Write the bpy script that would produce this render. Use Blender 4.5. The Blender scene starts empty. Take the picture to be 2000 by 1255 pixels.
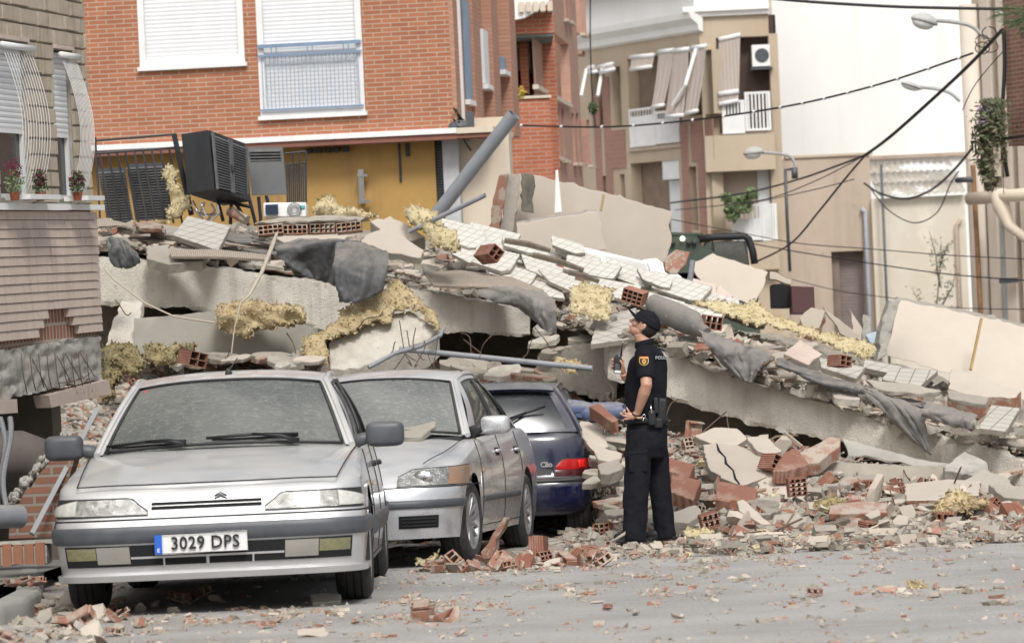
import bpy, bmesh, math, random
from math import sin, cos, pi, sqrt, atan2, radians as R
from mathutils import Vector as V, Matrix, noise as N
random.seed(7)
S = bpy.context.scene
COL = S.collection
# ------------------------------------------------------------ camera
FPX = 6200.0; CAM = V((0, 0, 0.95)); ROLL = 0.045; PITCH = math.atan(212.5 / FPX)
FWD = V((0, cos(PITCH), sin(PITCH))); R0 = V((1, 0, 0)); U0 = V((0, -sin(PITCH), cos(PITCH)))
RI = R0 * cos(ROLL) - U0 * sin(ROLL); UI = R0 * sin(ROLL) + U0 * cos(ROLL)
cd = bpy.data.cameras.new('camera'); cam = bpy.data.objects.new('camera', cd); COL.objects.link(cam)
m3 = Matrix((RI, UI, -FWD)).transposed()
cam.matrix_world = Matrix.Translation(CAM) @ m3.to_4x4()
cd.sensor_width = 36; cd.lens = FPX * 36 / 2000; cd.clip_end = 2000; cd.clip_start = 0.5
cd.dof.use_dof = True; cd.dof.focus_distance = 23.5; cd.dof.aperture_fstop = 5.0
S.camera = cam
# ------------------------------------------------------------ light: overcast noon
SUN_EL, SUN_AZ = R(46), R(17)     # high, from behind the camera
w = bpy.data.worlds.new('World'); S.world = w; w.use_nodes = True
nt = w.node_tree; bg = nt.nodes['Background']
sky = nt.nodes.new('ShaderNodeTexSky'); sky.sky_type = 'NISHITA'; sky.sun_disc = False
sky.sun_elevation = SUN_EL; sky.sun_rotation = pi + SUN_AZ; sky.dust_density = 4; sky.air_density = 1.0
hs = nt.nodes.new('ShaderNodeHueSaturation'); hs.inputs['Saturation'].default_value = 0.28
nt.links.new(sky.outputs[0], hs.inputs['Color']); nt.links.new(hs.outputs[0], bg.inputs[0])
bg.inputs[1].default_value = 0.086
sl = bpy.data.lights.new('sun', 'SUN'); sl.energy = 1.5; sl.angle = R(14); sl.color = (1, 0.975, 0.94)
so = bpy.data.objects.new('sun', sl); COL.objects.link(so)
sd = V((sin(SUN_AZ) * cos(SUN_EL), -cos(SUN_AZ) * cos(SUN_EL), sin(SUN_EL)))
so.rotation_euler = sd.to_track_quat('Z', 'Y').to_euler(); so.location = (0, 0, 30)
S.view_settings.view_transform = 'Standard'; S.view_settings.look = 'None'
S.view_settings.gamma = 1; S.view_settings.exposure = 0.76
# ------------------------------------------------------------ helpers
def P(px, py, D):
    d = FWD + RI * ((px - 1000) / FPX) + UI * ((627.5 - py) / FPX)
    return CAM + d * (D / d.y)
def lerp(a, b, t): return a + (b - a) * t
def tab(T, x):
    """smooth interpolation of a table [(x,y),...]"""
    if x <= T[0][0]: return T[0][1]
    if x >= T[-1][0]: return T[-1][1]
    for i in range(len(T) - 1):
        if T[i][0] <= x <= T[i + 1][0]: break
    x0, y0 = T[i]; x1, y1 = T[i + 1]; h = x1 - x0
    def sl_(k):
        if k <= 0 or k >= len(T) - 1:
            k = min(max(k, 0), len(T) - 1)
            a, b = (T[0], T[1]) if k == 0 else (T[-2], T[-1])
            return (b[1] - a[1]) / (b[0] - a[0])
        d0 = (T[k][1] - T[k - 1][1]) / (T[k][0] - T[k - 1][0]); d1 = (T[k + 1][1] - T[k][1]) / (T[k + 1][0] - T[k][0])
        return 0 if d0 * d1 <= 0 else 2 * d0 * d1 / (d0 + d1)
    m0, m1 = sl_(i), sl_(i + 1); t = (x - x0) / h
    return (2*t**3-3*t**2+1)*y0 + (t**3-2*t**2+t)*h*m0 + (-2*t**3+3*t**2)*y1 + (t**3-t**2)*h*m1
def lin(T, x):
    if x <= T[0][0]: return T[0][1]
    for i in range(len(T) - 1):
        if x <= T[i + 1][0]: return lerp(T[i][1], T[i + 1][1], (x - T[i][0]) / (T[i + 1][0] - T[i][0]))
    return T[-1][1]
class MB:
    def __init__(s): s.v = []; s.f = []; s.mi = []; s.cur = 0
    def add(s, vs, fs):
        o = len(s.v); s.v += [tuple(v) for v in vs]
        for f in fs: s.f.append([o + i for i in f]); s.mi.append(s.cur)
        return s
    def box(s, c, d, rot=None):
        hx, hy, hz = d[0] / 2, d[1] / 2, d[2] / 2
        vs = [V((x, y, z)) for z in (-hz, hz) for y in (-hy, hy) for x in (-hx, hx)]
        if rot is not None: vs = [rot @ v for v in vs]
        return s.add([v + V(c) for v in vs], [(0, 2, 3, 1), (4, 5, 7, 6), (0, 1, 5, 4), (2, 6, 7, 3), (0, 4, 6, 2), (1, 3, 7, 5)])
    def box2(s, a, b):
        return s.box([(a[i] + b[i]) / 2 for i in range(3)], [abs(b[i] - a[i]) for i in range(3)])
    def tube(s, pts, r, n=8, cap=True, ell=1.0, upv=None):
        pts = [V(p) for p in pts]; k = len(pts)
        rs = r if isinstance(r, (list, tuple)) else [r] * k
        vs = []; prev = None
        for i, p in enumerate(pts):
            t = (pts[min(i + 1, k - 1)] - pts[max(i - 1, 0)])
            if t.length < 1e-9: t = V((0, 0, 1))
            t.normalize()
            ref = V(upv) if upv is not None else (prev if prev is not None else (V((0, 0, 1)) if abs(t.z) < .9 else V((0, 1, 0))))
            a = (ref - t * ref.dot(t))
            if a.length < 1e-5: a = t.orthogonal()
            a.normalize(); b = t.cross(a); prev = a
            rr = rs[i]; ra, rb = (rr if isinstance(rr, (tuple, list)) else (rr, rr * ell))
            for j in range(n):
                q = 2 * pi * j / n; vs.append(p + a * (cos(q) * ra) + b * (sin(q) * rb))
        fs = [(i * n + j, i * n + (j + 1) % n, (i + 1) * n + (j + 1) % n, (i + 1) * n + j) for i in range(k - 1) for j in range(n)]
        if cap: fs += [tuple(range(n))[::-1], tuple((k - 1) * n + j for j in range(n))]
        return s.add(vs, fs)
    def lathe(s, prof, n=24, c=(0, 0, 0), axis='Z', cap=False):
        vs = []
        for r, h in prof:
            for j in range(n):
                q = 2 * pi * j / n
                p = (cos(q) * r, sin(q) * r, h) if axis == 'Z' else ((h, cos(q) * r, sin(q) * r) if axis == 'X' else (cos(q) * r, h, sin(q) * r))
                vs.append((p[0] + c[0], p[1] + c[1], p[2] + c[2]))
        k = len(prof)
        fs = [(i * n + j, i * n + (j + 1) % n, (i + 1) * n + (j + 1) % n, (i + 1) * n + j) for i in range(k - 1) for j in range(n)]
        if cap: fs += [tuple(range(n))[::-1], tuple((k - 1) * n + j for j in range(n))]
        return s.add(vs, fs)
    def grid(s, f, us, vs_, skip=None):
        vv = [f(u, v) for u in us for v in vs_]; m = len(vs_)
        fs = []
        for i in range(len(us) - 1):
            for j in range(m - 1):
                if skip and skip((us[i] + us[i + 1]) / 2, (vs_[j] + vs_[j + 1]) / 2): continue
                fs.append((i * m + j, (i + 1) * m + j, (i + 1) * m + j + 1, i * m + j + 1))
        return s.add(vv, fs)
    def sheet(s, f, us, vs_, th):
        """closed sheet: f(u,v)->point, thickness vector/number along normal"""
        us = list(us); vs_ = list(vs_)
        pts = [[V(f(u, v)) for v in vs_] for u in us]
        nu, nv = len(us), len(vs_)
        nor = [[None] * nv for _ in range(nu)]
        for i in range(nu):
            for j in range(nv):
                a = pts[min(i + 1, nu - 1)][j] - pts[max(i - 1, 0)][j]; b = pts[i][min(j + 1, nv - 1)] - pts[i][max(j - 1, 0)]
                q = a.cross(b); nor[i][j] = q.normalized() if q.length > 1e-12 else V((0, -1, 0))
        vs = [pts[i][j] for i in range(nu) for j in range(nv)] + [pts[i][j] - nor[i][j] * th for i in range(nu) for j in range(nv)]
        o = nu * nv; fs = []
        for i in range(nu - 1):
            for j in range(nv - 1):
                a, b, c, d = i * nv + j, (i + 1) * nv + j, (i + 1) * nv + j + 1, i * nv + j + 1
                fs += [(a, b, c, d), (o + d, o + c, o + b, o + a)]
        for i in range(nu - 1):
            a, b = i * nv, (i + 1) * nv; fs.append((a, o + a, o + b, b))
            a, b = i * nv + nv - 1, (i + 1) * nv + nv - 1; fs.append((b, o + b, o + a, a))
        for j in range(nv - 1):
            a, b = j, j + 1; fs.append((b, o + b, o + a, a))
            a, b = (nu - 1) * nv + j, (nu - 1) * nv + j + 1; fs.append((a, o + a, o + b, b))
        return s.add(vs, fs)
    def prism(s, poly, ext):
        poly = [V(p) for p in poly]; n = len(poly); e = V(ext)
        return s.add(poly + [p + e for p in poly], [tuple(range(n)), tuple(range(2 * n - 1, n - 1, -1))] + [(i, i + n, (i + 1) % n + n, (i + 1) % n) for i in range(n)])
    def ellip(s, c, r, nu=16, nv=10, rot=None, fn=None):
        vs = []
        for i in range(nv + 1):
            th = pi * i / nv
            for j in range(nu):
                q = 2 * pi * j / nu; d = V((sin(th) * cos(q), sin(th) * sin(q), cos(th)))
                p = V((d.x * r[0], d.y * r[1], d.z * r[2]))
                if fn: p = fn(p, d)
                if rot is not None: p = rot @ p
                vs.append(p + V(c))
        return s.add(vs, [(i * nu + j, (i + 1) * nu + j, (i + 1) * nu + (j + 1) % nu, i * nu + (j + 1) % nu) for i in range(nv) for j in range(nu)])
    SPLIT = {'mauve_cladding', 'balcony_slab', 'blind_arm', 'sill', 'blind_bar', 'conduit', 'wall_bracket', 'slit_window', 'balcony_back_wall', 'sill_course', 'ground_floor_wall', 'trim_panel'}
    def islands(s):
        par = list(range(len(s.v)))
        def fd(a):
            while par[a] != a: par[a] = par[par[a]]; a = par[a]
            return a
        for f in s.f:
            r_ = fd(f[0])
            for i in f[1:]: par[fd(i)] = r_
        g = {}
        for f in s.f: g.setdefault(fd(f[0]), []).append(f)
        return list(g.values())
    def build(s, name, mats, parent=None, smooth=False, loc=None, rebase=False, auto=None, fix=True):
        if name in MB.SPLIT and not rebase:
            g = s.islands()
            if len(g) > 1:
                out = []
                for fs in g:
                    ids = sorted({i for f in fs for i in f}); mp = {k: n for n, k in enumerate(ids)}; q = MB(); q.v = [s.v[i] for i in ids]; q.f = [[mp[i] for i in f] for f in fs]; q.mi = [0] * len(fs)
                    out.append(q.build_(name, mats, parent, smooth, loc, rebase, auto, fix))
                return out[0]
        return s.build_(name, mats, parent, smooth, loc, rebase, auto, fix)
    def build_(s, name, mats, parent=None, smooth=False, loc=None, rebase=False, auto=None, fix=True):
        me = bpy.data.meshes.new(name)
        if not s.v: s.v = [(0, 0, 0)]
        vs = s.v; o = None
        if rebase:
            n = len(vs); xs = [v[0] for v in vs]; ys = [v[1] for v in vs]; zs = [v[2] for v in vs]
            loc = (( min(xs) + max(xs)) / 2, (min(ys) + max(ys)) / 2, min(zs))
            vs = [(v[0] - loc[0], v[1] - loc[1], v[2] - loc[2]) for v in vs]
        me.from_pydata(vs, [], s.f)
        if not isinstance(mats, (list, tuple)): mats = [mats]
        for m in mats: me.materials.append(m)
        if any(s.mi): me.polygons.foreach_set('material_index', s.mi)
        if fix:
            bm = bmesh.new(); bm.from_mesh(me)
            bmesh.ops.remove_doubles(bm, verts=bm.verts, dist=1e-6)
            bmesh.ops.recalc_face_normals(bm, faces=bm.faces); bm.to_mesh(me); bm.free()
        if smooth:
            me.polygons.foreach_set('use_smooth', [True] * len(me.polygons))
            if auto:
                try: me.set_sharp_from_angle(angle=R(auto))
                except Exception: pass
        ob = bpy.data.objects.new(name, me); COL.objects.link(ob)
        if loc is not None: ob.location = loc
        if parent is not None: ob.parent = parent
        return ob
def tag(o, label=None, cat=None, group=None, kind=None):
    if label: o['label'] = label
    if cat: o['category'] = cat
    if group: o['group'] = group
    if kind: o['kind'] = kind
    return o
def empty(name, loc=(0, 0, 0), rz=0, label=None, cat=None, group=None):
    o = bpy.data.objects.new(name, None); COL.objects.link(o); o.location = loc; o.rotation_euler = (0, 0, rz)
    o.empty_display_size = .1
    return tag(o, label, cat, group)
def kids(o): return [c for c in bpy.data.objects if c.parent == o]
def copy_tree(o, parent=None, loc=None, rot=None, label=None, group=None):
    c = o.copy(); COL.objects.link(c)
    if parent is not None: c.parent = parent
    if loc is not None: c.location = loc
    if rot is not None: c.rotation_euler = rot
    if label: c['label'] = label
    if group: c['group'] = group
    for ch in kids(o): copy_tree(ch, c)
    return c
def remesh(ob, voxel=.006, smooth_it=3, fac=.5):
    """fuse overlapping closed volumes into one continuous surface"""
    m = ob.modifiers.new('r', 'REMESH'); m.mode = 'VOXEL'; m.voxel_size = voxel; m.use_smooth_shade = True
    m2 = ob.modifiers.new('s', 'SMOOTH'); m2.iterations = smooth_it; m2.factor = fac
    dg = bpy.context.evaluated_depsgraph_get(); me = bpy.data.meshes.new_from_object(ob.evaluated_get(dg))
    mats = [x for x in ob.data.materials]; ob.modifiers.clear(); ob.data = me
    me.materials.clear()
    for x in mats: me.materials.append(x)
    me.polygons.foreach_set('use_smooth', [True] * len(me.polygons)); return ob
def text_mesh(name, txt, size, mat, parent, M4, depth=.004, bold=0.0, space=1.0, align='CENTER'):
    c = bpy.data.curves.new(name, 'FONT'); c.body = txt; c.size = size; c.extrude = depth; c.offset = bold
    c.align_x = align; c.align_y = 'CENTER'; c.space_character = space; c.resolution_u = 3
    t = bpy.data.objects.new(name, c); COL.objects.link(t)
    dg = bpy.context.evaluated_depsgraph_get(); dg.update(); me = bpy.data.meshes.new_from_object(t.evaluated_get(dg))
    COL.objects.unlink(t); bpy.data.objects.remove(t)
    me.transform(M4); me.materials.clear(); me.materials.append(mat)
    o = bpy.data.objects.new(name, me); COL.objects.link(o)
    if parent is not None: o.parent = parent
    return o
def rng(a, b, n): return [a + (b - a) * i / (n - 1) for i in range(n)]
# ------------------------------------------------------------ materials
def newmat(name):
    m = bpy.data.materials.new(name); m.use_nodes = True; t = m.node_tree
    return m, t, t.nodes['Principled BSDF']
def mixc(t, fac, a, b, mode='MIX'):
    n = t.nodes.new('ShaderNodeMix'); n.data_type = 'RGBA'; n.blend_type = mode
    for sck, val in ((n.inputs[0], fac), (n.inputs[6], a), (n.inputs[7], b)):
        if hasattr(val, 'type') and hasattr(val, 'links'): t.links.new(val, sck)
        elif isinstance(val, (int, float)): sck.default_value = val
        else: sck.default_value = (*val[:3], 1)
    return n.outputs[2]
def noise(t, scale, detail=4, rough=.55, vec=None, dist=0):
    n = t.nodes.new('ShaderNodeTexNoise'); n.inputs['Scale'].default_value = scale; n.inputs['Detail'].default_value = detail
    n.inputs['Roughness'].default_value = rough; n.inputs['Distortion'].default_value = dist
    if vec is not None: t.links.new(vec, n.inputs['Vector'])
    return n.outputs['Fac']
def ramp(t, fac, a, b, ca=(0, 0, 0), cb=(1, 1, 1)):
    n = t.nodes.new('ShaderNodeValToRGB'); n.color_ramp.elements[0].position = a; n.color_ramp.elements[1].position = b
    n.color_ramp.elements[0].color = (*ca, 1); n.color_ramp.elements[1].color = (*cb, 1); t.links.new(fac, n.inputs[0]); return n.outputs[0]
def ocoord(t, scale=(1, 1, 1), swap=None, loc=(0, 0, 0)):
    c = t.nodes.new('ShaderNodeTexCoord'); v = c.outputs['Object']
    if swap:
        s_ = t.nodes.new('ShaderNodeSeparateXYZ'); t.links.new(v, s_.inputs[0]); k = t.nodes.new('ShaderNodeCombineXYZ')
        for i, ax in enumerate(swap):
            if ax in 'XYZ': t.links.new(s_.outputs['XYZ'.index(ax)], k.inputs[i])
        v = k.outputs[0]
    mp = t.nodes.new('ShaderNodeMapping'); mp.inputs['Scale'].default_value = scale; mp.inputs['Location'].default_value = loc
    t.links.new(v, mp.inputs[0]); return mp.outputs[0]
def bump(t, b, h, strength=.3, dist=.01):
    n = t.nodes.new('ShaderNodeBump'); n.inputs['Strength'].default_value = strength; n.inputs['Distance'].default_value = dist
    t.links.new(h, n.inputs['Height']); t.links.new(n.outputs[0], b.inputs['Normal']); return n
def upface(t, lo=.3, hi=.9):
    g = t.nodes.new('ShaderNodeNewGeometry'); s_ = t.nodes.new('ShaderNodeSeparateXYZ'); t.links.new(g.outputs['Normal'], s_.inputs[0])
    return ramp(t, s_.outputs[2], lo, hi)
def mul(t, a, b):
    n = t.nodes.new('ShaderNodeMath'); n.operation = 'MULTIPLY'
    for i, v in enumerate((a, b)):
        if isinstance(v, (int, float)): n.inputs[i].default_value = v
        else: t.links.new(v, n.inputs[i])
    return n.outputs[0]
DUST = (.40, .355, .295)
def mat(name, col, col2=None, rough=.85, sc=3, bs=30, bstr=.3, bdist=.01, metal=0, spots=None, dust=0, streak=None, spec=None, rnd=0):
    m, t, b = newmat(name); v = ocoord(t)
    col2 = col2 or tuple(c * .72 for c in col)
    c = mixc(t, ramp(t, noise(t, sc, 6, .6, v), .35, .68), col, col2)
    if spots: c = mixc(t, ramp(t, noise(t, spots[1], 5, .7, v), spots[2], spots[2] + .06), c, spots[0])
    if streak:
        v2 = ocoord(t, (streak[1], streak[1], streak[1] * .08)); c = mixc(t, mul(t, ramp(t, noise(t, 1, 5, .6, v2), .5, .75), .8), c, streak[0])
    if rnd:
        oi = t.nodes.new('ShaderNodeObjectInfo'); h = t.nodes.new('ShaderNodeHueSaturation')
        k = t.nodes.new('ShaderNodeMapRange'); t.links.new(oi.outputs['Random'], k.inputs[0]); k.inputs[3].default_value = 1 - rnd; k.inputs[4].default_value = 1 + rnd
        t.links.new(k.outputs[0], h.inputs['Value']); t.links.new(c, h.inputs['Color']); c = h.outputs[0]
    if dust:
        c = mixc(t, mul(t, mul(t, upface(t), ramp(t, noise(t, 9, 6, .7, v), .25, .6)), dust), c, DUST)
    t.links.new(c, b.inputs['Base Color']); b.inputs['Roughness'].default_value = rough; b.inputs['Metallic'].default_value = metal
    if spec is not None: b.inputs['Specular IOR Level'].default_value = spec
    if bstr: bump(t, b, noise(t, bs, 8, .65, v), bstr, bdist)
    return m
def simple(name, col, rough=.5, metal=0, emit=None):
    m, t, b = newmat(name); b.inputs['Base Color'].default_value = (*col, 1); b.inputs['Roughness'].default_value = rough
    b.inputs['Metallic'].default_value = metal
    if emit: b.inputs['Emission Color'].default_value = (*emit[0], 1); b.inputs['Emission Strength'].default_value = emit[1]
    return m
def brickmat(name, c1, c2, mortar, bw, bh, ms=.008, swap='XZ0', rough=.85, off=.5, bstr=.6, noisef=.25, smooth=.15, rnd_off=0):
    m, t, b = newmat(name); v = ocoord(t, swap=swap)
    n = t.nodes.new('ShaderNodeTexBrick'); t.links.new(v, n.inputs[0]); n.offset = off
    n.inputs['Color1'].default_value = (*c1, 1); n.inputs['Color2'].default_value = (*c2, 1); n.inputs['Mortar'].default_value = (*mortar, 1)
    n.inputs['Scale'].default_value = 1; n.inputs['Brick Width'].default_value = bw; n.inputs['Row Height'].default_value = bh
    n.inputs['Mortar Size'].default_value = ms; n.inputs['Mortar Smooth'].default_value = smooth; n.inputs['Bias'].default_value = -.1
    v3 = ocoord(t); c = mixc(t, mul(t, ramp(t, noise(t, 2.5, 6, .7, v3), .35, .7), noisef), n.outputs['Color'], tuple(k * .55 for k in c1))
    t.links.new(c, b.inputs['Base Color']); b.inputs['Roughness'].default_value = rough
    inv = t.nodes.new('ShaderNodeMath'); inv.operation = 'SUBTRACT'; inv.inputs[0].default_value = 1; t.links.new(n.outputs['Fac'], inv.inputs[1])
    add = t.nodes.new('ShaderNodeMath'); add.operation = 'ADD'; t.links.new(inv.outputs[0], add.inputs[0]); t.links.new(mul(t, noise(t, 60, 5, .6, v3), .3), add.inputs[1])
    bump(t, b, add.outputs[0], bstr, .008); return m
def glassmat(name, tint, dust_haze_amt, gloss_rough=.05, alpha=.55, dcol=(.50, .49, .455), base=.35):
    """tinted window glass; patchy pale layer is dust plus painted reflection haze"""
    m, t, b = newmat(name); v = ocoord(t)
    b.inputs['Base Color'].default_value = (*tint, 1); b.inputs['Roughness'].default_value = gloss_rough
    b.inputs['IOR'].default_value = 1.5; b.inputs['Specular IOR Level'].default_value = 1.0
    tr = t.nodes.new('ShaderNodeBsdfTransparent'); tr.inputs[0].default_value = (.97, .97, .96, 1) if alpha < .4 else (.75, .82, .80, 1)
    mx = t.nodes.new('ShaderNodeMixShader'); mx.inputs[0].default_value = alpha
    t.links.new(tr.outputs[0], mx.inputs[1]); t.links.new(b.outputs[0], mx.inputs[2])
    df = t.nodes.new('ShaderNodeBsdfDiffuse'); df.inputs[0].default_value = (*dcol, 1)
    f1 = ramp(t, noise(t, .9, 4, .5, v, .8), .30, .80); vo = t.nodes.new('ShaderNodeTexVoronoi'); vo.feature = 'DISTANCE_TO_EDGE'; vo.inputs['Scale'].default_value = 22  # broad pale patches stand in for windscreen reflections as well as dust
    v9 = ocoord(t, (1, 1, .6)); dn = t.nodes.new('ShaderNodeTexNoise'); dn.inputs['Scale'].default_value = 9; t.links.new(v9, dn.inputs['Vector'])
    t.links.new(dn.outputs['Color'], vo.inputs['Vector']); cr = ramp(t, noise(t, 34, 8, .8, ocoord(t, (.45, 1, 1.3)), 1.2), .50, .66)
    ad = t.nodes.new('ShaderNodeMath'); ad.operation = 'ADD'; ad.use_clamp = True; t.links.new(mul(t, f1, base), ad.inputs[0]); t.links.new(mul(t, cr, .38), ad.inputs[1])
    m2 = t.nodes.new('ShaderNodeMixShader'); t.links.new(mul(t, ad.outputs[0], dust_haze_amt), m2.inputs[0])
    t.links.new(mx.outputs[0], m2.inputs[1]); t.links.new(df.outputs[0], m2.inputs[2])
    t.links.new(m2.outputs[0], t.nodes['Material Output'].inputs[0]); return m
def paint(name, col, metal=.55, rough=.32, dust=.5, low=.35):
    m, t, b = newmat(name); v = ocoord(t)
    d = mul(t, mul(t, upface(t, .1, .8), ramp(t, noise(t, 2.2, 6, .6, v), .2, .6)), dust)
    lowd = mul(t, ramp(t, noise(t, 5, 6, .7, v), .45, .8), low)
    mx = t.nodes.new('ShaderNodeMath'); mx.operation = 'MAXIMUM'; t.links.new(d, mx.inputs[0]); t.links.new(lowd, mx.inputs[1])
    c = mixc(t, mx.outputs[0], col, (.60, .575, .53)); t.links.new(c, b.inputs['Base Color'])
    b.inputs['Coat Weight'].default_value = .6; b.inputs['Coat Roughness'].default_value = .06
    r = t.nodes.new('ShaderNodeMapRange'); t.links.new(mx.outputs[0], r.inputs[0]); r.inputs[3].default_value = rough; r.inputs[4].default_value = .75
    t.links.new(r.outputs[0], b.inputs['Roughness']); q = t.nodes.new('ShaderNodeMapRange'); t.links.new(mx.outputs[0], q.inputs[0]); q.inputs[3].default_value = metal; q.inputs[4].default_value = 0.05
    t.links.new(q.outputs[0], b.inputs['Metallic'])
    bump(t, b, noise(t, 180, 3, .5, v), .04, .001); return m
K = {}
K['silver'] = paint('silver_paint', (.62, .63, .64), metal=.58, rough=.33, dust=.7, low=.22)
K['silver_b'] = paint('silver_paint_two', (.64, .655, .68), metal=.62, rough=.25, dust=.7, low=.15)
K['blue'] = paint('dark_blue_paint', (.004, .007, .034), metal=.0, rough=.2, dust=.35, low=.04)
K['plastic'] = mat('grey_plastic', (.058, .064, .076), (.085, .09, .10), rough=.45, sc=8, bs=120, bstr=.1, dust=.22)
K['black'] = mat('black_plastic', (.018, .019, .021), (.03, .03, .032), rough=.5, bs=60, bstr=.1, dust=.15)
K['dark'] = simple('dark_void', (.008, .008, .009), .9)  # near-black stands in for shade inside openings; also used on joints and cracks
K['rubber'] = mat('tyre_rubber', (.028, .028, .029), (.05, .048, .045), rough=.8, sc=12, bs=50, bstr=.3, dust=.5)
K['rim'] = mat('alloy_rim', (.45, .45, .46), (.32, .31, .30), rough=.35, metal=.75, sc=14, bstr=.05)
K['chrome'] = simple('chrome', (.8, .8, .8), .15, 1)
K['glass1'] = glassmat('dusty_hazed_windscreen', (.10, .115, .112), .66, .04, .52, base=.50)
K['glass2'] = glassmat('very_dusty_hazed_windscreen', (.11, .125, .13), .85, .05, .55, base=.50)
K['glass_s'] = glassmat('side_glass', (.03, .035, .035), .45, .04, .7)
K['glass_r'] = glassmat('rear_glass', (.010, .013, .017), .22, .28, .95, base=.2)
K['lens'] = glassmat('lamp_glass', (.25, .25, .25), .30, .06, .16, (.5, .48, .43))
K['reflector'] = mat('lamp_reflector', (.62, .62, .60), (.20, .20, .19), rough=.2, metal=.85, sc=20, bs=45, bstr=.9, bdist=.01)
K['amber'] = mat('amber_plastic', (.42, .19, .07), (.34, .24, .16), rough=.3, sc=30, bs=90, bstr=.5)
K['redlens'] = simple('red_lens', (.42, .012, .012), .18)
K['redlens_d'] = simple('dark_red_lens', (.07, .012, .014), .2)
K['yellowlens'] = mat('yellow_lens', (.24, .23, .12), (.17, .165, .10), rough=.3, sc=30, bs=90, bstr=.6)
K['white'] = mat('white_paint', (.78, .78, .77), (.70, .70, .69), rough=.5, bstr=.05)
K['ink'] = simple('black_ink', (.012, .012, .014), .5)
K['plateblue'] = simple('plate_blue', (.02, .12, .55), .4)
K['seat'] = mat('seat_cloth', (.05, .05, .05), rough=.95, bstr=.2)
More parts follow.
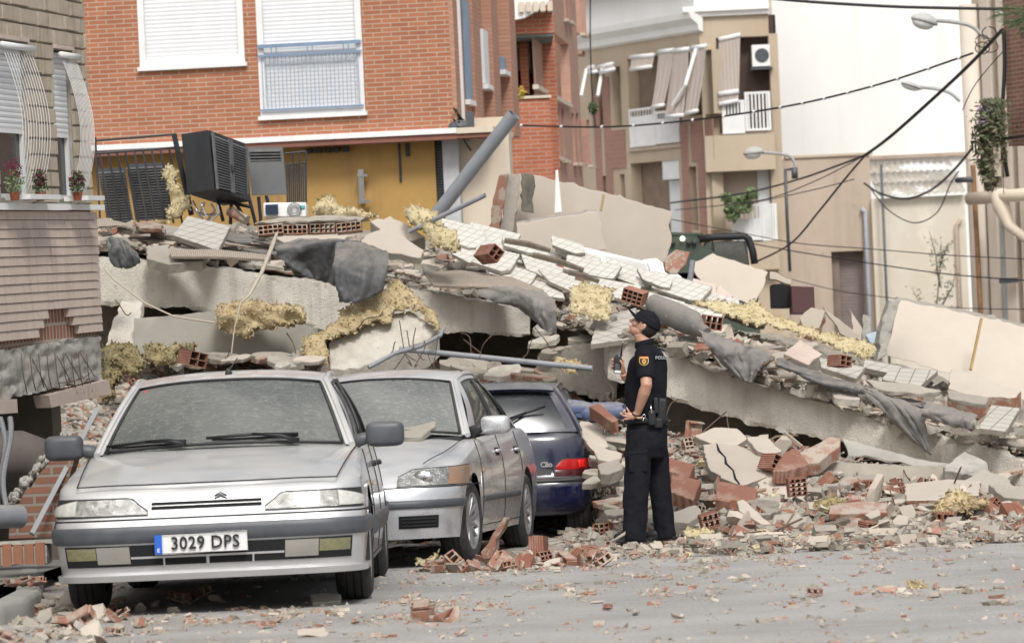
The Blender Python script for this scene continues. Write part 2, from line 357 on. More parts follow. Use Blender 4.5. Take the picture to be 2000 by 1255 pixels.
# ============================================================ CARS
class Car:
    """parametric bodywork; x sideways, y backwards from the nose, z up"""
    def __init__(s, **k): s.__dict__.update(k); s.seams = MB()
    def W(s, z): return s.half * tab(s.hwz, z)
    def pt(s, u, z, off=0):
        sg = -1 if u < 0 else 1; a = abs(u)
        def raw(a):
            w_ = s.W(z); yf = tab(s.fz, z); yr = s.L - tab(s.rz, z)
            if a <= 1:
                q = a * pi / 2; x = w_ * sin(q) ** (2 / s.nf); y = yf + s.Lf * (1 - max(cos(q), 0) ** (2 / s.nf))
            elif a < 2:
                y = lerp(yf + s.Lf, yr - s.Lr, a - 1); x = w_
            else:
                q = (3 - a) * pi / 2; x = w_ * sin(q) ** (2 / s.nr); y = yr - s.Lr * (1 - max(cos(q), 0) ** (2 / s.nr))
            return V((x * tab(s.plan, y / s.L), y, z))
        p = raw(a)
        if off:
            e = .004; q0 = raw(max(a - e, 0)); q1 = raw(min(a + e, 3)); t = (q1 - q0)
            if t.length > 1e-9:
                n = V((t.y, -t.x, 0)).normalized(); p = p + n * off
        if sg < 0: p.x = -p.x
        return p
    def ux(s, x, z, rear=False):
        n = s.nr if rear else s.nf; k = tab(s.plan, 1 if rear else 0)
        a = math.asin(min(1, (abs(x) / (s.W(z) * k)) ** (n / 2))) / (pi / 2)
        if rear: a = 3 - a
        return -a if x < 0 else a
    def uy(s, y, z=.6):
        y0 = tab(s.fz, z) + s.Lf; y1 = s.L - tab(s.rz, z) - s.Lr; return 1 + (y - y0) / (y1 - y0)
    def band(s, mb, u0, u1, z0, z1, off=.01, th=.03, nu=24, nv=5, rnd=0):
        f0 = z0 if callable(z0) else (lambda t: z0); f1 = z1 if callable(z1) else (lambda t: z1)
        us = rng(u0, u1, nu); vs = rng(0, 1, nv); m = len(vs); vv = []
        for u in us:
            a, b = f0(u), f1(u)
            for v in vs:
                o = off - (rnd * abs(2 * v - 1) ** 4 if rnd else 0); vv.append(s.pt(u, lerp(a, b, v), o))
        o = len(vv)
        for u in us:
            a, b = f0(u), f1(u)
            for v in vs: vv.append(s.pt(u, lerp(a, b, v), off - th))
        fs = []; nu_ = len(us)
        for i in range(nu_ - 1):
            for j in range(m - 1): fs.append((i * m + j, (i + 1) * m + j, (i + 1) * m + j + 1, i * m + j + 1))
        for i in range(nu_ - 1):
            for j in (0, m - 1):
                a, b = i * m + j, (i + 1) * m + j; fs.append((a, b, b + o, a + o))
        for j in range(m - 1):
            for i in (0, nu_ - 1):
                a, b = i * m + j, i * m + j + 1; fs.append((a, b, b + o, a + o))
        mb.add(vv, fs)
    def ztop(s, u):
        p = s.pt(u, .6); return tab(s.top, p.y)
    def seam_pts(s, pts, r=.0035): s.seams.tube(pts, r, 5)
    def roof(s, u, w_):
        x = u * tab(s.roofx, w_); y0 = s.wt_y + s.wt_c * u * u; y1 = s.rt_y - s.rt_c * u * u
        return V((x, lerp(y0, y1, w_), tab(s.roofz, w_) - s.crown * abs(u) ** 2.4))
    def wind(s, u, v):
        b = V((u * s.wb_x, s.wb_y + s.wb_c * u * u, s.wb_z - s.wb_d * u * u)); t = s.roof(u, 0)
        p = b.lerp(t, v); p += V((0, -.03, .03)) * (4 * v * (1 - v)) * .6; return p
    def rearw(s, u, v):
        b = V((u * s.rb_x, s.rb_y - s.rb_c * u * u, s.rb_z - s.rb_d * u * u)); t = s.roof(u, 1)
        p = b.lerp(t, v); p += V((0, .03, .03)) * (4 * v * (1 - v)) * s.rbulge; return p
    def side(s, sg, a, v):
        t = s.roof(sg, a); p0 = s.wind(sg, 0); p1 = s.rearw(sg, 0)
        y = lerp(p0.y, p1.y, a); z = lerp(p0.z, p1.z, a)
        xb = lerp(lerp(abs(p0.x), abs(p1.x), a), s.belt_x, 1 - abs(2 * a - 1) ** 3); b = V((sg * xb, y, z))
        p = b.lerp(t, v); p.x += sg * .035 * 4 * v * (1 - v); return p
    def body(s, root, paintm, glass, sglass, rglass):
        mb = MB(); nus = rng(0, 1, 22)[:-1] + rng(1, 2, 110)[:-1] + rng(2, 3, 22)
        us = [-u for u in nus[::-1][:-1]] + nus
        NV = 16; shr = .035; vv = []; m = NV + 1
        for u in us:
            p = s.pt(u, .6); zb = s.zb
            for wy in s.wy:
                d = s.wr + .045 - abs(p.y - wy)
                if d > 0: zb = max(zb, s.wr_z + sqrt(max((s.wr + .045) ** 2 - (p.y - wy) ** 2, 0)))
            if abs(u) < 1: zb = lerp(s.zbf, zb, abs(u) ** 4) if zb == s.zb else zb
            zt = s.ztop(u)
            for j in range(m):
                t = j / NV; z = lerp(zb, zt, t ** .9)
                k = (z - (zt - shr)) / shr; off = -shr * .9 * (1 - sqrt(max(1 - min(max(k, 0), 1) ** 2, 0)))
                vv.append(s.pt(u, z, off))
        fs = [(i * m + j, (i + 1) * m + j, (i + 1) * m + j + 1, i * m + j + 1) for i in range(len(us) - 1) for j in range(m - 1)]
        mb.add(vv, fs)
        c = len(us) // 2; tops = [vv[i * m + m - 1] for i in range(len(us))]
        xs = rng(-1, 1, 21); dv = []; rows = []
        for k in range(0, c + 1):
            a, b = tops[c - k], tops[c + k]
            y = b.y
            if s.deck_skip[0] < y < s.deck_skip[1]: rows.append(None); continue
            r_ = []
            for x in xs:
                p = a.lerp(b, (x + 1) / 2); wd = min(abs(b.x - a.x) / (2 * s.half), 1)
                p.z += tab(s.crn, y) * wd * (1 - abs(x) ** 2.2) + tab(s.crn2, y) * (max(0, 1 - abs(abs(x) - .72) * 5)) * wd
                r_.append(len(dv)); dv.append(p)
            rows.append(r_)
        df = []
        for k in range(c):
            if rows[k] and rows[k + 1]:
                for i in range(20): df.append((rows[k][i], rows[k][i + 1], rows[k + 1][i + 1], rows[k + 1][i]))
        mb.add(dv, df)
        # greenhouse
        g = rng(-1, 1, 25); h = rng(0, 1, 13)
        mb.grid(s.roof, g, h)
        wm = s.wm
        mb.grid(s.wind, rng(-1, 1, 41), rng(0, 1, 21), skip=lambda u, v: abs(u) < wm[0] and wm[1] < v < wm[2])
        mb.grid(s.rearw, rng(-1, 1, 41), rng(0, 1, 21), skip=lambda u, v: abs(u) < s.rm[0] and s.rm[1] < v < s.rm[2])
        for sg in (-1, 1):
            mb.grid(lambda a, v: s.side(sg, a, v), rng(0, 1, 61), rng(0, 1, 17), skip=lambda a, v: any(q[0] < a < q[1] for q in s.sg) and .06 < v < .9)
            mb.tube([s.wind(sg, v) for v in rng(0, 1, 8)], .022, 8); mb.tube([s.rearw(sg, v) for v in rng(0, 1, 8)], .025, 8)
            mb.tube([s.roof(sg, v) for v in rng(0, 1, 14)], .018, 8)
        body = mb.build('body', paintm, root, True, auto=38)
        def inset(f, a0, a1, b0, b1, nm, mt, par, dy=0.006, n=(18, 10)):
            q = MB(); q.sheet(f, rng(a0, a1, n[0]), rng(b0, b1, n[1]), .005); return q.build(nm, mt, par, True, auto=60)
        fr = lambda f, k: (lambda u, v: f(u, v) * 1.0 + V((0, k, -abs(k))))
        ws = inset(fr(s.wind, .006), -wm[0] - .02, wm[0] + .02, wm[1] - .03, wm[2] + .03, 'windscreen', glass, root)
        tr = MB()
        e = wm[0]; loop = [s.wind(-e, v) for v in rng(wm[1], wm[2], 8)] + [s.wind(u, wm[2]) for u in rng(-e, e, 14)] + [s.wind(e, v) for v in rng(wm[2], wm[1], 8)] + [s.wind(u, wm[1]) for u in rng(e, -e, 14)]
        tr.tube(loop, .009, 6); tr.build('seal', K['black'], ws, True)
        inset(fr(s.rearw, -.006), -s.rm[0] - .02, s.rm[0] + .02, s.rm[1] - .03, s.rm[2] + .03, 'rear_window', rglass, root)
        for sg in (-1, 1):
            for q in s.sg:
                d = inset(lambda a, v: s.side(sg, a, v) - V((sg * .008, 0, 0)), q[0] - .01, q[1] + .01, .03, .93, 'side_window', sglass, root)
                t2 = MB(); f = lambda a, v: s.side(sg, a, v)
                lp = [f(q[0], v) for v in rng(.06, .9, 7)] + [f(a, .9) for a in rng(q[0], q[1], 8)] + [f(q[1], v) for v in rng(.9, .06, 7)] + [f(a, .06) for a in rng(q[1], q[0], 8)]
                t2.tube(lp, .010, 6); t2.build('seal', K['black'], d, True)
        # dark cabin floor and underbody
        ib = MB(); ib.box2((-s.half + .30, .35, s.zb + .02), (s.half - .30, s.L - .35, .55)); ib.box2((-s.half + .1, s.wy[0] + .45, .3), (s.half - .1, s.wy[1] - .45, .5))
        ib.box2((-s.half + .16, s.wb_y + .15, .50), (s.half - .16, s.wb_y + .45, s.wb_z - .06)); ib.box2((-s.half + .12, s.wb_y + .45, .45), (s.half - .12, s.rb_y - .1, .62))
        ib.build('cabin_floor', K['black'], root)
        for x in (-.36, .36):
            q = MB(); yy = s.wb_y + 1.25
            q.ellip((x, yy, .84), (.24, .09, .33), 16, 10); q.ellip((x, yy + .03, 1.18), (.13, .05, .095), 14, 8); q.tube([(x, yy, 1.1), (x, yy + .02, 1.2)], .03, 6)
            q.build('seat', K['seat'], root, True)
        q = MB(); st = V((.36, s.wb_y + .55, .93)); q.tube([st + V((cos(a) * .19, sin(a) * .08, sin(a) * .17)) for a in rng(0, 2 * pi, 25)], .014, 6)
        q.tube([st, st + V((0, -.3, -.15))], .03, 6); q.tube([st + V((-.18, 0, 0)), st + V((.18, 0, 0))], .014, 6); q.build('steering_wheel', K['black'], root, True)
        return body
    def wheels(s, root, spokes, tw=.19, steer=0):
        for yy in s.wy:
            for sg in (-1, 1):
                wr = empty('wheel', (sg * (s.half - .115), yy, s.wr_z)); wr.parent = root
                if yy == s.wy[0]: wr.rotation_euler = (0, 0, steer)
                r = s.wr; h = tw / 2; rr = s.rimr
                t = MB(); t.lathe([(rr, -h), (rr + .02, -h - .004), (r - .045, -h - .010), (r - .02, -h + .004), (r - .003, -h + .03), (r, -.05), (r - .008, -.047), (r - .008, -.038), (r, -.035), (r, -.004), (r - .008, -.002), (r - .008, .006), (r, .008), (r, .035), (r - .008, .038), (r - .008, .047), (r, .05), (r - .003, h - .03), (r - .02, h - .004), (r - .045, h + .010), (rr + .02, h + .004), (rr, h)], 48, axis='X')
                t.build('tyre', K['rubber'], wr, True, auto=40)
                q = MB(); o = sg * (h - .012)
                q.lathe([(rr + .006, sg * h * 1.0), (rr - .006, sg * (h + .002)), (rr - .016, o), (rr - .03, o - sg * .05), (rr - .03, -sg * h)], 40, axis='X')
                q.lathe([(0.001, o - sg * .02), (.035, o - sg * .02), (.05, o - sg * .03), (.05, o - sg * .07)], 20, axis='X')
                for k in range(spokes):
                    a = 2 * pi * k / spokes; d = V((0, cos(a), sin(a))); t_ = V((0, -sin(a), cos(a)))
                    ws_ = .017 if spokes > 6 else .03
                    for sp in ((-.05, .05) if spokes == 7 else (0,)):
                        a0 = d * .03; a1 = d * (rr - .012) + t_ * sp * 1.0
                        q.tube([a0 + V((o - sg * .03, 0, 0)), (a0 + a1) / 2 + V((o - sg * .012, 0, 0)), a1 + V((o - sg * .006, 0, 0))], [(.012, ws_ * 1.0), (.012, ws_ * .8), (.012, ws_ * .7)], 8, upv=(1, 0, 0))
                q.build('rim', K['rim'], wr, True, auto=40)
                q = MB(); q.lathe([(.001, o - sg * .075), (rr - .03, o - sg * .075), (rr - .03, o - sg * .08)], 30, axis='X'); q.build('brake_disc', K['black'], wr)
    def mirror(s, root, sg, p, m, size=(.22, .12, .15), m2=None):
        q = MB(); a = empty('wing_mirror', p); a.parent = root
        def fn(pp, d):
            e = .45; return V((math.copysign(abs(d.x) ** e, d.x) * size[0] / 2, math.copysign(abs(d.y) ** .7, d.y) * size[1] / 2, math.copysign(abs(d.z) ** e, d.z) * size[2] / 2))
        q.ellip((sg * (size[0] / 2 + .06), 0, 0), (1, 1, 1), 24, 16, fn=fn); q.build('mirror_housing', m, a, True)
        q = MB(); q.tube([(-sg * .05, .05, -.06), (sg * .02, .02, -.03), (sg * .1, 0, -.01)], [(.05, .04), (.04, .03), (.035, .03)], 8); q.build('mirror_arm', m2 or m, a, True)
    def wiper(s, root, u0, u1, v0, v1, m):
        q = MB(); off = V((0, -.025, .02)); A = s.wind(u0, v0) + off; B = s.wind(u1, v1) + off
        q.tube([A, A.lerp(B, .5) + V((0, -.012, .01)), B], .009, 6); q.tube([A.lerp(B, .06) + V((0, .012, -.012)), B + V((0, .012, -.012))], .006, 5)
        piv = s.wind((u0 * .0 + u1 * 1.0), .0) + V((0, -.04, .015)); q.tube([piv, piv.lerp(A.lerp(B, .5), .4) + V((0, -.02, .02)), A.lerp(B, .5) + V((0, -.015, .014))], [.016, .012, .008], 6)
        q.build('wiper', m, root, True)
    def finish(s, root): s.seams.build('shut_lines', K['dark'], root)

# ---- 1: the wedge-nosed silver saloon --------------------------------------
car1 = empty('parked_car', (P(398, 900, 17.85).x, 17.85, 0), R(.6), 'dusty silver wedge-nosed saloon with number plate 3029 DPS, nearest of the three parked cars', 'car', 'cars parked along the rubble')
c = Car(L=4.7, half=.895, hwz=[(.15, .955), (.35, .985), (.5, 1), (.62, .99), (.8, .955), (.95, .915)],
        fz=[(.15, .07), (.25, .025), (.4, 0), (.5, 0), (.56, .035), (.70, .10), (.8, .15)], rz=[(.2, .06), (.5, 0), (.8, .06), (1, .12)],
        nf=4.2, Lf=.42, nr=4, Lr=.35, plan=[(0, .985), (.25, 1), (.7, 1), (1, .95)], zb=.20, zbf=.205,
        wy=(.95, 3.8), wr=.315, wr_z=.312, rimr=.20, top=[(0, .715), (.3, .755), (.8, .83), (1.4, .90), (2.5, .93), (4.2, .95), (4.7, .92)],
        crn=[(0, .005), (.5, .035), (1.2, .045), (1.6, .03), (4, .03)], crn2=[(0, 0), (.3, .006), (1.2, .010), (1.6, 0)], deck_skip=(1.75, 4.15),
        wb_x=.775, wb_y=1.26, wb_c=.20, wb_z=.945, wb_d=.035, wt_y=2.02, wt_c=.10, rt_y=3.45, rt_c=.1, crown=.045,
        roofx=[(0, .60), (.5, .61), (1, .57)], roofz=[(0, 1.365), (.25, 1.410), (.5, 1.417), (1, 1.36)], rb_x=.72, rb_y=4.2, rb_c=.1, rb_z=.98, rb_d=.03, rbulge=.5, belt_x=.80,
        wm=(.93, .02, .955), rm=(.9, .05, .93), sg=[(.08, .33), (.36, .66), (.69, .9)])
c.body(car1, K['silver'], K['glass1'], K['glass_s'], K['glass_s']); c.wheels(car1, 5, steer=0)
uB = c.uy(1.0 - .36, .45)
q = MB(); c.band(q, -uB, uB, .412, .508, .026, .05, 70, 7, rnd=.012); b1 = q.build('front_bumper', K['plastic'], car1, True, auto=50)
q = MB(); c.band(q, -uB, uB, .200, .235, .028, .05, 60, 3); q.build('lower_spoiler', K['silver'], car1, True, auto=40)
q = MB(); ul = c.ux(.80, .34); c.band(q, -ul, ul, .285, .402, .008, .03, 50, 3); q.build('lower_grille', K['dark'], car1)  # flat black band, coloured to read as a deep opening
q = MB(); ug = c.ux(.43, .34); c.band(q, -ug, ug, .325, .337, .012, .02, 16, 3); c.band(q, -c.ux(.008,.3), c.ux(.008,.3), .285, .33, .010, .02, 3, 2)
for x in (-.25, .25): c.band(q, c.ux(x, .3), c.ux(x + .01, .3), .285, .33, .008, .02, 3, 2)
q.build('grille_bar', K['silver'], car1)
for sg in (-1, 1):
    q = MB(); c.band(q, sg * c.ux(.435, .34), sg * c.ux(.62, .34), .30, .395, .012, .03, 8, 4); q.build('bumper_panel', mat('dirty_beige_plastic', (.30, .285, .255), (.22, .21, .19), bstr=.1), car1)
    q = MB(); c.band(q, sg * c.ux(.625, .34), sg * c.ux(.79, .34), .325, .392, .010, .03, 8, 4); q.build('fog_lamp', K['yellowlens'], car1)
    # headlight: reflector behind glass, indicator at the outer end
    hl = empty('headlight', (0, 0, 0)); hl.parent = car1
    i0 = sg * c.ux(.33, .62); i1 = sg * c.ux(.735, .62); i2 = sg * c.ux(.865, .60)
    zlo = lambda u: .573; zhi = lambda u: .572 + .088 * min(1, max(.15, (abs(u) - abs(i0)) / (abs(i1) - abs(i0)) * 6 + .15))
    zl2 = lambda u: .572 + .004; zh2 = lambda u: .662 - .035 * max(0, (abs(u) - abs(i1)) / (abs(i2) - abs(i1)))
    q = MB(); c.band(q, i0, i1, zlo, zhi, .006, .02, 26, 8); q.build('reflector', K['reflector'], hl, True, auto=30)
    q = MB(); c.band(q, i0, i1, zlo, zhi, .018, .004, 26, 8); q.build('lens', K['lens'], hl, True, auto=30)
    q = MB(); c.band(q, i1 * 1.004, i2, zl2, zh2, .016, .02, 14, 6, rnd=.006); q.build('indicator', mat('clear_indicator', (.62, .61, .57), (.48, .47, .43), rough=.25, sc=25, bs=120, bstr=.4), hl, True, auto=30)
    q = MB(); c.band(q, i0 * .985, i2 * 1.002, lambda u: .563, lambda u: zhi(u) + .010, .005, .02, 30, 3); q.build('lamp_surround', K['black'], hl)
    # side moulding, handles, repeater
    q = MB(); c.band(q, sg * c.uy(1.33), sg * c.uy(3.38), .37, .485, .028, .04, 30, 6, rnd=.01); q.build('side_moulding', K['plastic'], car1, True, auto=50)
    q = MB(); c.band(q, sg * c.uy(4.22), sg * 2.98, .38, .50, .034, .05, 24, 6, rnd=.012); q.build('rear_bumper', K['plastic'], car1, True, auto=50)
    for yy in (2.3, 3.25):
        q = MB(); c.band(q, sg * c.uy(yy, .78), sg * c.uy(yy + .16, .78), .765, .80, .03, .03, 6, 4, rnd=.008); q.build('door_handle', K['black'], car1, True)
    q = MB(); c.band(q, sg * c.uy(1.48, .66), sg * c.uy(1.53, .66), .655, .685, .014, .02, 4, 3, rnd=.008); q.build('side_indicator', K['amber'], car1, True)
    c.mirror(car1, sg, (sg * .80, 1.50, .965), K['plastic'], (.235, .13, .155))
    for yy, z0 in ((1.42, .25), (2.55, .25), (3.42, .62)): c.seam_pts([c.pt(sg * c.uy(yy, z), z, .001) for z in rng(z0, tab(c.top, yy) - .02, 12)])
    c.seam_pts([c.pt(sg * c.uy(y_, .235), .235, .001) for y_ in rng(1.42, 3.3, 14)])
def deckpt(c, x, y, dz=.001):
    u = 0
    lo, hi = 0.0, 1.9
    for _ in range(40):
        mid = (lo + hi) / 2
        if c.pt(mid, .6).y < y: lo = mid
        else: hi = mid
    p = c.pt(lo, c.ztop(lo), -.0315); xo = p.x; t = x / xo; wd = min(xo / c.half, 1)
    return V((x, y, p.z + tab(c.crn, y) * wd * (1 - min(abs(t), 1) ** 2.2) + tab(c.crn2, y) * max(0, 1 - abs(abs(t) - .72) * 5) * wd + dz))
for sg in (-1, 1): c.seam_pts([deckpt(c, sg * lerp(.735, .805, (y - .145) / 1.255), y) for y in rng(.145, 1.40, 14)])
c.seam_pts([deckpt(c, x, .095 + .05 * (x / .75) ** 2) for x in rng(-.735, .735, 26)], .004)
c.seam_pts([c.pt(u, .545, .001) for u in rng(-1.25, 1.25, 60)], .005)
q = MB(); zgr = lambda a, b: c.band(q, -c.ux(.31, .62), c.ux(.31, .62), a, b, .006, .02, 16, 2)
zgr(.597, .614); zgr(.622, .636); q.build('grille', K['dark'], car1)
# double chevron emblem in the nose panel
q = MB(); yb = c.pt(0, .655, .004)
for k in range(2):
    z0 = .643 + k * .016
    q.tube([(-.035 + .08, yb.y - .004 + .004 * k, z0), (.08, yb.y - .004 + .004 * k, z0 + .018), (.115, yb.y - .004 + .004 * k, z0)], .0042, 6)
q.build('emblem', K['plastic'], car1, True)
# number plate
pl = MB(); pl.box((-.03, -.044, .402), (.52, .008, .112), Matrix.Rotation(R(-.6), 3, 'Y')); plate = pl.build('number_plate', K['white'], car1)
q = MB(); q.box((-.03 - .238, -.0575, .402), (.042, .004, .108)); q.build('plate_band', K['plateblue'], plate)
q = MB(); q.tube([(-.289, -.0575, .349), (.229, -.0575, .349), (.229, -.0575, .456), (-.289, -.0575, .456), (-.289, -.0575, .349)], .0022, 4); q.build('plate_edge', K['ink'], plate)
XZ = Matrix.Rotation(R(90), 4, 'X')
text_mesh('plate_characters', '3029 DPS', .098, K['ink'], plate, Matrix.Translation((-.006, -.060, .402)) @ XZ @ Matrix.Diagonal((.93, 1, 1, 1)), .0015, .0016, 1.07)
text_mesh('plate_letter', 'E', .03, K['white'], plate, Matrix.Translation((-.268, -.061, .368)) @ XZ, .0008, .0008)
c.wiper(car1, -.93, -.28, .055, .03, K['ink']); c.wiper(car1, -.12, .60, .045, .075, K['ink'])
q = MB(); q.tube([c.roof(-.02, .10) + V((0, 0, -.01)), c.roof(-.02, .10) + V((0, .0, .035))], [.03, .012], 10); q.tube([c.roof(-.02, .10) + V((0, 0, .02)), c.roof(-.02, .10) + V((.05, .12, .10))], .004, 5); q.build('aerial', K['black'], car1, True)
q = MB(); q.box(c.wind(-.80, .87) + V((0, .03, -.01)), (.075, .004, .04), Matrix.Rotation(R(-35), 3, 'X')); q.build('sticker', simple('red_sticker', (.5, .05, .03), .6), car1)
c.finish(car1)

# ---- 2: the newer silver saloon --------------------------------------------
yaw2 = R(9.0)
car2 = empty('parked_car', (P(652, 900, 22.65).x, 22.65, 0), -yaw2, 'silver saloon with alloy wheels and a mortar lump on its bonnet, second of three cars', 'car', 'cars parked along the rubble')
c2 = Car(L=4.5, half=.86, hwz=[(.15, .95), (.35, .985), (.55, 1), (.72, .985), (.9, .93), (1, .90)],
         fz=[(.15, .08), (.25, .03), (.42, 0), (.55, .02), (.65, .10), (.75, .20), (.85, .3)], rz=[(.2, .06), (.5, 0), (.8, .05), (1, .12)],
         nf=2.9, Lf=.55, nr=3, Lr=.45, plan=[(0, .97), (.25, 1), (.7, 1), (1, .95)], zb=.20, zbf=.21,
         wy=(.85, 3.46), wr=.305, wr_z=.303, rimr=.205, top=[(0, .69), (.25, .735), (.7, .82), (1.25, .90), (2.5, .94), (3.9, .97), (4.5, .95)],
         crn=[(0, .02), (.5, .065), (1.1, .075), (1.4, .04), (4, .03)], crn2=[(0, 0), (.3, .012), (1.0, .014), (1.4, 0)], deck_skip=(1.55, 3.85),
         wb_x=.74, wb_y=1.10, wb_c=.26, wb_z=.985, wb_d=.055, wt_y=1.80, wt_c=.12, rt_y=3.1, rt_c=.1, crown=.05,
         roofx=[(0, .56), (.5, .575), (1, .54)], roofz=[(0, 1.405), (.25, 1.455), (.5, 1.465), (1, 1.40)], rb_x=.70, rb_y=3.95, rb_c=.15, rb_z=1.0, rb_d=.04, rbulge=.5, belt_x=.775,
         wm=(.93, .02, .955), rm=(.9, .05, .93), sg=[(.10, .40), (.43, .74), (.77, .88)])
c2.body(car2, K['silver_b'], K['glass2'], K['glass_s'], K['glass_s']); c2.wheels(car2, 7, steer=-yaw2 * .4)
u2 = c2.uy(.50, .45)
q = MB(); c2.band(q, -u2, u2, .425, .485, .020, .03, 60, 6, rnd=.01); q.build('bumper_strip', K['plastic'], car2, True, auto=50)
c2.seam_pts([c2.pt(u, .575, .001) for u in rng(-1.15, 1.15, 60)], .004)
c2.seam_pts([c2.pt(c2.uy(.52, z), z, .001) for z in rng(.25, .40, 4)], .003)
for sg in (-1, 1):
    hl = empty('headlight', (0, 0, 0)); hl.parent = car2
    i0 = sg * c2.ux(.43, .64); i1 = sg * c2.ux(.76, .64); i2 = sg * 1.02
    zlo = lambda u: .588; zhi = lambda u: .70 + .018 * (abs(u) - abs(i0)) / (abs(i2) - abs(i0)) - .05 * max(0, 1 - (abs(u) - abs(i0)) / .1)
    q = MB(); c2.band(q, i0, i2 * 1.0, lambda u: .583, lambda u: zhi(u) + .006, .003, .02, 26, 4); q.build('lamp_surround', K['black'], hl)
    q = MB(); c2.band(q, i0, i1, zlo, zhi, .006, .02, 22, 8); q.build('reflector', K['reflector'], hl, True, auto=30)
    q = MB(); p = c2.pt(sg * c2.ux(.60, .64), .645, .012); q.ellip(p, (.075, .02, .05), 18, 10); q.build('bulb_bowl', K['chrome'], hl, True)
    q = MB(); c2.band(q, i1, i2 * .995, zlo, zhi, .008, .02, 12, 6); q.build('indicator', K['amber'], hl, True, auto=30)
    q = MB(); c2.band(q, i0, i2, zlo, zhi, .020, .004, 26, 8); q.build('lens', K['lens'], hl, True, auto=30)
    q = MB(); c2.band(q, sg * c2.ux(.44, .3), sg * c2.ux(.70, .3), lambda u: .285, lambda u: .375, .004, .02, 16, 4); fl = q.build('air_intake', K['dark'], car2)
    q = MB()
    for z in (.30, .325, .35): c2.band(q, sg * c2.ux(.46, .3), sg * c2.ux(.68, .3), z, z + .009, .010, .012, 8, 2)
    q.build('slat', K['black'], fl)
    q = MB(); c2.band(q, sg * c2.uy(1.3), sg * c2.uy(3.0), .43, .475, .016, .03, 30, 5, rnd=.008); q.build('side_moulding', K['plastic'], car2, True, auto=50)
    for yy in (2.02, 2.95):
        q = MB(); c2.band(q, sg * c2.uy(yy, .78), sg * c2.uy(yy + .17, .78), .765, .825, .004, .02, 6, 3); dh = q.build('door_handle', K['dark'], car2)
        q = MB(); p0, p1 = c2.pt(sg * c2.uy(yy, .79), .80, .012), c2.pt(sg * c2.uy(yy + .17, .79), .80, .012)
        q.tube([p0, (p0 + p1) / 2 + V((sg * .012, 0, 0)), p1], .013, 8); q.build('grip', K['silver_b'], dh, True)
    q = MB(); c2.band(q, sg * c2.uy(1.30, .66), sg * c2.uy(1.34, .66), .65, .685, .014, .02, 4, 3, rnd=.008); q.build('side_indicator', K['amber'], car2, True)
    c2.mirror(car2, sg, (sg * .775, 1.42, 1.00), K['silver_b'], (.22, .15, .14), K['black'])
    for yy, z0 in ((1.26, .25), (2.28, .25), (3.2, .62)): c2.seam_pts([c2.pt(sg * c2.uy(yy, z), z, .001) for z in rng(z0, tab(c2.top, yy) - .01, 12)])
    c2.seam_pts([c2.pt(sg * c2.uy(y_, .255), .255, .001) for y_ in rng(1.26, 3.1, 14)])
    c2.seam_pts([deckpt(c2, sg * tab([(.2, .60), (.6, .70), (1.3, .74)], y), y) for y in rng(.22, 1.30, 14)])
q = MB(); c2.band(q, -c2.ux(.20, .62), c2.ux(.20, .62), .60, .655, .004, .02, 14, 3); q.build('grille', K['dark'], car2)
c2.wiper(car2, -.9, -.2, .05, .03, K['ink'])
c2.finish(car2)

# ---- 3: the dark blue hatchback, seen from behind ---------------------------
L3 = 3.71; yaw3 = R(180 - 1.5)
car3 = empty('parked_car', (P(992, 900, 27.6 + L3).x, 27.55 + L3, 0), yaw3, 'dark blue hatchback seen from behind with a rear wiper, parked beside the policeman', 'car', 'cars parked along the rubble')
c3 = Car(L=L3, half=.815, hwz=[(.15, .97), (.35, .995), (.55, 1), (.75, .985), (.95, .94)],
         fz=[(.2, .05), (.5, 0), (.8, .2)], rz=[(.2, .05), (.3, 0), (.50, 0), (.54, .035), (.8, .075), (.95, .12)],
         nf=3, Lf=.5, nr=3.6, Lr=.40, plan=[(0, .96), (.3, 1), (.8, 1), (1, .985)], zb=.20, zbf=.21,
         wy=(.78, 3.26), wr=.285, wr_z=.283, rimr=.18, top=[(0, .7), (.5, .8), (1.1, .9), (2.5, .93), (3.71, .93)],
         crn=[(0, .02), (.5, .06), (1.1, .06), (4, .0)], crn2=[(0, 0), (4, 0)], deck_skip=(1.4, 3.35),
         wb_x=.70, wb_y=1.05, wb_c=.22, wb_z=.95, wb_d=.04, wt_y=1.65, wt_c=.1, rt_y=3.34, rt_c=.10, crown=.035,
         roofx=[(0, .56), (.5, .58), (1, .535)], roofz=[(0, 1.33), (.25, 1.385), (.6, 1.39), (1, 1.335)], rb_x=.745, rb_y=3.62, rb_c=.13, rb_z=.925, rb_d=.01, rbulge=.8, belt_x=.77,
         wm=(.92, .03, .94), rm=(.86, .07, .86), sg=[(.10, .48), (.52, .86)])
c3.body(car3, K['blue'], K['glass_s'], K['glass_s'], K['glass_r']); c3.wheels(car3, 5)
q = MB(); ub = c3.uy(3.55); c3.band(q, c3.uy(3.58), 3, .21, .525, .030, .05, 26, 8, rnd=.02); c3.band(q, -3, -c3.uy(3.58), .21, .525, .030, .05, 26, 8, rnd=.02); q.build('rear_bumper', K['blue'], car3, True, auto=50)
q = MB(); c3.band(q, c3.uy(3.58), 3, .485, .528, .036, .03, 26, 4, rnd=.006); c3.band(q, -3, -c3.uy(3.58), .485, .528, .036, .03, 26, 4, rnd=.006); q.build('bumper_strip', K['black'], car3, True, auto=50)
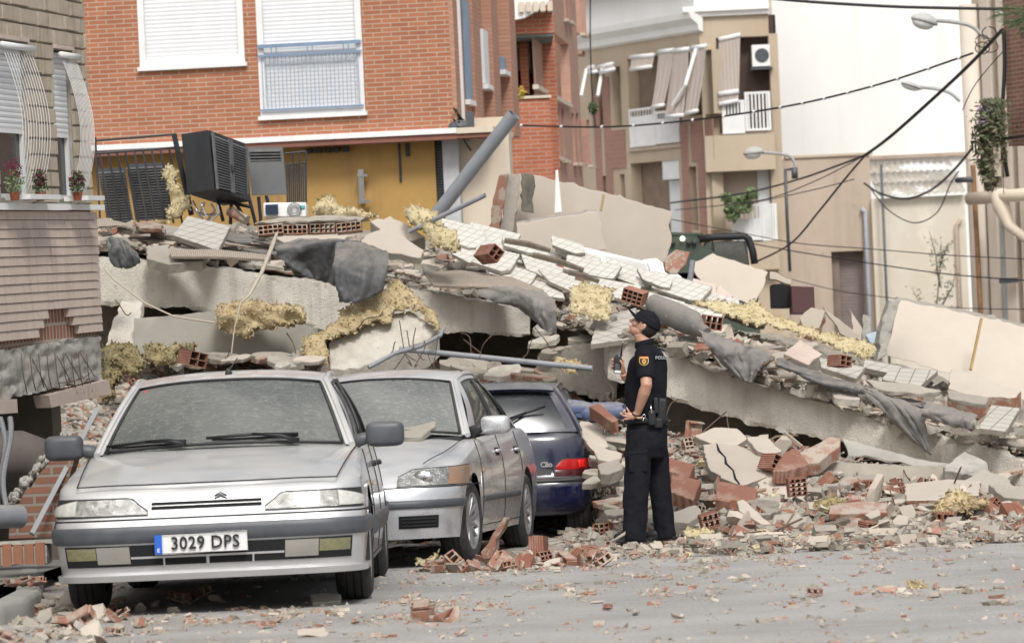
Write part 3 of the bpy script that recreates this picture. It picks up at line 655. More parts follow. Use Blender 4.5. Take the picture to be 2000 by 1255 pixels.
for sg in (-1, 1):
    tl = empty('tail_light', (0, 0, 0)); tl.parent = car3
    a0 = sg * c3.ux(.50, .64, True); a1 = sg * 2.06
    zt = lambda u: .61 + .07 * min(1, max(0, (abs(a0) - abs(u)) / .10))
    q = MB(); c3.band(q, a0, a1, .53, lambda u: zt(u) + .012, .004, .02, 24, 4); q.build('lamp_surround', K['black'], tl)
    q = MB(); c3.band(q, a0 - sg * .01, a1, .535, .590, .014, .02, 22, 4, rnd=.004); q.build('lower_lens', K['redlens_d'], tl, True, auto=40)
    q = MB(); c3.band(q, a0 - sg * .02, a1, .592, zt, .014, .02, 22, 5, rnd=.004); q.build('upper_lens', K['redlens'], tl, True, auto=40)
    q = MB(); c3.band(q, sg * 2.28, sg * 2.40, .597, .672, .018, .01, 6, 4); q.build('inner_lens', simple('bright_red', (.75, .02, .015), .15), tl, True)
    c3.seam_pts([c3.pt(sg * c3.ux(.50, .6, True), z, .001) for z in rng(.53, .60, 4)])
q = MB(); c3.band(q, c3.ux(.48, .58, True), 3, .55, .60, .003, .02, 12, 3); c3.band(q, -3, -c3.ux(.48, .58, True), .55, .60, .003, .02, 12, 3); q.build('trim_panel', K['black'], car3)
# tailgate spoiler, wiper and the model script
q = MB(); q.sheet(lambda u, v: c3.rearw(u, lerp(.86, 1.03, v)) + V((0, .03 + .035 * (1 - v), .006)), rng(-.93, .93, 20), rng(0, 1, 5), .02); q.build('roof_spoiler', K['blue'], car3, True, auto=50)
q = MB(); a = c3.rearw(.0, .05) + V((0, .03, .01)); b = c3.rearw(.38, .42) + V((0, .03, .02)); bb = c3.rearw(-.42, .34) + V((0, .03, .02))
q.tube([a, a.lerp(bb, .5) + V((0, .02, 0)), bb], [.02, .013, .009], 6); q.tube([bb + V((.15, 0, -.05)), bb + V((-.17, 0, .045))], .011, 6); q.build('rear_wiper', K['ink'], car3, True)
p = c3.pt(3, .655, .008)
text_mesh('lettering', 'Clio', .062, K['chrome'], car3, Matrix.Translation((-.44, p.y + .0, .64)) @ Matrix.Rotation(pi, 4, 'Z') @ XZ @ Matrix.Shear('XZ', 4, (0, 0)), .003, .003)
c3.seam_pts([c3.rearw(u, .0) + V((0, .012, .0)) for u in rng(-.9, .9, 20)])
c3.finish(car3)
# ============================================================ BUILDINGS
TILT = math.atan((840 - 490) / FPX)      # the street runs downhill: true level rises against the road plane
XT = V((1, 0, 0)); YT = V((0, cos(TILT), sin(TILT))); ZT = V((0, -sin(TILT), cos(TILT)))
class Wall:
    def __init__(s, px0, D0, px1, D1, py=900):
        s.A = P(px0, py, D0); B = P(px1, py, D1); d = B - s.A
        h = XT * d.dot(XT) + YT * d.dot(YT); s.len = h.length; s.u = h.normalized(); s.z = ZT; s.n = s.z.cross(s.u).normalized()  # inwards
        g = s.A - ZT * (s.A.z / ZT.z); s.A = g
        s.M = Matrix((s.u, s.n, s.z)).transposed()
    def uv(s, px, py, off=0):
        d = FWD + RI * ((px - 1000) / FPX) + UI * ((627.5 - py) / FPX)
        t = ((s.A - s.n * off - CAM).dot(s.n)) / d.dot(s.n); p = CAM + d * t - s.A
        return p.dot(s.u), p.dot(s.z)
    def u_(s, px, py=300): return s.uv(px, py)[0]
    def z_(s, px, py): return s.uv(px, py)[1]
    def root(s, name, label, cat, group=None, at=0):
        e = empty(name, s.A, 0, label, cat, group); e.rotation_euler = s.M.to_euler(); return e
def facade(mb, u0, u1, z0, z1, holes=(), dep=.25, y=0):
    us = sorted({u0, u1, *[h[0] for h in holes], *[h[1] for h in holes]}); zs = sorted({z0, z1, *[h[2] for h in holes], *[h[3] for h in holes]})
    us = [u for u in us if u0 <= u <= u1]; zs = [z for z in zs if z0 <= z <= z1]
    for i in range(len(us) - 1):
        for j in range(len(zs) - 1):
            cu, cz = (us[i] + us[i + 1]) / 2, (zs[j] + zs[j + 1]) / 2
            if any(h[0] < cu < h[1] and h[2] < cz < h[3] for h in holes): continue
            mb.add([(us[i], y, zs[j]), (us[i + 1], y, zs[j]), (us[i + 1], y, zs[j + 1]), (us[i], y, zs[j + 1])], [(0, 1, 2, 3)])
    for a, b, c, d in holes:
        mb.add([(a, y, c), (b, y, c), (b, y, d), (a, y, d), (a, y + dep, c), (b, y + dep, c), (b, y + dep, d), (a, y + dep, d)], [(0, 1, 5, 4), (1, 2, 6, 5), (2, 3, 7, 6), (3, 0, 4, 7)])
    # closed back and sides give the block its depth
def shell(mb, u0, u1, z0, z1, d, y=0):
    mb.add([(u0, y, z0), (u1, y, z0), (u1, y, z1), (u0, y, z1), (u0, y + d, z0), (u1, y + d, z0), (u1, y + d, z1), (u0, y + d, z1)], [(0, 4, 7, 3), (1, 2, 6, 5), (3, 7, 6, 2), (4, 5, 6, 7), (0, 1, 5, 4)])
K['brick'] = brickmat('orange_brick', (.34, .122, .06), (.43, .165, .083), (.43, .35, .275), .25, .0625, .0075, bstr=.35, noisef=.3)
K['brick_y'] = brickmat('orange_brick_return', (.44, .23, .16), (.50, .27, .19), (.38, .22, .15), .25, .0625, .012, swap='YZ0', noisef=.2)
K['brick2'] = brickmat('second_brick', (.43, .125, .06), (.52, .17, .08), (.42, .31, .25), .27, .075, .010, noisef=.3)
K['brick2p'] = brickmat('pale_brick', (.45, .25, .185), (.50, .29, .215), (.44, .30, .24), .27, .075, .008, noisef=.25)
K['brick2y'] = brickmat('brick_return', (.40, .13, .07), (.46, .16, .09), (.42, .31, .25), .27, .075, .010, swap='YZ0', noisef=.3)
K['ochre'] = mat('ochre_plaster', (.40, .245, .075), (.31, .19, .065), sc=1.2, bs=12, bstr=.4, spots=((.27, .19, .09), 2.2, .60), streak=((.27, .17, .07), 4))
K['cream'] = mat('cream_plaster', (.64, .56, .45), (.56, .48, .38), sc=.6, bs=10, bstr=.15, spots=((.48, .38, .27), 1.4, .68), streak=((.50, .42, .33), 2))
K['beige'] = mat('beige_plaster', (.48, .395, .295), (.43, .35, .26), sc=.6, bs=10, bstr=.1, streak=((.42, .32, .21), 2))
K['beige_d'] = mat('tan_plaster', (.46, .375, .30), (.40, .32, .255), sc=.7, bs=10, bstr=.15, streak=((.31, .25, .195), 2.2), spots=((.36, .29, .22), 1.1, .6))
K['mauve'] = brickmat('mauve_tile', (.31, .175, .135), (.34, .19, .15), (.36, .22, .17), .35, .12, .008, noisef=.1, bstr=.1)
K['whitewall'] = mat('white_plaster', (.84, .84, .82), (.79, .785, .76), sc=.35, bs=6, bstr=.08, spots=((.70, .66, .59), .5, .66), streak=((.74, .72, .67), 1.2))
K['shutter'] = mat('white_shutter', (.72, .73, .74), (.68, .69, .70), rough=.5, bstr=0)
K['bluemetal'] = mat('blue_metal', (.20, .28, .40), (.16, .23, .34), rough=.45, bstr=0)
K['glassd'] = simple('dark_window', (.03, .035, .04), .12)
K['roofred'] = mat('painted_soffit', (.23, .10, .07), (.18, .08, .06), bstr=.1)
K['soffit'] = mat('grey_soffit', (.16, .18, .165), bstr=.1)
def shutter_mesh(u0, u1, z0, z1, y, pitch=.045):
    q = MB(); n = max(2, int((z1 - z0) / pitch)); h = (z1 - z0) / n
    for i in range(n):
        a = z0 + i * h; q.add([(u0, y, a), (u1, y, a), (u1, y - .004, a + h * .45), (u0, y - .004, a + h * .45), (u0, y, a + h * .9), (u1, y, a + h * .9), (u0, y + .004, a + h), (u1, y + .004, a + h)], [(0, 1, 2, 3), (3, 2, 5, 4), (4, 5, 7, 6)])
    return q
def frame(q, u0, u1, z0, z1, w_, y0, y1):
    q.box2((u0, y0, z0), (u0 + w_, y1, z1)); q.box2((u1 - w_, y0, z0), (u1, y1, z1)); q.box2((u0 + w_, y0, z1 - w_), (u1 - w_, y1, z1)); q.box2((u0 + w_, y0, z0), (u1 - w_, y1, z0 + w_))

# ---- orange brick apartment block -------------------------------------------
w1 = Wall(60, 44.6, 884, 44.0); b1 = w1.root('brick_apartment_block', 'orange brick apartment block with white roller shutters above an ochre ground floor', 'building')
UL, UR = -1.5, w1.u_(884, 200); ZB = w1.z_(600, 272); ZTp = w1.z_(600, -60)
h1 = (w1.u_(275, 60), w1.u_(472, 60), w1.z_(375, 124), ZTp - .1); h2 = (w1.u_(508, 100), w1.u_(704, 100), w1.z_(610, 220), ZTp - .1)
q = MB(); facade(q, UL, UR, ZB, ZTp + 1.5, [h1, h2], .12); q.build('wall', K['brick'], b1)
# right-hand return wall, stepping back in brick pilasters
q = MB(); q.box2((UR, .002, ZB), (UR + .06, 7, ZTp + 1.5)); q.build('side_wall', K['brick_y'], b1)
for k, (y0, dx) in enumerate(((1.8, .07), (3.6, .15), (5.4, .24))):
    q = MB(); q.box2((UR + .06, y0, ZB + .1), (UR + .06 + dx, y0 + .9, ZTp + .5)); q.build('pilaster', K['brick_y'], b1)
    q = MB(); q.box2((UR + .064, y0 - .75, ZB + .5 + .3 * k), (UR + .045 + dx * .75, y0 - .10, ZB + 1.9 - .3 * k)); f = q.build('side_shutter', K['bluemetal'] if k != 1 else K['shutter'], b1)
    q = MB(); q.box2((UR + .06, y0 - .8, ZB + .42 + .3 * k), (UR + .07 + dx * .9, y0 - .05, ZB + .49 + .3 * k)); q.build('sill', K['white'], b1)
q = MB(); q.box2((UR + .061, .5, ZB + .05), (UR + .10, .56, ZTp)); q.build('downpipe', K['white'], b1)
for i, h in enumerate((h1, h2)):
    wn = empty('window', (0, 0, 0)); wn.parent = b1
    q = MB(); frame(q, h[0] - .03, h[1] + .03, h[2] - .02, h[3], .085, -.03, .10); q.build('window_frame', K['white'], wn)
    shutter_mesh(h[0] + .05, h[1] - .05, h[2] + .06, h[3] - .05, .035, .055).build('roller_shutter', K['shutter'], wn)
    q = MB(); q.box2((h[0] - .06, -.07, h[2] - .075), (h[1] + .06, .02, h[2] - .02)); q.build('sill', K['white'], wn)
h = h2; zt = w1.z_(610, 86); rl = empty('railing', (0, 0, 0)); rl.parent = b1
q = MB(); q.box2((h[0] - .02, -.09, zt - .03), (h[1] + .02, -.05, zt + .02)); q.box2((h[0] - .02, -.085, zt - .15), (h[1] + .02, -.055, zt - .12)); q.box2((h[0] - .02, -.085, h[2] + .05), (h[1] + .02, -.055, h[2] + .075))
for i in range(25):
    u = lerp(h[0] + .03, h[1] - .03, i / 24); q.box2((u - .0045, -.074, h[2] + .06), (u + .0045, -.064, zt - .13))
for u in (.12, .17, .48, .53, .84, .89): x = lerp(h[0], h[1], u); q.box2((x - .006, -.078, zt - .13), (x + .006, -.062, zt))
q.build('railing_bars', K['bluemetal'], rl)
# cornice, soffit, ochre ground floor
zc = ZB; q = MB(); q.box2((UL, -.14, zc - .02), (UR + .05, .3, zc + .055)); q.build('cornice', K['white'], b1)
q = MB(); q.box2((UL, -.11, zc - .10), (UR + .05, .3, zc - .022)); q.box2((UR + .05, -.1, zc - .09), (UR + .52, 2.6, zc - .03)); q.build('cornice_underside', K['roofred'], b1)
q = MB(); q.box2((UR + .052, -.13, zc - .028), (UR + .56, 2.6, zc + .05)); q.build('corner_slab', K['cream'], b1)
q = MB(); q.box2((UL, .301, -3), (w1.u_(846, 350), 6, zc - .025)); q.build('ground_floor_wall', K['ochre'], b1)
a, b = w1.u_(846, 350), w1.u_(862, 350); q = MB()
q.box2((a, .4, -3), (b, .5, zc - .03)); gq = q.build('louvre_panel', K['black'], b1)
q = MB()
for i in range(40): z = zc - .1 - i * .04; q.box2((a + .01, .37, z), (b - .005, .40, z + .022))
q.build('louvre', K['plastic'], gq)
q = MB(); q.box2((b + .001, .25, -3), (w1.u_(893, 350), .75, zc - .03)); q.build('corner_pillar', mat('pale_grey_render', (.46, .47, .48), bstr=.1), b1)
q = MB(); q.box2((w1.u_(893, 350) + .001, .5, -3), (w1.u_(990, 350), .9, zc + .2)); q.build('lower_plaster_wall', K['cream'], b1)
a, b = w1.u_(775, 350), w1.u_(789, 350); q = MB(); q.box2((a, .28, w1.z_(780, 355)), (a + .03, .302, zc - .1)); q.box2((b, .27, w1.z_(780, 305)), (b + .06, .302, zc - .12)); q.build('conduit', K['black'], b1)
q = MB(); q.box2((w1.u_(695, 350), .22, w1.z_(700, 398)), (w1.u_(706, 350), .30, w1.z_(700, 330))); q.box2((w1.u_(696, 350), .1, w1.z_(700, 345)), (w1.u_(716, 350), .22, w1.z_(700, 340))); q.box2((w1.u_(696, 350), .1, w1.z_(700, 397)), (w1.u_(718, 350), .22, w1.z_(700, 391)))
q.build('wall_bracket', K['chrome'], b1)
q = MB()
for i in range(5): q.box2((w1.u_(590 + i * 18, 280), .22, zc - .19), (w1.u_(603 + i * 18, 280), .31, zc - .13))
q.build('vent_grille', K['black'], b1)
# tangle of cables at the corner
# ---- narrow cream party wall between the two brick blocks --------------------
w9 = Wall(938, 52, 978, 52); r = w9.root('plaster_party_wall', 'narrow peeling cream plaster wall between the two brick blocks', 'wall')
q = MB(); q.box2((-.25, 0, -3), (w9.u_(975, 100) + .1, 3, w9.z_(950, -60))); q.build('plaster', K['cream'], r)
q = MB(); x = w9.u_(974, 100); q.tube([(x, -.05, w9.z_(974, 350)), (x, -.05, w9.z_(974, -50))], .03, 8); q.build('downpipe', K['roofred'], r)
q = MB(); q.box2((w9.u_(941, 160), -.04, w9.z_(947, 222)), (w9.u_(952, 160), 0, w9.z_(947, 118))); q.build('blue_shutter', K['bluemetal'], r)
q = MB(); q.box2((w9.u_(944, 160), -.03, w9.z_(947, 262)), (w9.u_(962, 160), 0, w9.z_(947, 230))); q.build('yellow_panel', mat('yellow_paint', (.62, .50, .16), bstr=.1), r)

# ---- second brick block with corner balconies ---------------------------------
w2 = Wall(978, 58, 1076, 58); b2 = w2.root('balcony_block', 'brick apartment block with an open corner balcony and slit windows', 'building')
ua, ub, uc = w2.u_(984, 200), w2.u_(1076, 250), w2.u_(1007, 120); zt = w2.z_(1030, -60)
zp0, zp1 = -1, w2.z_(1030, 193)
q = MB(); q.box2((ua, 0, zp0), (ub, .25, zp1)); q.build('parapet', K['brick2'], b2)
q = MB(); q.box2((ua - .05, -.04, zp1 + .001), (ub + .03, .30, zp1 + .05)); q.build('parapet_coping', K['cream'], b2)
q = MB(); q.box2((uc, 2.2, zp0), (ub + .17, 2.5, zt)); q.box2((ub - .5, 1.3, zp0), (ub - .35, 2.2, zt)); q.build('balcony_back_wall', K['brick2'], b2)
q = MB(); q.box2((ua - .1, 1.2, zp0), (uc - .02, 2.4, zt)); q.build('corner_column', K['brick2p'], b2)
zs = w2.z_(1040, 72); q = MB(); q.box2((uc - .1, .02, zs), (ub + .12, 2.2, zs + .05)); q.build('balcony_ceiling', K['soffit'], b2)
q = MB(); q.box2((uc - .2, 0, zs + .052), (ub + .12, .25, w2.z_(1030, 22))); q.build('upper_parapet', K['brick2'], b2)
q = MB(); q.prism([(ua - .2, -.35, w2.z_(1000, 50)), (ua - .2, -.35, w2.z_(1000, -60)), (uc + .65, -.35, w2.z_(1000, -60)), (uc + .65, -.35, w2.z_(1040, 12)), (uc + .2, -.35, w2.z_(1010, 38))], (0, .30, 0)); q.build('upper_balcony', K['whitewall'], b2)
q = MB()
for i in range(5): q.box2((uc + .1 + i * .13, -.42, w2.z_(1040, 22) - .04), (uc + .19 + i * .13, .0, w2.z_(1040, 12) + .05))
q.build('balcony_moulding', K['cream'], b2)
q = MB(); zi, zj = w2.z_(1012, 128), w2.z_(1012, 74); q.box2((uc + .02, 1.7, zi), (uc + .28, 2.1, zj)); ac = q.build('air_conditioner', K['white'], b2)
q = MB(); [q.box2((uc - .0, 1.69, lerp(zi, zj, t)), (uc + .02, 2.05, lerp(zi, zj, t + .05))) for t in rng(.1, .85, 8)]; q.box2((uc - .02, 1.6, zi - .06), (uc + .34, 2.1, zi - .02)); q.build('grille', K['plastic'], ac)
# long side wall running away to the right
ws_ = Wall(1076, 58.02, 1164, 70); r2 = empty('x', ws_.A); r2.rotation_euler = ws_.M.to_euler(); r2.name = 'side_wing'
bpy.context.view_layer.update(); r2.parent = b2; r2.matrix_parent_inverse = b2.matrix_world.inverted()
z0, z1 = -1, ws_.z_(1076, -60); Lw = ws_.len
def hol(p0, p1, y0, y1, wl=ws_): m_ = (p0 + p1) / 2; return (wl.u_(p0, (y0 + y1) / 2), wl.u_(p1, (y0 + y1) / 2), wl.z_(m_, y1), wl.z_(m_, y0))
hs = [hol(1084, 1087, 205, 305), hol(1091, 1094, 210, 308), hol(1098, 1103, 212, 312), hol(1118, 1123, 222, 318), hol(1127, 1132, 222, 318), hol(1148, 1153, 235, 322), hol(1101, 1105, -20, 38), hol(1109, 1113, -20, 42), hol(1133, 1137, -20, 65), hol(1140, 1144, -20, 65), hol(1137, 1143, 100, 108), hol(1077, 1113, 74, 196)]
q = MB(); facade(q, 0, Lw, z0, z1, hs, .2); shell(q, ws_.u_(1115, 130), Lw, z0, z1, 3, .21); q.build('long_wall', K['brick2p'], r2)
q = MB(); q.box2((ws_.u_(1116,130), .205, z0), (Lw - .1, .22, z1)); q.box2((.1, .205, z0), (ws_.u_(1112,130), .22, hs[-1][2] - .1)); q.build('slit_window', K['roofred'], r2)
q = MB()
for h in hs[:10]: q.box2((h[0] - .15, -.1, h[2] - .06), (h[1] + .15, .02, h[2] - .005))
q.box2((-.05, -.08, ws_.z_(1090, 200)), (ws_.u_(1112, 210), .02, ws_.z_(1090, 196) + .04)); q.build('sill', K['cream'], r2)
# ---- beige building with sun blinds ------------------------------------------
w3 = Wall(1150, 86, 1402, 80); b3 = w3.root('beige_apartment_building', 'beige apartment building with long striped sun blinds over its balconies', 'building')
Lw = w3.len; zt = w3.z_(1300, 50); z0 = -1
H = lambda p0, p1, y0, y1: hol(p0, p1, y0, y1, w3)
hs = [H(1228, 1330, 108, 282), H(1235, 1330, 315, 520), H(1340, 1392, 100, 225), H(1347, 1362, 325, 450), H(1378, 1392, 322, 450), H(1178, 1190, 343, 450), H(1212, 1222, 340, 450), H(1155, 1182, 135, 250), H(1197, 1213, 130, 248)]
q = MB(); facade(q, -3, Lw, z0, zt + 1.2, hs, .33); shell(q, -3, Lw, z0, zt + 1.2, .2, .37); q.build('wall', K['beige'], b3)
q = MB(); q.box2((-2, .34, z0), (Lw, .36, zt)); q.build('recess_back_wall', mat('shaded_room_wall', (.25, .185, .135), bstr=.05), b3)  # balcony recess shade put into this wall's colour
q = MB(); q.box2((w3.u_(1183, 300), -.03, z0), (w3.u_(1196, 300), -.002, w3.z_(1190, 150))); q.box2((w3.u_(1332, 300), -.03, z0), (w3.u_(1345, 300), -.002, w3.z_(1340, 240))); q.box2((w3.u_(1164, 300), -.031, z0), (w3.u_(1176, 300), -.002, w3.z_(1190, 180)))
q.box2((w3.u_(1363, 300), -.03, z0), (w3.u_(1377, 300), -.002, w3.z_(1370, 230))); q.box2((w3.u_(1332, 300) + .5, -.028, w3.z_(1360, 315)), (w3.u_(1396, 300), -.002, w3.z_(1360, 232))); q.box2((w3.u_(1183, 300), -.028, w3.z_(1200, 330)), (w3.u_(1223, 300), -.002, w3.z_(1200, 255)))
q.build('mauve_cladding', K['mauve'], b3)
def cornice(q, l, pf, h, y0=0):
    n = len(pf); q.add([(0 + a, y, z) for a in (l[0], l[1]) for y, z in pf], [(i, i + 1, n + i + 1, n + i) for i in range(n - 1)] + [tuple(range(n)), tuple(range(2 * n - 1, n - 1, -1))])
zc = w3.z_(1300, 47); q = MB(); cornice(q, (-3, Lw + .2), [(0, zc - .35), (-.12, zc - .3), (-.15, zc - .15), (-.35, zc), (-.38, zc + .15), (0, zc + .15)], 0); q.build('cornice', K['whitewall'], b3)
q = MB(); q.box2((-3, -.05, zc + .16), (Lw + .1, .2, zc + 1.05)); q.build('frieze', K['whitewall'], b3)
zr = zc + 1.05; q = MB(); n = 60
q.grid(lambda u, v: V((lerp(-3, Lw + .3, u), lerp(-.5, 3, v), zr + 1.5 * v + .05 * abs(sin(u * n * pi)))), rng(0, 1, 481), rng(0, 1, 6)); q.build('tiled_roof', brickmat('weathered_roof_tile', (.42, .31, .22), (.36, .26, .19), (.28, .2, .15), .3, .12, .01, swap='XY0'), b3, True)
for (u0, u1, zb_, z1_, gate) in ((w3.u_(1233, 270), w3.u_(1283, 270), w3.z_(1280, 284), w3.z_(1280, 208), 0), (w3.u_(1284, 270), w3.u_(1329, 270), w3.z_(1300, 280), w3.z_(1310, 215), 0)):
    q = MB(); frame(q, u0, u1, zb_, z1_, .06, -.05, 0); q.box2((u0 + .06, -.03, zb_ + .06), (u1 - .06, -.02, z1_ - .2)); n = 5
    for i in range(1, 9): u = lerp(u0, u1, i / 9); q.box2((u - .015, -.045, zb_ + .06), (u + .015, -.031, z1_ - .06))
    q.build('balcony_railing', K['white'], b3)
q = MB(); q.box2((w3.u_(1230, 280), -.06, w3.z_(1280, 292)), (w3.u_(1332, 280), .1, w3.z_(1280, 286))); q.build('balcony_ledge', K['beige_d'], b3)
K['blind'] = brickmat('striped_blind', (.40, .345, .305), (.43, .37, .325), (.33, .28, .245), .09, 9, .012, bstr=0, noisef=.05, off=0)
def blind(wl, par, pts, off0, off1):
    """cloth hung from a cassette: pts px corners TL,TR,BR,BL ; offsets out of the wall top/bottom"""
    a = [wl.uv(*pts[i], off=(off0 if i < 2 else off1)) for i in range(4)]
    def f(u, v):
        t = V((lerp(a[0][0], a[1][0], u), -off0, lerp(a[0][1], a[1][1], u))); b = V((lerp(a[3][0], a[2][0], u), -off1, lerp(a[3][1], a[2][1], u)))
        p = t.lerp(b, v); p.y += .012 * sin(u * 19) * v + .03 * sin(v * 3.1); return p
    q = MB(); q.sheet(f, rng(0, 1, 20), rng(0, 1, 10), .012); o = q.build('sun_blind', K['blind'], par, True, auto=50)
    q = MB(); q.tube([f(0, 0), f(1, 0)], .06, 8); q.tube([f(0, 1), f(1, 1)], .05, 6); q.build('blind_bar', K['white'], o, True)
for p in ([(1287, 102), (1316, 98), (1296, 205), (1273, 210)], [(1313, 100), (1345, 96), (1334, 225), (1300, 228)], [(1350, 94), (1379, 90), (1362, 216), (1338, 222)], [(1232, 112), (1277, 108), (1272, 130), (1231, 136)], [(1168, 132), (1197, 125), (1200, 135), (1172, 142)], [(1148, 133), (1160, 131), (1166, 140), (1150, 142)]):
    blind(w3, b3, p, .25, .8 if p[3][1] > 150 else .45)
q = MB(); q.tube([V((w3.u_(1380, 95), -.3, w3.z_(1380, 95))), V((w3.u_(1386, 165), -.7, w3.z_(1386, 165))), V((w3.u_(1368, 205), -.8, w3.z_(1368, 205)))], .05, 6)
for a, b in ((1165, 1180), (1196, 1213)): q.tube([V((w3.u_(a, 135), -.3, w3.z_(a, 135))), V((w3.u_(b, 185), -.7, w3.z_(b, 187)))], .05, 6)
q.build('blind_arm', K['white'], b3)
q = MB(); u0, u1 = w3.u_(1291, 340), w3.u_(1325, 340); q.box2((u0, .05, w3.z_(1310, 350)), (u1, .3, w3.z_(1310, 312))); q.build('air_conditioner', K['white'], b3)
q = MB(); q.box2((u0 - .1, .29, z0), (u1 + .3, .33, w3.z_(1310, 352))); q.build('balcony_door', K['shutter'], b3)
# frontal bay on its right
w3b = Wall(1402, 79.9, 1540, 79.9); r3 = empty('x', w3b.A); r3.rotation_euler = w3b.M.to_euler(); r3.name = 'corner_bay'; bpy.context.view_layer.update(); r3.parent = b3; r3.matrix_parent_inverse = b3.matrix_world.inverted()
H = lambda p0, p1, y0, y1: hol(p0, p1, y0, y1, w3b); Lw = w3b.len; zt = w3b.z_(1480, 28); z0 = -1
q = MB(); facade(q, 0, w3b.u_(1500, 30), zt - .5, zt, [], .2); facade(q, 0, w3b.u_(1524, 200), z0, zt - .5 - .001, [H(1402, 1505, 72, 258), H(1412, 1508, 293, 520)], .36); shell(q, .02, w3b.u_(1524, 200), z0, zt, 4, .45); q.build('wall', K['beige'], r3)
q = MB(); q.box2((.05, .37, z0), (w3b.u_(1520, 200), .44, zt)); q.build('recess_back_wall', mat('dark_room_wall', (.10, .065, .055), bstr=.05), r3)  # the room's darkness is put into the wall colour
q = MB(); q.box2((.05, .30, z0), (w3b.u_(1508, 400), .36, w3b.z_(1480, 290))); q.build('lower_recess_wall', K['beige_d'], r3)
q = MB(); q.box2((w3b.u_(1483, 400), .24, z0), (w3b.u_(1506, 400), .29, w3b.z_(1480, 330))); q.build('balcony_door', K['shutter'], r3)
q = MB(); q.box2((-.1, -.1, zt), (w3b.u_(1501, 30), .3, zt + .12)); q.box2((-.4, -.2, zt + .12), (w3b.u_(1501, 20), .3, zt + .25)); q.box2((-.1, -.04, zt + .25), (w3b.u_(1501, 20), .3, zt + 1.8)); q.build('cornice', K['whitewall'], r3)
q = MB(); q.box2((w3b.u_(1496, 200), -.06, z0), (w3b.u_(1540, 200), 5, zt + 1.5)); q.build('corner_strip', K['beige_d'], r3) if False else None
blind(w3b, r3, [(1404, 78), (1446, 68), (1443, 178), (1403, 184)], .2, .35); blind(w3b, r3, [(1403, 184), (1443, 178), (1442, 196), (1404, 204)], .36, .38)
for (p0, p1, y0, y1, solid, sh) in ((1410, 1454, 262, 197, 1, 0), (1455, 1505, 256, 180, 0, 0), (1420, 1478, 470, 400, 1, 1), (1479, 1508, 470, 398, 0, 1)):
    u0, u1, za, zb_ = w3b.u_(p0, 250), w3b.u_(p1, 250), w3b.z_((p0 + p1) / 2, y0), w3b.z_((p0 + p1) / 2, y1)
    q = MB(); frame(q, u0, u1, za, zb_, .06, -.3, -.24)
    if solid: q.box2((u0 + .06, -.28, za + .06), (u1 - .06, -.26, zb_ - .35))
    for i in range(1, 7): u = lerp(u0, u1, i / 7); q.box2((u - .02, -.29, za + .06), (u + .02, -.25, zb_ - .06))
    q.build('balcony_railing', K['white'], r3)
q = MB(); za = w3b.z_(1460, 263); q.box2((0, -.35, za - .9), (w3b.u_(1510, 260), .02, za)); za = w3b.z_(1460, 473); q.box2((0, -.35, za - .7), (w3b.u_(1510, 260), .02, za)); q.build('balcony_slab', K['beige'], r3)
u0, u1, za, zb_ = w3b.u_(1468, 100), w3b.u_(1503, 100), w3b.z_(1485, 130), w3b.z_(1485, 88)
q = MB(); q.box2((u0, -.1, za), (u1, .25, zb_)); ac = q.build('air_conditioner', K['white'], r3)
q = MB(); q.lathe([(.001, -.12), (.17, -.12), (.18, -.10)], 20, ((u0 + u1) / 2 + .02, 0, (za + zb_) / 2), 'Y'); q.box2((u0 - .05, -.15, za - .08), (u1 + .05, .25, za - .03)); q.build('fan_grille', K['plastic'], ac)
# ---- white gable and the low buildings under it --------------------------------
w4 = Wall(1496, 88, 1885, 88); b4 = w4.root('white_gable_building', 'tall windowless white plastered gable on the right', 'building')
q = MB(); q.box2((w4.u_(1515, 200), 0, -1), (w4.u_(1915, 200), 8, w4.z_(1700, -120))); q.build('wall', K['whitewall'], b4)
q = MB(); q.box2((w4.u_(1497, 200), -.05, w4.z_(1700, 600)), (w4.u_(1515, 200) - .002, 8, w4.z_(1700, -120))); q.build('corner_strip', mat('pale_pinkish_plaster', (.60, .54, .47), sc=.5, bstr=.05), b4)
q = MB(); q.box2((w4.u_(1520, 200), -.12, w4.z_(1700, 312)), (w4.u_(1880, 200), 0, w4.z_(1700, 305) )); q.build('ledge', K['beige_d'], b4)
w5 = Wall(1530, 80, 1702, 80); b5 = w5.root('garage_building', 'low beige rendered building with a brown roller door, under the white gable', 'building')
H = lambda p0, p1, y0, y1: hol(p0, p1, y0, y1, w5); z0 = -1; zt = w5.z_(1620, 306)
hh = H(1628, 1692, 490, 715)
q = MB(); facade(q, w5.u_(1532, 400), w5.u_(1702, 400), z0, zt, [hh], .4); shell(q, w5.u_(1532, 400), w5.u_(1702, 400), z0, zt, 5, .0); q.build('wall', K['beige_d'], b5)
q = MB(); q.box2((hh[0], .25, hh[2]), (hh[0] + .22, .39, hh[3])); q.build('door_jamb', mat('brown_jamb', (.22, .17, .14)), b5)
shutter_mesh(hh[0] + .22, hh[1], hh[2], hh[3], .36, .09).build('roller_door', mat('brown_grey_shutter', (.20, .165, .15), (.17, .14, .13), bstr=0), b5)
q = MB(); u = w5.u_(1690, 450); q.tube([(u - .08, -.1, w5.z_(1683, 408)), (u, -.1, w5.z_(1686, 414)), (u, -.1, z0)], .06, 10); q.build('downpipe', mat('grey_zinc', (.42, .45, .50), rough=.5, bstr=.05), b5, True)
q = MB(); q.box2((w5.u_(1532, 300), -.05, zt), (w5.u_(1704, 300), .3, zt + .06)); q.build('parapet_coping', K['beige'], b5)
w6 = Wall(1702, 79.8, 1885, 79.8); b6 = w6.root('cream_shed', 'cream rendered shed with a corrugated sheet roof under the white gable', 'building')
z0 = -1; zt = w6.z_(1800, 384)
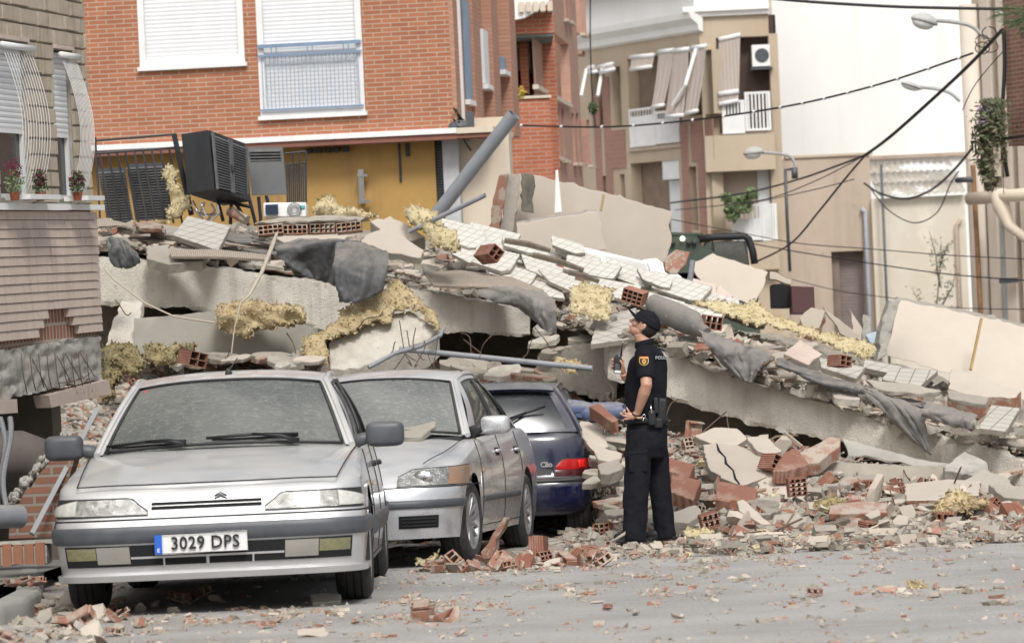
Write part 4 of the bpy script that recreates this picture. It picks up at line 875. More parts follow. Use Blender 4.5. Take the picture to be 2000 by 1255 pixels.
q = MB(); q.box2((w6.u_(1702, 400) + .002, 0, z0), (w6.u_(1885, 400), 6, zt)); q.build('wall', mat('stained_cream_render', (.60, .56, .475), (.53, .465, .36), sc=.8, spots=((.64, .60, .50), .4, .55), bstr=.15, bs=8), b6)
K['corr'] = mat('corrugated_sheet', (.47, .44, .385), (.34, .31, .27), sc=1.2, bstr=.1, spots=((.68, .70, .70), .9, .55), streak=((.4, .33, .25), 2))
u0, u1 = w6.u_(1712, 380), w6.u_(1884, 380); h = w6.z_(1800, 312) - zt
for k in range(3):
    q = MB(); q.sheet(lambda u, v, k=k: V((lerp(u0, u1, u), -.25 + (k + v * 1.04) * .9, zt + .08 + h * (k + v * 1.04) / 3 - k * .0 - .03 * k + (.02 * cos(u * 13 * 2 * pi)))), rng(0, 1, 157), rng(0, 1, 3), .012); q.build('roof_sheet', K['corr'], b6, True)
q = MB(); q.tube([(w6.u_(1719, 340), -.3, z0), (w6.u_(1718, 320), -.3, w6.z_(1718, 322))], .035, 8); q.build('standpipe', K['plastic'], b6, True)
q = MB(); u = w6.u_(1871, 500); q.tube([(u + .1, -.1, w6.z_(1872, 428)), (u - .02, -.1, w6.z_(1870, 440)), (u, -.1, z0)], .05, 8); q.build('downpipe', K['beige_d'], b6, True)
# ---- pale pilastered building at the right edge --------------------------------
w7 = Wall(1872, 62, 2060, 60); b7 = w7.root('pilastered_building', 'pale building with tall pilasters and a rusty pipe at the right edge', 'building')
z0, zt = -1, w7.z_(1950, -80); U = lambda p: w7.u_(p, 300)
q = MB(); q.box2((U(1874), .5, z0), (U(2080), 5, zt)); q.build('wall', K['cream'], b7)
pm = mat('pale_pilaster', (.62, .55, .47), (.55, .48, .40), sc=1, spots=((.5, .40, .2), 1.3, .62), bstr=.15)
q = MB(); q.tube([(U(1890), .25, z0), (U(1886), .25, w7.z_(1886, 8))], .19, 16); q.build('round_column', pm, b7, True)
for a, b in ((1908, 1925), (1940, 1958), (1972, 1990)): q = MB(); q.box2((U(a), .22, z0), (U(b), .5, zt)); q.build('pilaster', pm, b7)
q = MB(); q.box2((U(1926), .3, z0), (U(1934), .5, w7.z_(1930, 400))); q.build('grey_strip', mat('grey_strip_paint', (.42, .45, .45)), b7)
q = MB(); q.tube([(U(1910), -.05, z0), (U(1903), -.05, w7.z_(1903, 322))], .05, 10); q.build('rusty_pipe', mat('rusty_iron', (.16, .085, .04), (.26, .14, .07), sc=8, bstr=.3), b7, True)
q = MB(); q.tube([(U(1872), -.08, w7.z_(1872, 352)), (U(1905), -.08, w7.z_(1905, 350))], .055, 10); q.build('bracket_tube', K['plastic'], b7, True)
q = MB(); q.tube([(U(1910), -.3, w7.z_(1910, 388)), (U(2060), -.3, w7.z_(2060, 376))], .12, 14); q.build('drain_pipe', K['cream'], b7, True)
q = MB(); q.tube([(U(1966), -.28, w7.z_(1966, 372)), (U(1972), -.3, w7.z_(1972, 400)), (U(1985), -.28, w7.z_(1985, 440)), (U(2020), -.25, w7.z_(2020, 470))], [.16, .17, .10, .08], 12); q.build('pipe_wrapping', K['cream'], b7, True)
q = MB(); q.box2((U(1948), -.1, w7.z_(1950, 553)), (U(1972), .1, w7.z_(1950, 543))); q.build('wall_lamp', K['plastic'], b7)
# ---- brown brick corner house with the curved balcony ----------------------------
w8 = Wall(1966, 46, 2090, 44); b8 = w8.root('corner_house', 'brown brick house corner with a curved plaster balcony at the top right', 'building')
U = lambda p: w8.u_(p, 200)
q = MB(); q.box2((U(1966), 0, w8.z_(1980, 285)), (U(2090), 4, w8.z_(1980, -60))); q.box2((U(2012), 0, -1), (U(2090), 4, w8.z_(1980, 285) - .001)); q.build('wall', brickmat('brown_brick', (.26, .13, .09), (.33, .17, .12), (.40, .32, .26), .25, .0625, .008), b8)
q = MB(); q.box2((U(1980), .5, w8.z_(1980, 420)), (U(2090), 4, w8.z_(1980, 345))); q.build('doorway', K['dark'], b8)  # black box stands in for the unlit inside
za, zb_ = w8.z_(1985, 345), w8.z_(1985, 290)
q = MB(); q.sheet(lambda u, v: V((U(1956) + 1.2 * (1 - cos(u * pi / 2)) * 1 + u * .1, .0 - .75 * sin(u * pi / 2), lerp(za + .22 * (1 - u) * 0, zb_, v))), rng(0, 1, 18), rng(0, 1, 4), .1); q.build('balcony', K['cream'], b8, True, auto=50)
q = MB(); q.box2((U(1968), -.6, zb_ + .10), (U(2090), -.56, zb_ + .14)); [q.box2((U(1968) + i * .11, -.59, zb_), (U(1968) + .02 + i * .11, -.57, zb_ + .12)) for i in range(8)]; q.build('balcony_rail', K['black'], b8)
# ============================================================ SUNKEN STONE-AND-TILE HOUSE (left edge)
wl = Wall(-30, 21.9, 209, 24.4); bl = wl.root('stone_faced_house', 'stone and pink tile faced house on the left whose ground floor has been crushed', 'building')
U = lambda p, y=400: wl.u_(p, y); Z = lambda p, y: wl.z_(p, y)
UE = wl.len; zs = Z(100, 402); zt = Z(100, -40)
K['stone'] = mat('chiselled_stone', (.50, .43, .34), (.41, .35, .27), sc=4, bs=9, bstr=.7, bdist=.02, spots=((.24, .16, .10), 7, .64), streak=((.20, .15, .10), 9), rnd=.0)
K['ptile'] = mat('pink_glazed_tile', (.60, .49, .415), (.52, .42, .355), sc=3, rough=.5, bs=20, bstr=.15, streak=((.42, .33, .285), 14))
K['rawbrick'] = brickmat('bare_hollow_brick', (.30, .125, .075), (.25, .10, .06), (.40, .34, .28), .07, .12, .012, bstr=.8, noisef=.4)
K['beam'] = mat('broken_concrete', (.46, .44, .395), (.33, .31, .28), sc=5, bs=14, bstr=.8, bdist=.02, streak=((.22, .205, .18), 12), spots=((.17, .155, .14), 8, .6))
K['rust'] = mat('rusty_bar', (.14, .09, .065), (.09, .06, .045), sc=20)
ho = [(U(-2, 250), U(60, 250), Z(32, 386), Z(32, 80)), (U(113, 250), U(147, 250), Z(130, 388), Z(130, 98))]
q = MB(); facade(q, -1.6, UE, zs, zt, ho, .12, y=.03); shell(q, -1.6, UE, zs, zt, 1.6, .24); q.box2((-1.6, .02, zt + .001), (UE, 2.0, zt + 5.5)); q.box2((-11, .02, .2), (-1.62, 2.0, zt + 5.5)); q.build('inner_wall', K['beam'], bl)
q = MB(); rs = random.Random(3); h = .118; n = int((zt - zs) / h)
for j in range(n):
    z = zs + .02 + j * h; u = -1.6 + (j % 2) * .16
    while u < UE:
        w_ = rs.uniform(.26, .38); a, b = u, min(u + w_, UE + .004 * 1)
        segs = [(a, b)]
        for hh in ho:
            if hh[2] - .03 < z + h / 2 < hh[3]:
                ns = []
                for (x, y) in segs:
                    if y <= hh[0] or x >= hh[1]: ns.append((x, y))
                    else:
                        if x < hh[0]: ns.append((x, hh[0]))
                        if y > hh[1]: ns.append((hh[1], y))
                segs = ns
        for (x, y) in segs:
            if y - x > .03:
                o = rs.uniform(-.006, .006); n0 = [rs.uniform(-.004, .004) for _ in range(8)]
                x0, x1, z0_, z1_ = x + .007, y - .007, z + .003, z + h - .003; k = .008
                q.add([(x0, .028, z0_ + n0[0]), (x1, .028, z0_ + n0[1]), (x1, .028, z1_ + n0[2]), (x0, .028, z1_ + n0[3]), (x0 + k, .004 + o, z0_ + k + n0[0]), (x1 - k, .004 + o + n0[4], z0_ + k + n0[1]), (x1 - k, .004 + o + n0[5], z1_ - k), (x0 + k, .004 + o + n0[6], z1_ - k)],
                      [(4, 5, 6, 7), (0, 1, 5, 4), (1, 2, 6, 5), (2, 3, 7, 6), (3, 0, 4, 7)])
        u += w_
q.build('stone_cladding', K['stone'], bl)
q = MB(); q.box2((-1.6, -.07, zs - .035), (U(115), .03, zs + .012)); q.box2((U(115) + .004, -.06, zs - .03), (UE + .06, .03, zs + .010)); q.build('sill_course', K['whitewall'], bl)
for i, hh in enumerate(ho):
    a, b, c_, d = hh; wn = empty('window', (0, 0, 0)); wn.parent = bl
    q = MB(); q.box2((a - .01, -.02, d), (b + .01, .2, d + .03)); q.build('lintel', K['ptile'], wn)
    zm = lerp(c_, d, .44); shutter_mesh(a + .02, b - .02, zm, d - .02, .05, .04).build('roller_shutter', K['shutter'], wn)
    q = MB(); q.box2((a + .02, .08, c_), (b - .02, .10, zm)); q.build('pane', K['glassd'], wn); q = MB(); frame(q, a + .01, b - .01, c_, zm, .03, .05, .079); q.build('window_frame', K['white'], wn)
    g = empty('window_grille', (0, 0, 0)); g.parent = bl
    q = MB(); nb = 11
    zt_, zb_ = lerp(c_, d, .955), c_ + .03
    for k in range(nb):
        u = lerp(a + .05, b - .03, k / (nb - 1)); pts = []
        for t in rng(0, 1, 14):
            pts.append((u + .0, -.03 - .13 * (sin(pi * t) ** .9 * (1 - .25 * (1 - t)) + .22 * t), lerp(zt_, zb_, t)))
        q.tube(pts, .0028, 6)
    q.build('bars', K['white'], g, True)
    q = MB(); q.tube([(a - .0, -.05, zt_), (b + .02, -.05, zt_)], .024, 10); q.build('top_bar', K['white'], g, True)
    q = MB(); q.box2((a + .03, -.20, zb_ - .05), (b + .02, -.01, zb_ - .015)); q.build('tray', K['white'], g)
# crimson flowers and pots behind the grilles
K['petal'] = mat('crimson_petal', (.20, .012, .05), (.12, .01, .04), bstr=0); K['leaf'] = mat('leaf', (.06, .10, .035), (.035, .065, .02), bstr=0, rough=.7)
K['leaf2'] = mat('pale_leaf', (.20, .25, .12), (.12, .17, .07), bstr=0, rough=.7); K['pot'] = mat('terracotta_pot', (.30, .09, .05), bstr=.1)
def leaves(q, c_, r, n, size, rs):
    for _ in range(n):
        while 1:
            d = V((rs.uniform(-1, 1), rs.uniform(-1, 1), rs.uniform(-1, 1)))
            if d.length < 1: break
        p = V(c_) + V((d.x * r[0], d.y * r[1], d.z * r[2])); a = V((rs.gauss(0, 1), rs.gauss(0, 1), rs.gauss(0, 1))).normalized(); b = a.orthogonal().normalized(); s_ = size * rs.uniform(.5, 1.3)
        q.add([p - a * s_, p + b * s_ * .45, p + a * s_, p - b * s_ * .45], [(0, 1, 2, 3)])
rs = random.Random(5)
for (px, py, lab, lf, w_) in ((22, 350, 'pale leafy plant with crimson flowers behind the nearer bowed window grille', 'leaf2', .16), (72, 352, 'crimson flowering pot plant at the right end of the nearer window grille', 'leaf', .10), (145, 352, 'crimson flowering pot plant behind the farther bowed window grille', 'leaf', .11)):
    u, z = wl.uv(px, py, off=.1); o = wl.A + wl.u * u - wl.n * .12 + wl.z * (z - .12)
    t = empty('flowering_plant', o, 0, lab, 'plant'); t.rotation_euler = wl.M.to_euler()
    q = MB(); leaves(q, (0, 0, .10), (w_, .05, .10), 160, .02, rs); q.build('foliage', K[lf], t)
    q = MB(); leaves(q, (0, 0, .13 if px != 22 else .2), (w_ * .8, .055, .07), 110, .016, rs); q.build('flowers', K['petal'], t)
    q = MB(); q.lathe([(.001, -.03), (.028, -.03), (.038, .03), (.032, .03), (.03, 0), (.001, 0)], 14); q.build('flower_pot', K['pot'], t, True, auto=40)
# stepped courses of pink tile, broken away at the foot
pb = [(-60, 690), (0, 674), (82, 664), (82.1, 628), (101, 628), (101.1, 607), (135, 604), (138, 615), (142, 636), (157, 638), (157.1, 655), (180, 658), (190, 650), (203, 644)]
q = MB(); h = .0655; z = zs - .04 - h; j = 0; rs = random.Random(11)
bnd = [(U(a, b), Z(a, b)) for a, b in pb]
while z > Z(0, 720):
    u = -1.6 + (j % 2) * .11
    while u < UE:
        b = min(u + .218, UE); cu = (u + b) / 2
        if z + h * .3 > lin(bnd, cu):
            o = rs.uniform(-.001, .001); q.add([(u, .03, z), (b, .03, z), (b, .03, z + h), (u, .03, z + h), (u + .0004, -.020 + o, z + .003), (b - .0004, -.020 + o, z + .003), (b - .0004, -.012 + o, z + h - .002), (u + .0004, -.012 + o, z + h - .002)], [(4, 5, 6, 7), (0, 1, 5, 4), (1, 2, 6, 5), (2, 3, 7, 6), (3, 0, 4, 7)])
        u += .22
    z -= h; j += 1
q.build('tile_cladding', K['ptile'], bl)
zbm = Z(100, 668); q = MB(); q.box2((-1.6, .032, Z(0, 700)), (UE - .01, .9, zs - .03)); q.build('bare_brick_wall', K['rawbrick'], bl)
rs = random.Random(2)
def rough(p, amp, sc=3): 
    n = N.noise_vector(V(p) * sc) * amp; return V(p) + n
q = MB(); z1_, z0_ = Z(0, 690), Z(0, 795)
fb = lambda u, v: V((lerp(-1.6, UE - .03, u), .0 + .03 * N.noise(V((u * 30, v * 6, 0))), lerp(z0_ + .03 * N.noise(V((u * 25, 0, 5))) + .10 * u, z1_ + .02 * N.noise(V((u * 25, 0, 1))) + .05 * u, v)))
def fb2(u, v):
    if v < .2: p = fb(u, 0); p.y = .85 * (1 - v / .2); return p
    if v > .8: p = fb(u, 1); p.y = .85 * (v - .8) / .2; return p
    return fb(u, (v - .2) / .6)
q.grid(fb2, rng(0, 1, 90), [0, .199] + rng(.2, .8, 14) + [.801, 1]); q.build('concrete_beam', K['beam'], bl, True, auto=50)
q = MB()
for px in (35, 52, 69, 85, 101, 117, 133, 147, 163): u = U(px, 720); q.tube([(u, -.03, Z(px, 690)), (u + .01, -.035, Z(px, 735)), (u + .03, -.05, Z(px, 770 - (px % 7) * 2))], .004, 5)
for a in ((52, 700, 82, 765), (101, 695, 125, 745), (117, 690, 145, 742), (147, 690, 172, 735), (125, 745, 165, 728), (105, 748, 150, 735)):
    q.tube([V((U(a[0], a[1]), -.04, Z(a[0], a[1]))), V((U((a[0] + a[2]) / 2, a[3]), -.06, Z((a[0] + a[2]) / 2, (a[1] + a[3]) / 2 + 4))), V((U(a[2], a[3]), -.05, Z(a[2], a[3])))], .0035, 5)
q.build('reinforcement', K['rust'], bl, True)
def slabpc(name, pts, th, m, lab, cat, y=-.05, courses=0):
    """piece of cladding hanging in the wall plane; pts px"""
    o = empty(name, wl.A, 0, lab, cat); o.rotation_euler = wl.M.to_euler(); q = MB(); q.prism([(U(a, b), y, Z(a, b)) for a, b in pts], (0, th, 0)); q.build('lintel_block', m, o); return o
slabpc('hanging_lintel', [(82, 772), (200, 741), (206, 768), (88, 796)], .12, K['ptile'], 'tile-faced lintel hanging askew from the broken beam of the sunken house', 'lintel')
slabpc('cladding_fragment', [(-60, 782), (20, 779), (22, 806), (-60, 812)], .12, K['ptile'], 'short tile-faced block at the left edge above the dark cavity', 'tile block')
# back of the crushed ground floor, cavity shade put into its colour
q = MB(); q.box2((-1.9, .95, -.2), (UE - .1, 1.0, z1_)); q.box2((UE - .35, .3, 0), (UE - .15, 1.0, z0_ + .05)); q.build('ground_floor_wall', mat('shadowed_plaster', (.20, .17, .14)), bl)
# leaning remains of a brick pier
K['pierbrick'] = brickmat('pier_brick', (.22, .10, .065), (.27, .13, .08), (.27, .245, .21), .24, .062, .010, bstr=.8)
pr = empty('leaning_brick_pier', P(70, 1040, 20.9), 0, 'broken brick pier leaning in the cavity beside the grey mirror of the nearest car', 'brick pier')
q = MB(); prof = [(-.18, -.03), (.10, -.03), (.30, .55), (.24, .60), (.18, .60), (.14, .49), (.05, .40), (-.02, .30), (-.06, .28), (-.10, .20), (-.16, .18)]
q.prism([(x, 0, z) for x, z in prof], (0, .25, 0)); q.build('brickwork', K['pierbrick'], pr)
q = MB(); rs = random.Random(8)
for k in range(110):
    t = rs.random(); a, b = V((.22, 0, .61)), V((-.17, 0, .2)); p = a.lerp(b, t) + V((rs.uniform(-.03, .03), rs.uniform(.0, .25), rs.uniform(-.02, .04))); q.ellip(p, (rs.uniform(.012, .035), rs.uniform(.012, .035), rs.uniform(.01, .025)), 6, 4, rot=Matrix.Rotation(rs.random() * 6, 3, 'X'))
q.build('mortar_crust', K['beam'], pr)
K['greypipe'] = mat('grey_plastic_pipe', (.22, .235, .26), (.27, .28, .30), rough=.45, sc=6, bstr=.05, dust=.6)
def pipe(name, lab, cat, pts, r, m, inner=None, n=20, group=None):
    o = MB(); pts = [V(p) for p in pts]; o.tube(pts, r, n, cap=False)
    if inner:
        o.tube(pts, inner, n, cap=False); k = len(o.v); h = k // 2
        for e in (0, h - n): o.f += [[e + i, e + (i + 1) % n, h + e + (i + 1) % n, h + e + i] for i in range(n)]; o.mi += [0] * n
    else: o.f += [list(range(n)), list(range(len(pts) * n - n, len(pts) * n))]; o.mi += [0, 0]
    ob = o.build(name, m, None, True, rebase=True, auto=50); return tag(ob, lab, cat, group)
pipe('steel_channel', 'grey metal channel leaning between the brick pier and the nearest car', 'metal channel', [P(62, 1042, 20.6), P(190, 798, 21.2)], .022, K['greypipe'], n=4)
pipe('drain_pipe', 'short wide grey plastic pipe end at the left edge by the brick pier', 'pipe', [P(-60, 1008, 20.0), P(40, 1008, 20.3)], .075, K['greypipe'], .068)
pipe('round_duct', 'large dark rounded duct inside the cavity at the left edge', 'duct', [P(-40, 890, 22.0), P(40, 888, 22.0), P(82, 900, 22.1), P(100, 960, 22.2)], .17, mat('brown_duct', (.13, .11, .10)), n=20)
for i, (a, b, lab) in enumerate((((0, 815, 21.0), (4, 985, 20.8), 'leftmost corrugated conduit hanging at the left edge'), ((12, 815, 21.0), (16, 990, 20.7), 'rightmost corrugated conduit hanging at the left edge'))):
    q = MB(); A, B = P(*a), P(*b); pts = [A.lerp(B, t) + V((.03 * sin(t * 5 + i), 0, 0)) for t in rng(0, 1, 90)]
    q.tube(pts, [.017 + .004 * (k % 2) for k in range(90)], 8); tag(q.build('corrugated_conduit', K['greypipe'], None, False, rebase=True), lab, 'conduit')
# low strip of end-on bricks at the kerb
bs = empty('brick_course', P(45, 1100, 19.6), 0, 'broken course of end-on bricks with mortar at the left edge near the kerb', 'bricks'); q = MB(); q2 = MB()
for i in range(9):
    x = -.32 + i * .068; q.box((x - .1, .0, .06), (.056, .22, .115 + .01 * (i % 3)))
    q2.box((x - .066, .005, .055), (.011, .2, .11))
q2.box((-.10, .02, .13), (.62, .2, .02)); q.build('bricks', mat('end_brick', (.32, .14, .085), (.26, .12, .07), sc=12, bs=40), bs); q2.build('mortar', K['beam'], bs)
# kerb (curved) and raised pavement behind it
q = MB(); pts = [P(-120, 1165, 17.3), P(0, 1150, 17.6), P(50, 1142, 18.0), P(80, 1125, 19.0), P(82, 1110, 21), P(90, 1090, 26)]
ctr = [V((p.x, p.y, 0)) for p in pts]
def kf(u, v):
    i = min(int(u * 5), 4); p = ctr[i].lerp(ctr[i + 1], u * 5 - i); t = (ctr[i + 1] - ctr[i]).normalized(); n_ = V((-t.y, t.x, 0))
    prof = [(0, -.05), (0, .10), (.02, .125), (.15, .13)]; a, b = prof[min(int(v * 3), 2)], prof[min(int(v * 3) + 1, 3)]; k = v * 3 - int(v * 3) if v < 1 else 1
    return p + n_ * lerp(a[0], b[0], k) + V((0, 0, lerp(a[1], b[1], k)))
q.grid(kf, rng(0, 1, 31), rng(0, 1, 10)); o = q.build('kerb', mat('kerb_concrete', (.36, .35, .33), (.30, .29, .27), bs=60, spots=((.24, .23, .21), 6, .62)), None, True, auto=60); tag(o, kind='structure')
q = MB(); q.grid(lambda u, v: V((lerp(-9, P(80, 1100, 19).x + (0 if v > .25 else -.25) - .17, u), lerp(17.7, 40, v), .126)), rng(0, 1, 3), [0, .25, .26, 1]); o = q.build('pavement', mat('pavement_dusty', (.30, .285, .26), bs=40), None); tag(o, kind='structure')
# ============================================================ ROAD AND RUBBLE
rs = random.Random(21)
m, t, b = newmat('dusty_asphalt'); v = ocoord(t)
c_ = mixc(t, ramp(t, noise(t, .8, 6, .6, v), .35, .65), (.43, .412, .39), (.31, .296, .28)); c_ = mixc(t, mul(t, ramp(t, noise(t, 45, 4, .7, v), .50, .66), .75), c_, (.20, .19, .18))
c_ = mixc(t, mul(t, ramp(t, noise(t, 3, 8, .75, ocoord(t, (.35, 1.6, 1))), .55, .72), .6), c_, (.50, .47, .435)); t.links.new(c_, b.inputs['Base Color']); b.inputs['Roughness'].default_value = .92
bump(t, b, noise(t, 90, 6, .7, v), .5, .006); K['road'] = m
q = MB(); q.grid(lambda u, v: V((u, v, 0)), [-900, -60, -12, 12, 60, 900], [4, 14, 22, 40, 120, 1500]); tag(q.build('road', K['road']), kind='structure')
def gD(px, py): return 0.95 * FPX / max(py + ROLL * (px - 1000) - 840, 1)      # depth of a road point
def G(px, py): return P(px, py, gD(px, py)) * 1.0
K['conc'] = mat('grey_concrete', (.38, .35, .30), (.30, .275, .235), sc=3, bs=22, bstr=.7, bdist=.015, spots=((.24, .215, .18), 9, .64), dust=.55, rnd=.18)
K['slab'] = mat('slab_edge_concrete', (.70, .66, .58), (.56, .52, .45), sc=2.2, bs=55, bstr=.9, bdist=.02, spots=((.24, .21, .17), 26, .64), streak=((.42, .38, .32), 7), dust=.4)
K['plaster'] = mat('cream_wall_render', (.54, .475, .40), (.48, .42, .35), sc=1.6, bs=120, bstr=.3, bdist=.004, spots=((.37, .325, .265), 5, .67), dust=.25, rnd=.08)
K['terra'] = mat('broken_terracotta', (.33, .16, .11), (.26, .125, .085), sc=7, bs=40, bstr=.4, spots=((.38, .31, .25), 8, .48), dust=.7, rnd=.25)
def ribbed(name, c1, c2, sc=85, ax='XZ'):
    m, t, b = newmat(name); v = ocoord(t); w_ = t.nodes.new('ShaderNodeTexWave'); w_.inputs['Scale'].default_value = sc / 6.28; w_.bands_direction = ax[0]; w_.inputs['Distortion'].default_value = .3
    t.links.new(v, w_.inputs[0]); c = mixc(t, mul(t, w_.outputs['Fac'], .75), c2, c1); c = mixc(t, mul(t, ramp(t, noise(t, 5, 6, .7, v), .5, .72), .55), c, (.46, .36, .29)); t.links.new(c, b.inputs['Base Color']); b.inputs['Roughness'].default_value = .9
    bump(t, b, w_.outputs['Fac'], .8, .006); return m
K['rib'] = ribbed('ribbed_terracotta', (.40, .19, .13), (.20, .08, .05), 110, 'Z')
K['ribx'] = ribbed('ribbed_board', (.50, .435, .36), (.28, .235, .185), 110, 'X'); K['riby'] = ribbed('ribbed_clay', (.42, .205, .145), (.17, .07, .045), 100, 'Y')
K['felt'] = mat('roofing_felt', (.060, .063, .067), (.11, .108, .105), sc=3, rough=.7, bs=30, bstr=.25, bdist=.006, spots=((.20, .18, .15), 4, .66), dust=.5)
K['felt_l'] = mat('dusty_felt', (.20, .19, .175), (.135, .13, .125), sc=4, rough=.85, bs=35, bstr=.4, bdist=.008, spots=((.30, .27, .23), 7, .6), dust=.4)
K['wool'] = mat('mineral_wool', (.64, .53, .33), (.48, .37, .21), sc=7, rough=1, bs=34, bstr=.9, bdist=.03, spots=((.42, .34, .19), 9, .60), spec=.1)
K['woolp'] = mat('pale_mineral_wool', (.68, .59, .38), (.56, .46, .27), sc=7, rough=1, bs=34, bstr=.9, bdist=.03, spots=((.52, .43, .25), 9, .62), spec=.1)
K['woolg'] = mat('dirty_mineral_wool', (.45, .37, .20), (.33, .28, .16), sc=6, rough=1, bs=34, bstr=.9, bdist=.03, spots=((.24, .22, .15), 5, .55), spec=.1)
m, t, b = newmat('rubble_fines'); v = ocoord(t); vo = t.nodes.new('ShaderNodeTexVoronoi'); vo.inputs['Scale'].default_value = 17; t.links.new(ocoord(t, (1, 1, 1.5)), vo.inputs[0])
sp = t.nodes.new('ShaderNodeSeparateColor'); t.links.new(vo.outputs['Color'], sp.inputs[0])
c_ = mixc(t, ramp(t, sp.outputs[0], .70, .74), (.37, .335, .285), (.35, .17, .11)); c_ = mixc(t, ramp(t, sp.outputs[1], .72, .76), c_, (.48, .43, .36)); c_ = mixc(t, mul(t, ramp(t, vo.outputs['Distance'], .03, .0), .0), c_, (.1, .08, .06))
t.links.new(c_, b.inputs['Base Color']); b.inputs['Roughness'].default_value = .95; bump(t, b, vo.outputs['Distance'], 1.0, .05); K['fines'] = m  # base tone lowered to deepen the crevices between pieces
def tilemat(name, c, gap, n):
    return brickmat(name, c, tuple(k * .93 for k in c), gap, n, n, .006, 'XY0', rough=.6, off=0, bstr=.3, noisef=.15)
# ---- mound surfaces -------------------------------------------------------------
TDfr = [(150, 30), (800, 32), (1080, 32.3), (1200, 29.6), (1400, 28.6), (2050, 27.2)]
TDst = [(150, 27), (800, 28.5), (1120, 28.6), (1200, 26.2), (1400, 24.9), (2050, 23.8)]
Tgap = [(150, 700), (450, 680), (650, 690), (900, 712), (1040, 745), (1160, 790), (1300, 850), (1500, 868), (1620, 892), (1800, 935), (1900, 950), (2050, 1000)]
Ttop = [(150, 470), (400, 500), (650, 535), (830, 565), (1035, 600), (1150, 640), (1290, 672), (1500, 737), (1700, 808), (1850, 852), (2050, 905)]
Trdg = [(150, 442), (340, 442), (520, 432), (830, 447), (900, 470), (1000, 495), (1150, 548), (1300, 588), (1450, 632), (1600, 660), (1750, 702), (1850, 728), (2050, 800)]
def zfront(px, D):
    a, b_ = lin(TDst, px), lin(TDfr, px); zt = P(px, lin(Tgap, px), b_).z; k = (D - a) / (b_ - a)
    z = zt * max(0, min(k, 1)) ** 1.15
    return z + .025 * max(0, min(1, (D - 22.3) / 1.2))
def ztoplayer(px, D):
    a = lin(TDfr, px); b_ = a + 5; z0, z1 = P(px, lin(Ttop, px), a).z, P(px, lin(Trdg, px), b_).z; k = (D - a) / 5
    if k <= 1: return lerp(z0, z1, k)
    return max(0, z1 - (k - 1) * 5 * .6)
def XY(px, D): return P(px, 900, D).x
def fm(u, v):
    px = lerp(-100, 2200, u); a, b_ = 22.6, lin(TDfr, px) + 1.4; D = lerp(a, b_, v); z = zfront(px, D) if D > a + .01 else -.03
    if abs(px - 1270) < 85 and D < 25.3: z = -.01
    p = V((XY(px, D), D, z)); n = N.noise(p * 2.2) * .09 + N.noise(p * 6) * .04; p.z += n * min(1, v * 3) - .03; return p
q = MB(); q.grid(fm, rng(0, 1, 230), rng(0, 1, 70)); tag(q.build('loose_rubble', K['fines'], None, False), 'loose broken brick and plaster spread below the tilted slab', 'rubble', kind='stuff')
def fm2(u, v):
    px = lerp(-100, 2200, u); a = lin(TDfr, px); D = lerp(a + .12, a + 9, v); z = ztoplayer(px, D); p = V((XY(px, D), D, z - .02))
    p.z += (N.noise(p * 2.5) * .07 + N.noise(p * 7) * .035) - .03; return p
q = MB(); q.grid(fm2, rng(0, 1, 230), rng(0, 1, 70)); q.grid(lambda u, v: V((XY(lerp(-100, 2200, u), lin(TDfr, lerp(-100, 2200, u)) + 1.2), lin(TDfr, lerp(-100, 2200, u)) + 1.2, lerp(.2, ztoplayer(lerp(-100, 2200, u), lin(TDfr, lerp(-100, 2200, u)) + 1.2) - .15, v))), rng(0, 1, 100), rng(0, 1, 6))
K['dusty'] = mat('mortar_dust', (.36, .32, .265), (.27, .24, .195), sc=4, bs=18, bstr=.9, bdist=.04, spots=((.22, .19, .15), 10, .60))  # real dust colour, darkened to carry some of the crevice shade
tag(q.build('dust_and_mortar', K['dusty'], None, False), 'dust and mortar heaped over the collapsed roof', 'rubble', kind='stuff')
# ---- big slabs with worn edges ---------------------------------------------------
def slab(name, lab, cat, top, bot, D0, D1, depth, m, rise=0, nu=120, nv=10, rgh=.018, tiltD=.0, group=None):
    a, b_ = top[0][0], top[-1][0]; q = MB()
    def f(u, v):
        px = lerp(a, b_, u); D = lerp(D0, D1, u) + tiltD * v; py = lerp(lin(bot, px), lin(top, px), v); p = P(px, py, D)
        e = 1.6 if (v < .05 or v > .95) else .6
        p += N.noise_vector(p * 5) * rgh * e * .7 + N.noise_vector(p * 17) * rgh * .5 * e + N.noise_vector(p * 48) * rgh * .3 * e; return p
    us = rng(0, 1, nu); pr = []
    for u in us:
        col = [f(u, v) for v in rng(0, 1, nv)]; dy = V((0, depth, rise)); back = [col[-1] + dy * .5 + N.noise_vector(col[-1] * 3) * .03, col[-1] + dy, col[0] + dy, col[0] + dy * .5]
        col[0] = col[0] + V((0, .012, .0)); pr.append(col + back)
    n = len(pr[0]); vs = [p for c in pr for p in c]
    fs = [(i * n + j, (i + 1) * n + j, (i + 1) * n + (j + 1) % n, i * n + (j + 1) % n) for i in range(nu - 1) for j in range(n)]
    fs += [tuple(range(n)), tuple((nu - 1) * n + j for j in range(n))[::-1]]
    q.add(vs, fs); return tag(q.build(name, m, None, True, rebase=True, auto=16), lab, cat, group)
slab('concrete_deck', 'long concrete roof slab sloping down to the right above the dark gap behind the policeman', 'slab', [(1188, 655), (1290, 680), (1500, 737), (1700, 805), (1850, 852), (2100, 920)], [(1188, 738), (1300, 776), (1450, 824), (1630, 862), (1800, 912), (1900, 945), (2100, 1010)], 29.5, 27.0, 5, K['slab'], .5, 200, 14, .026)
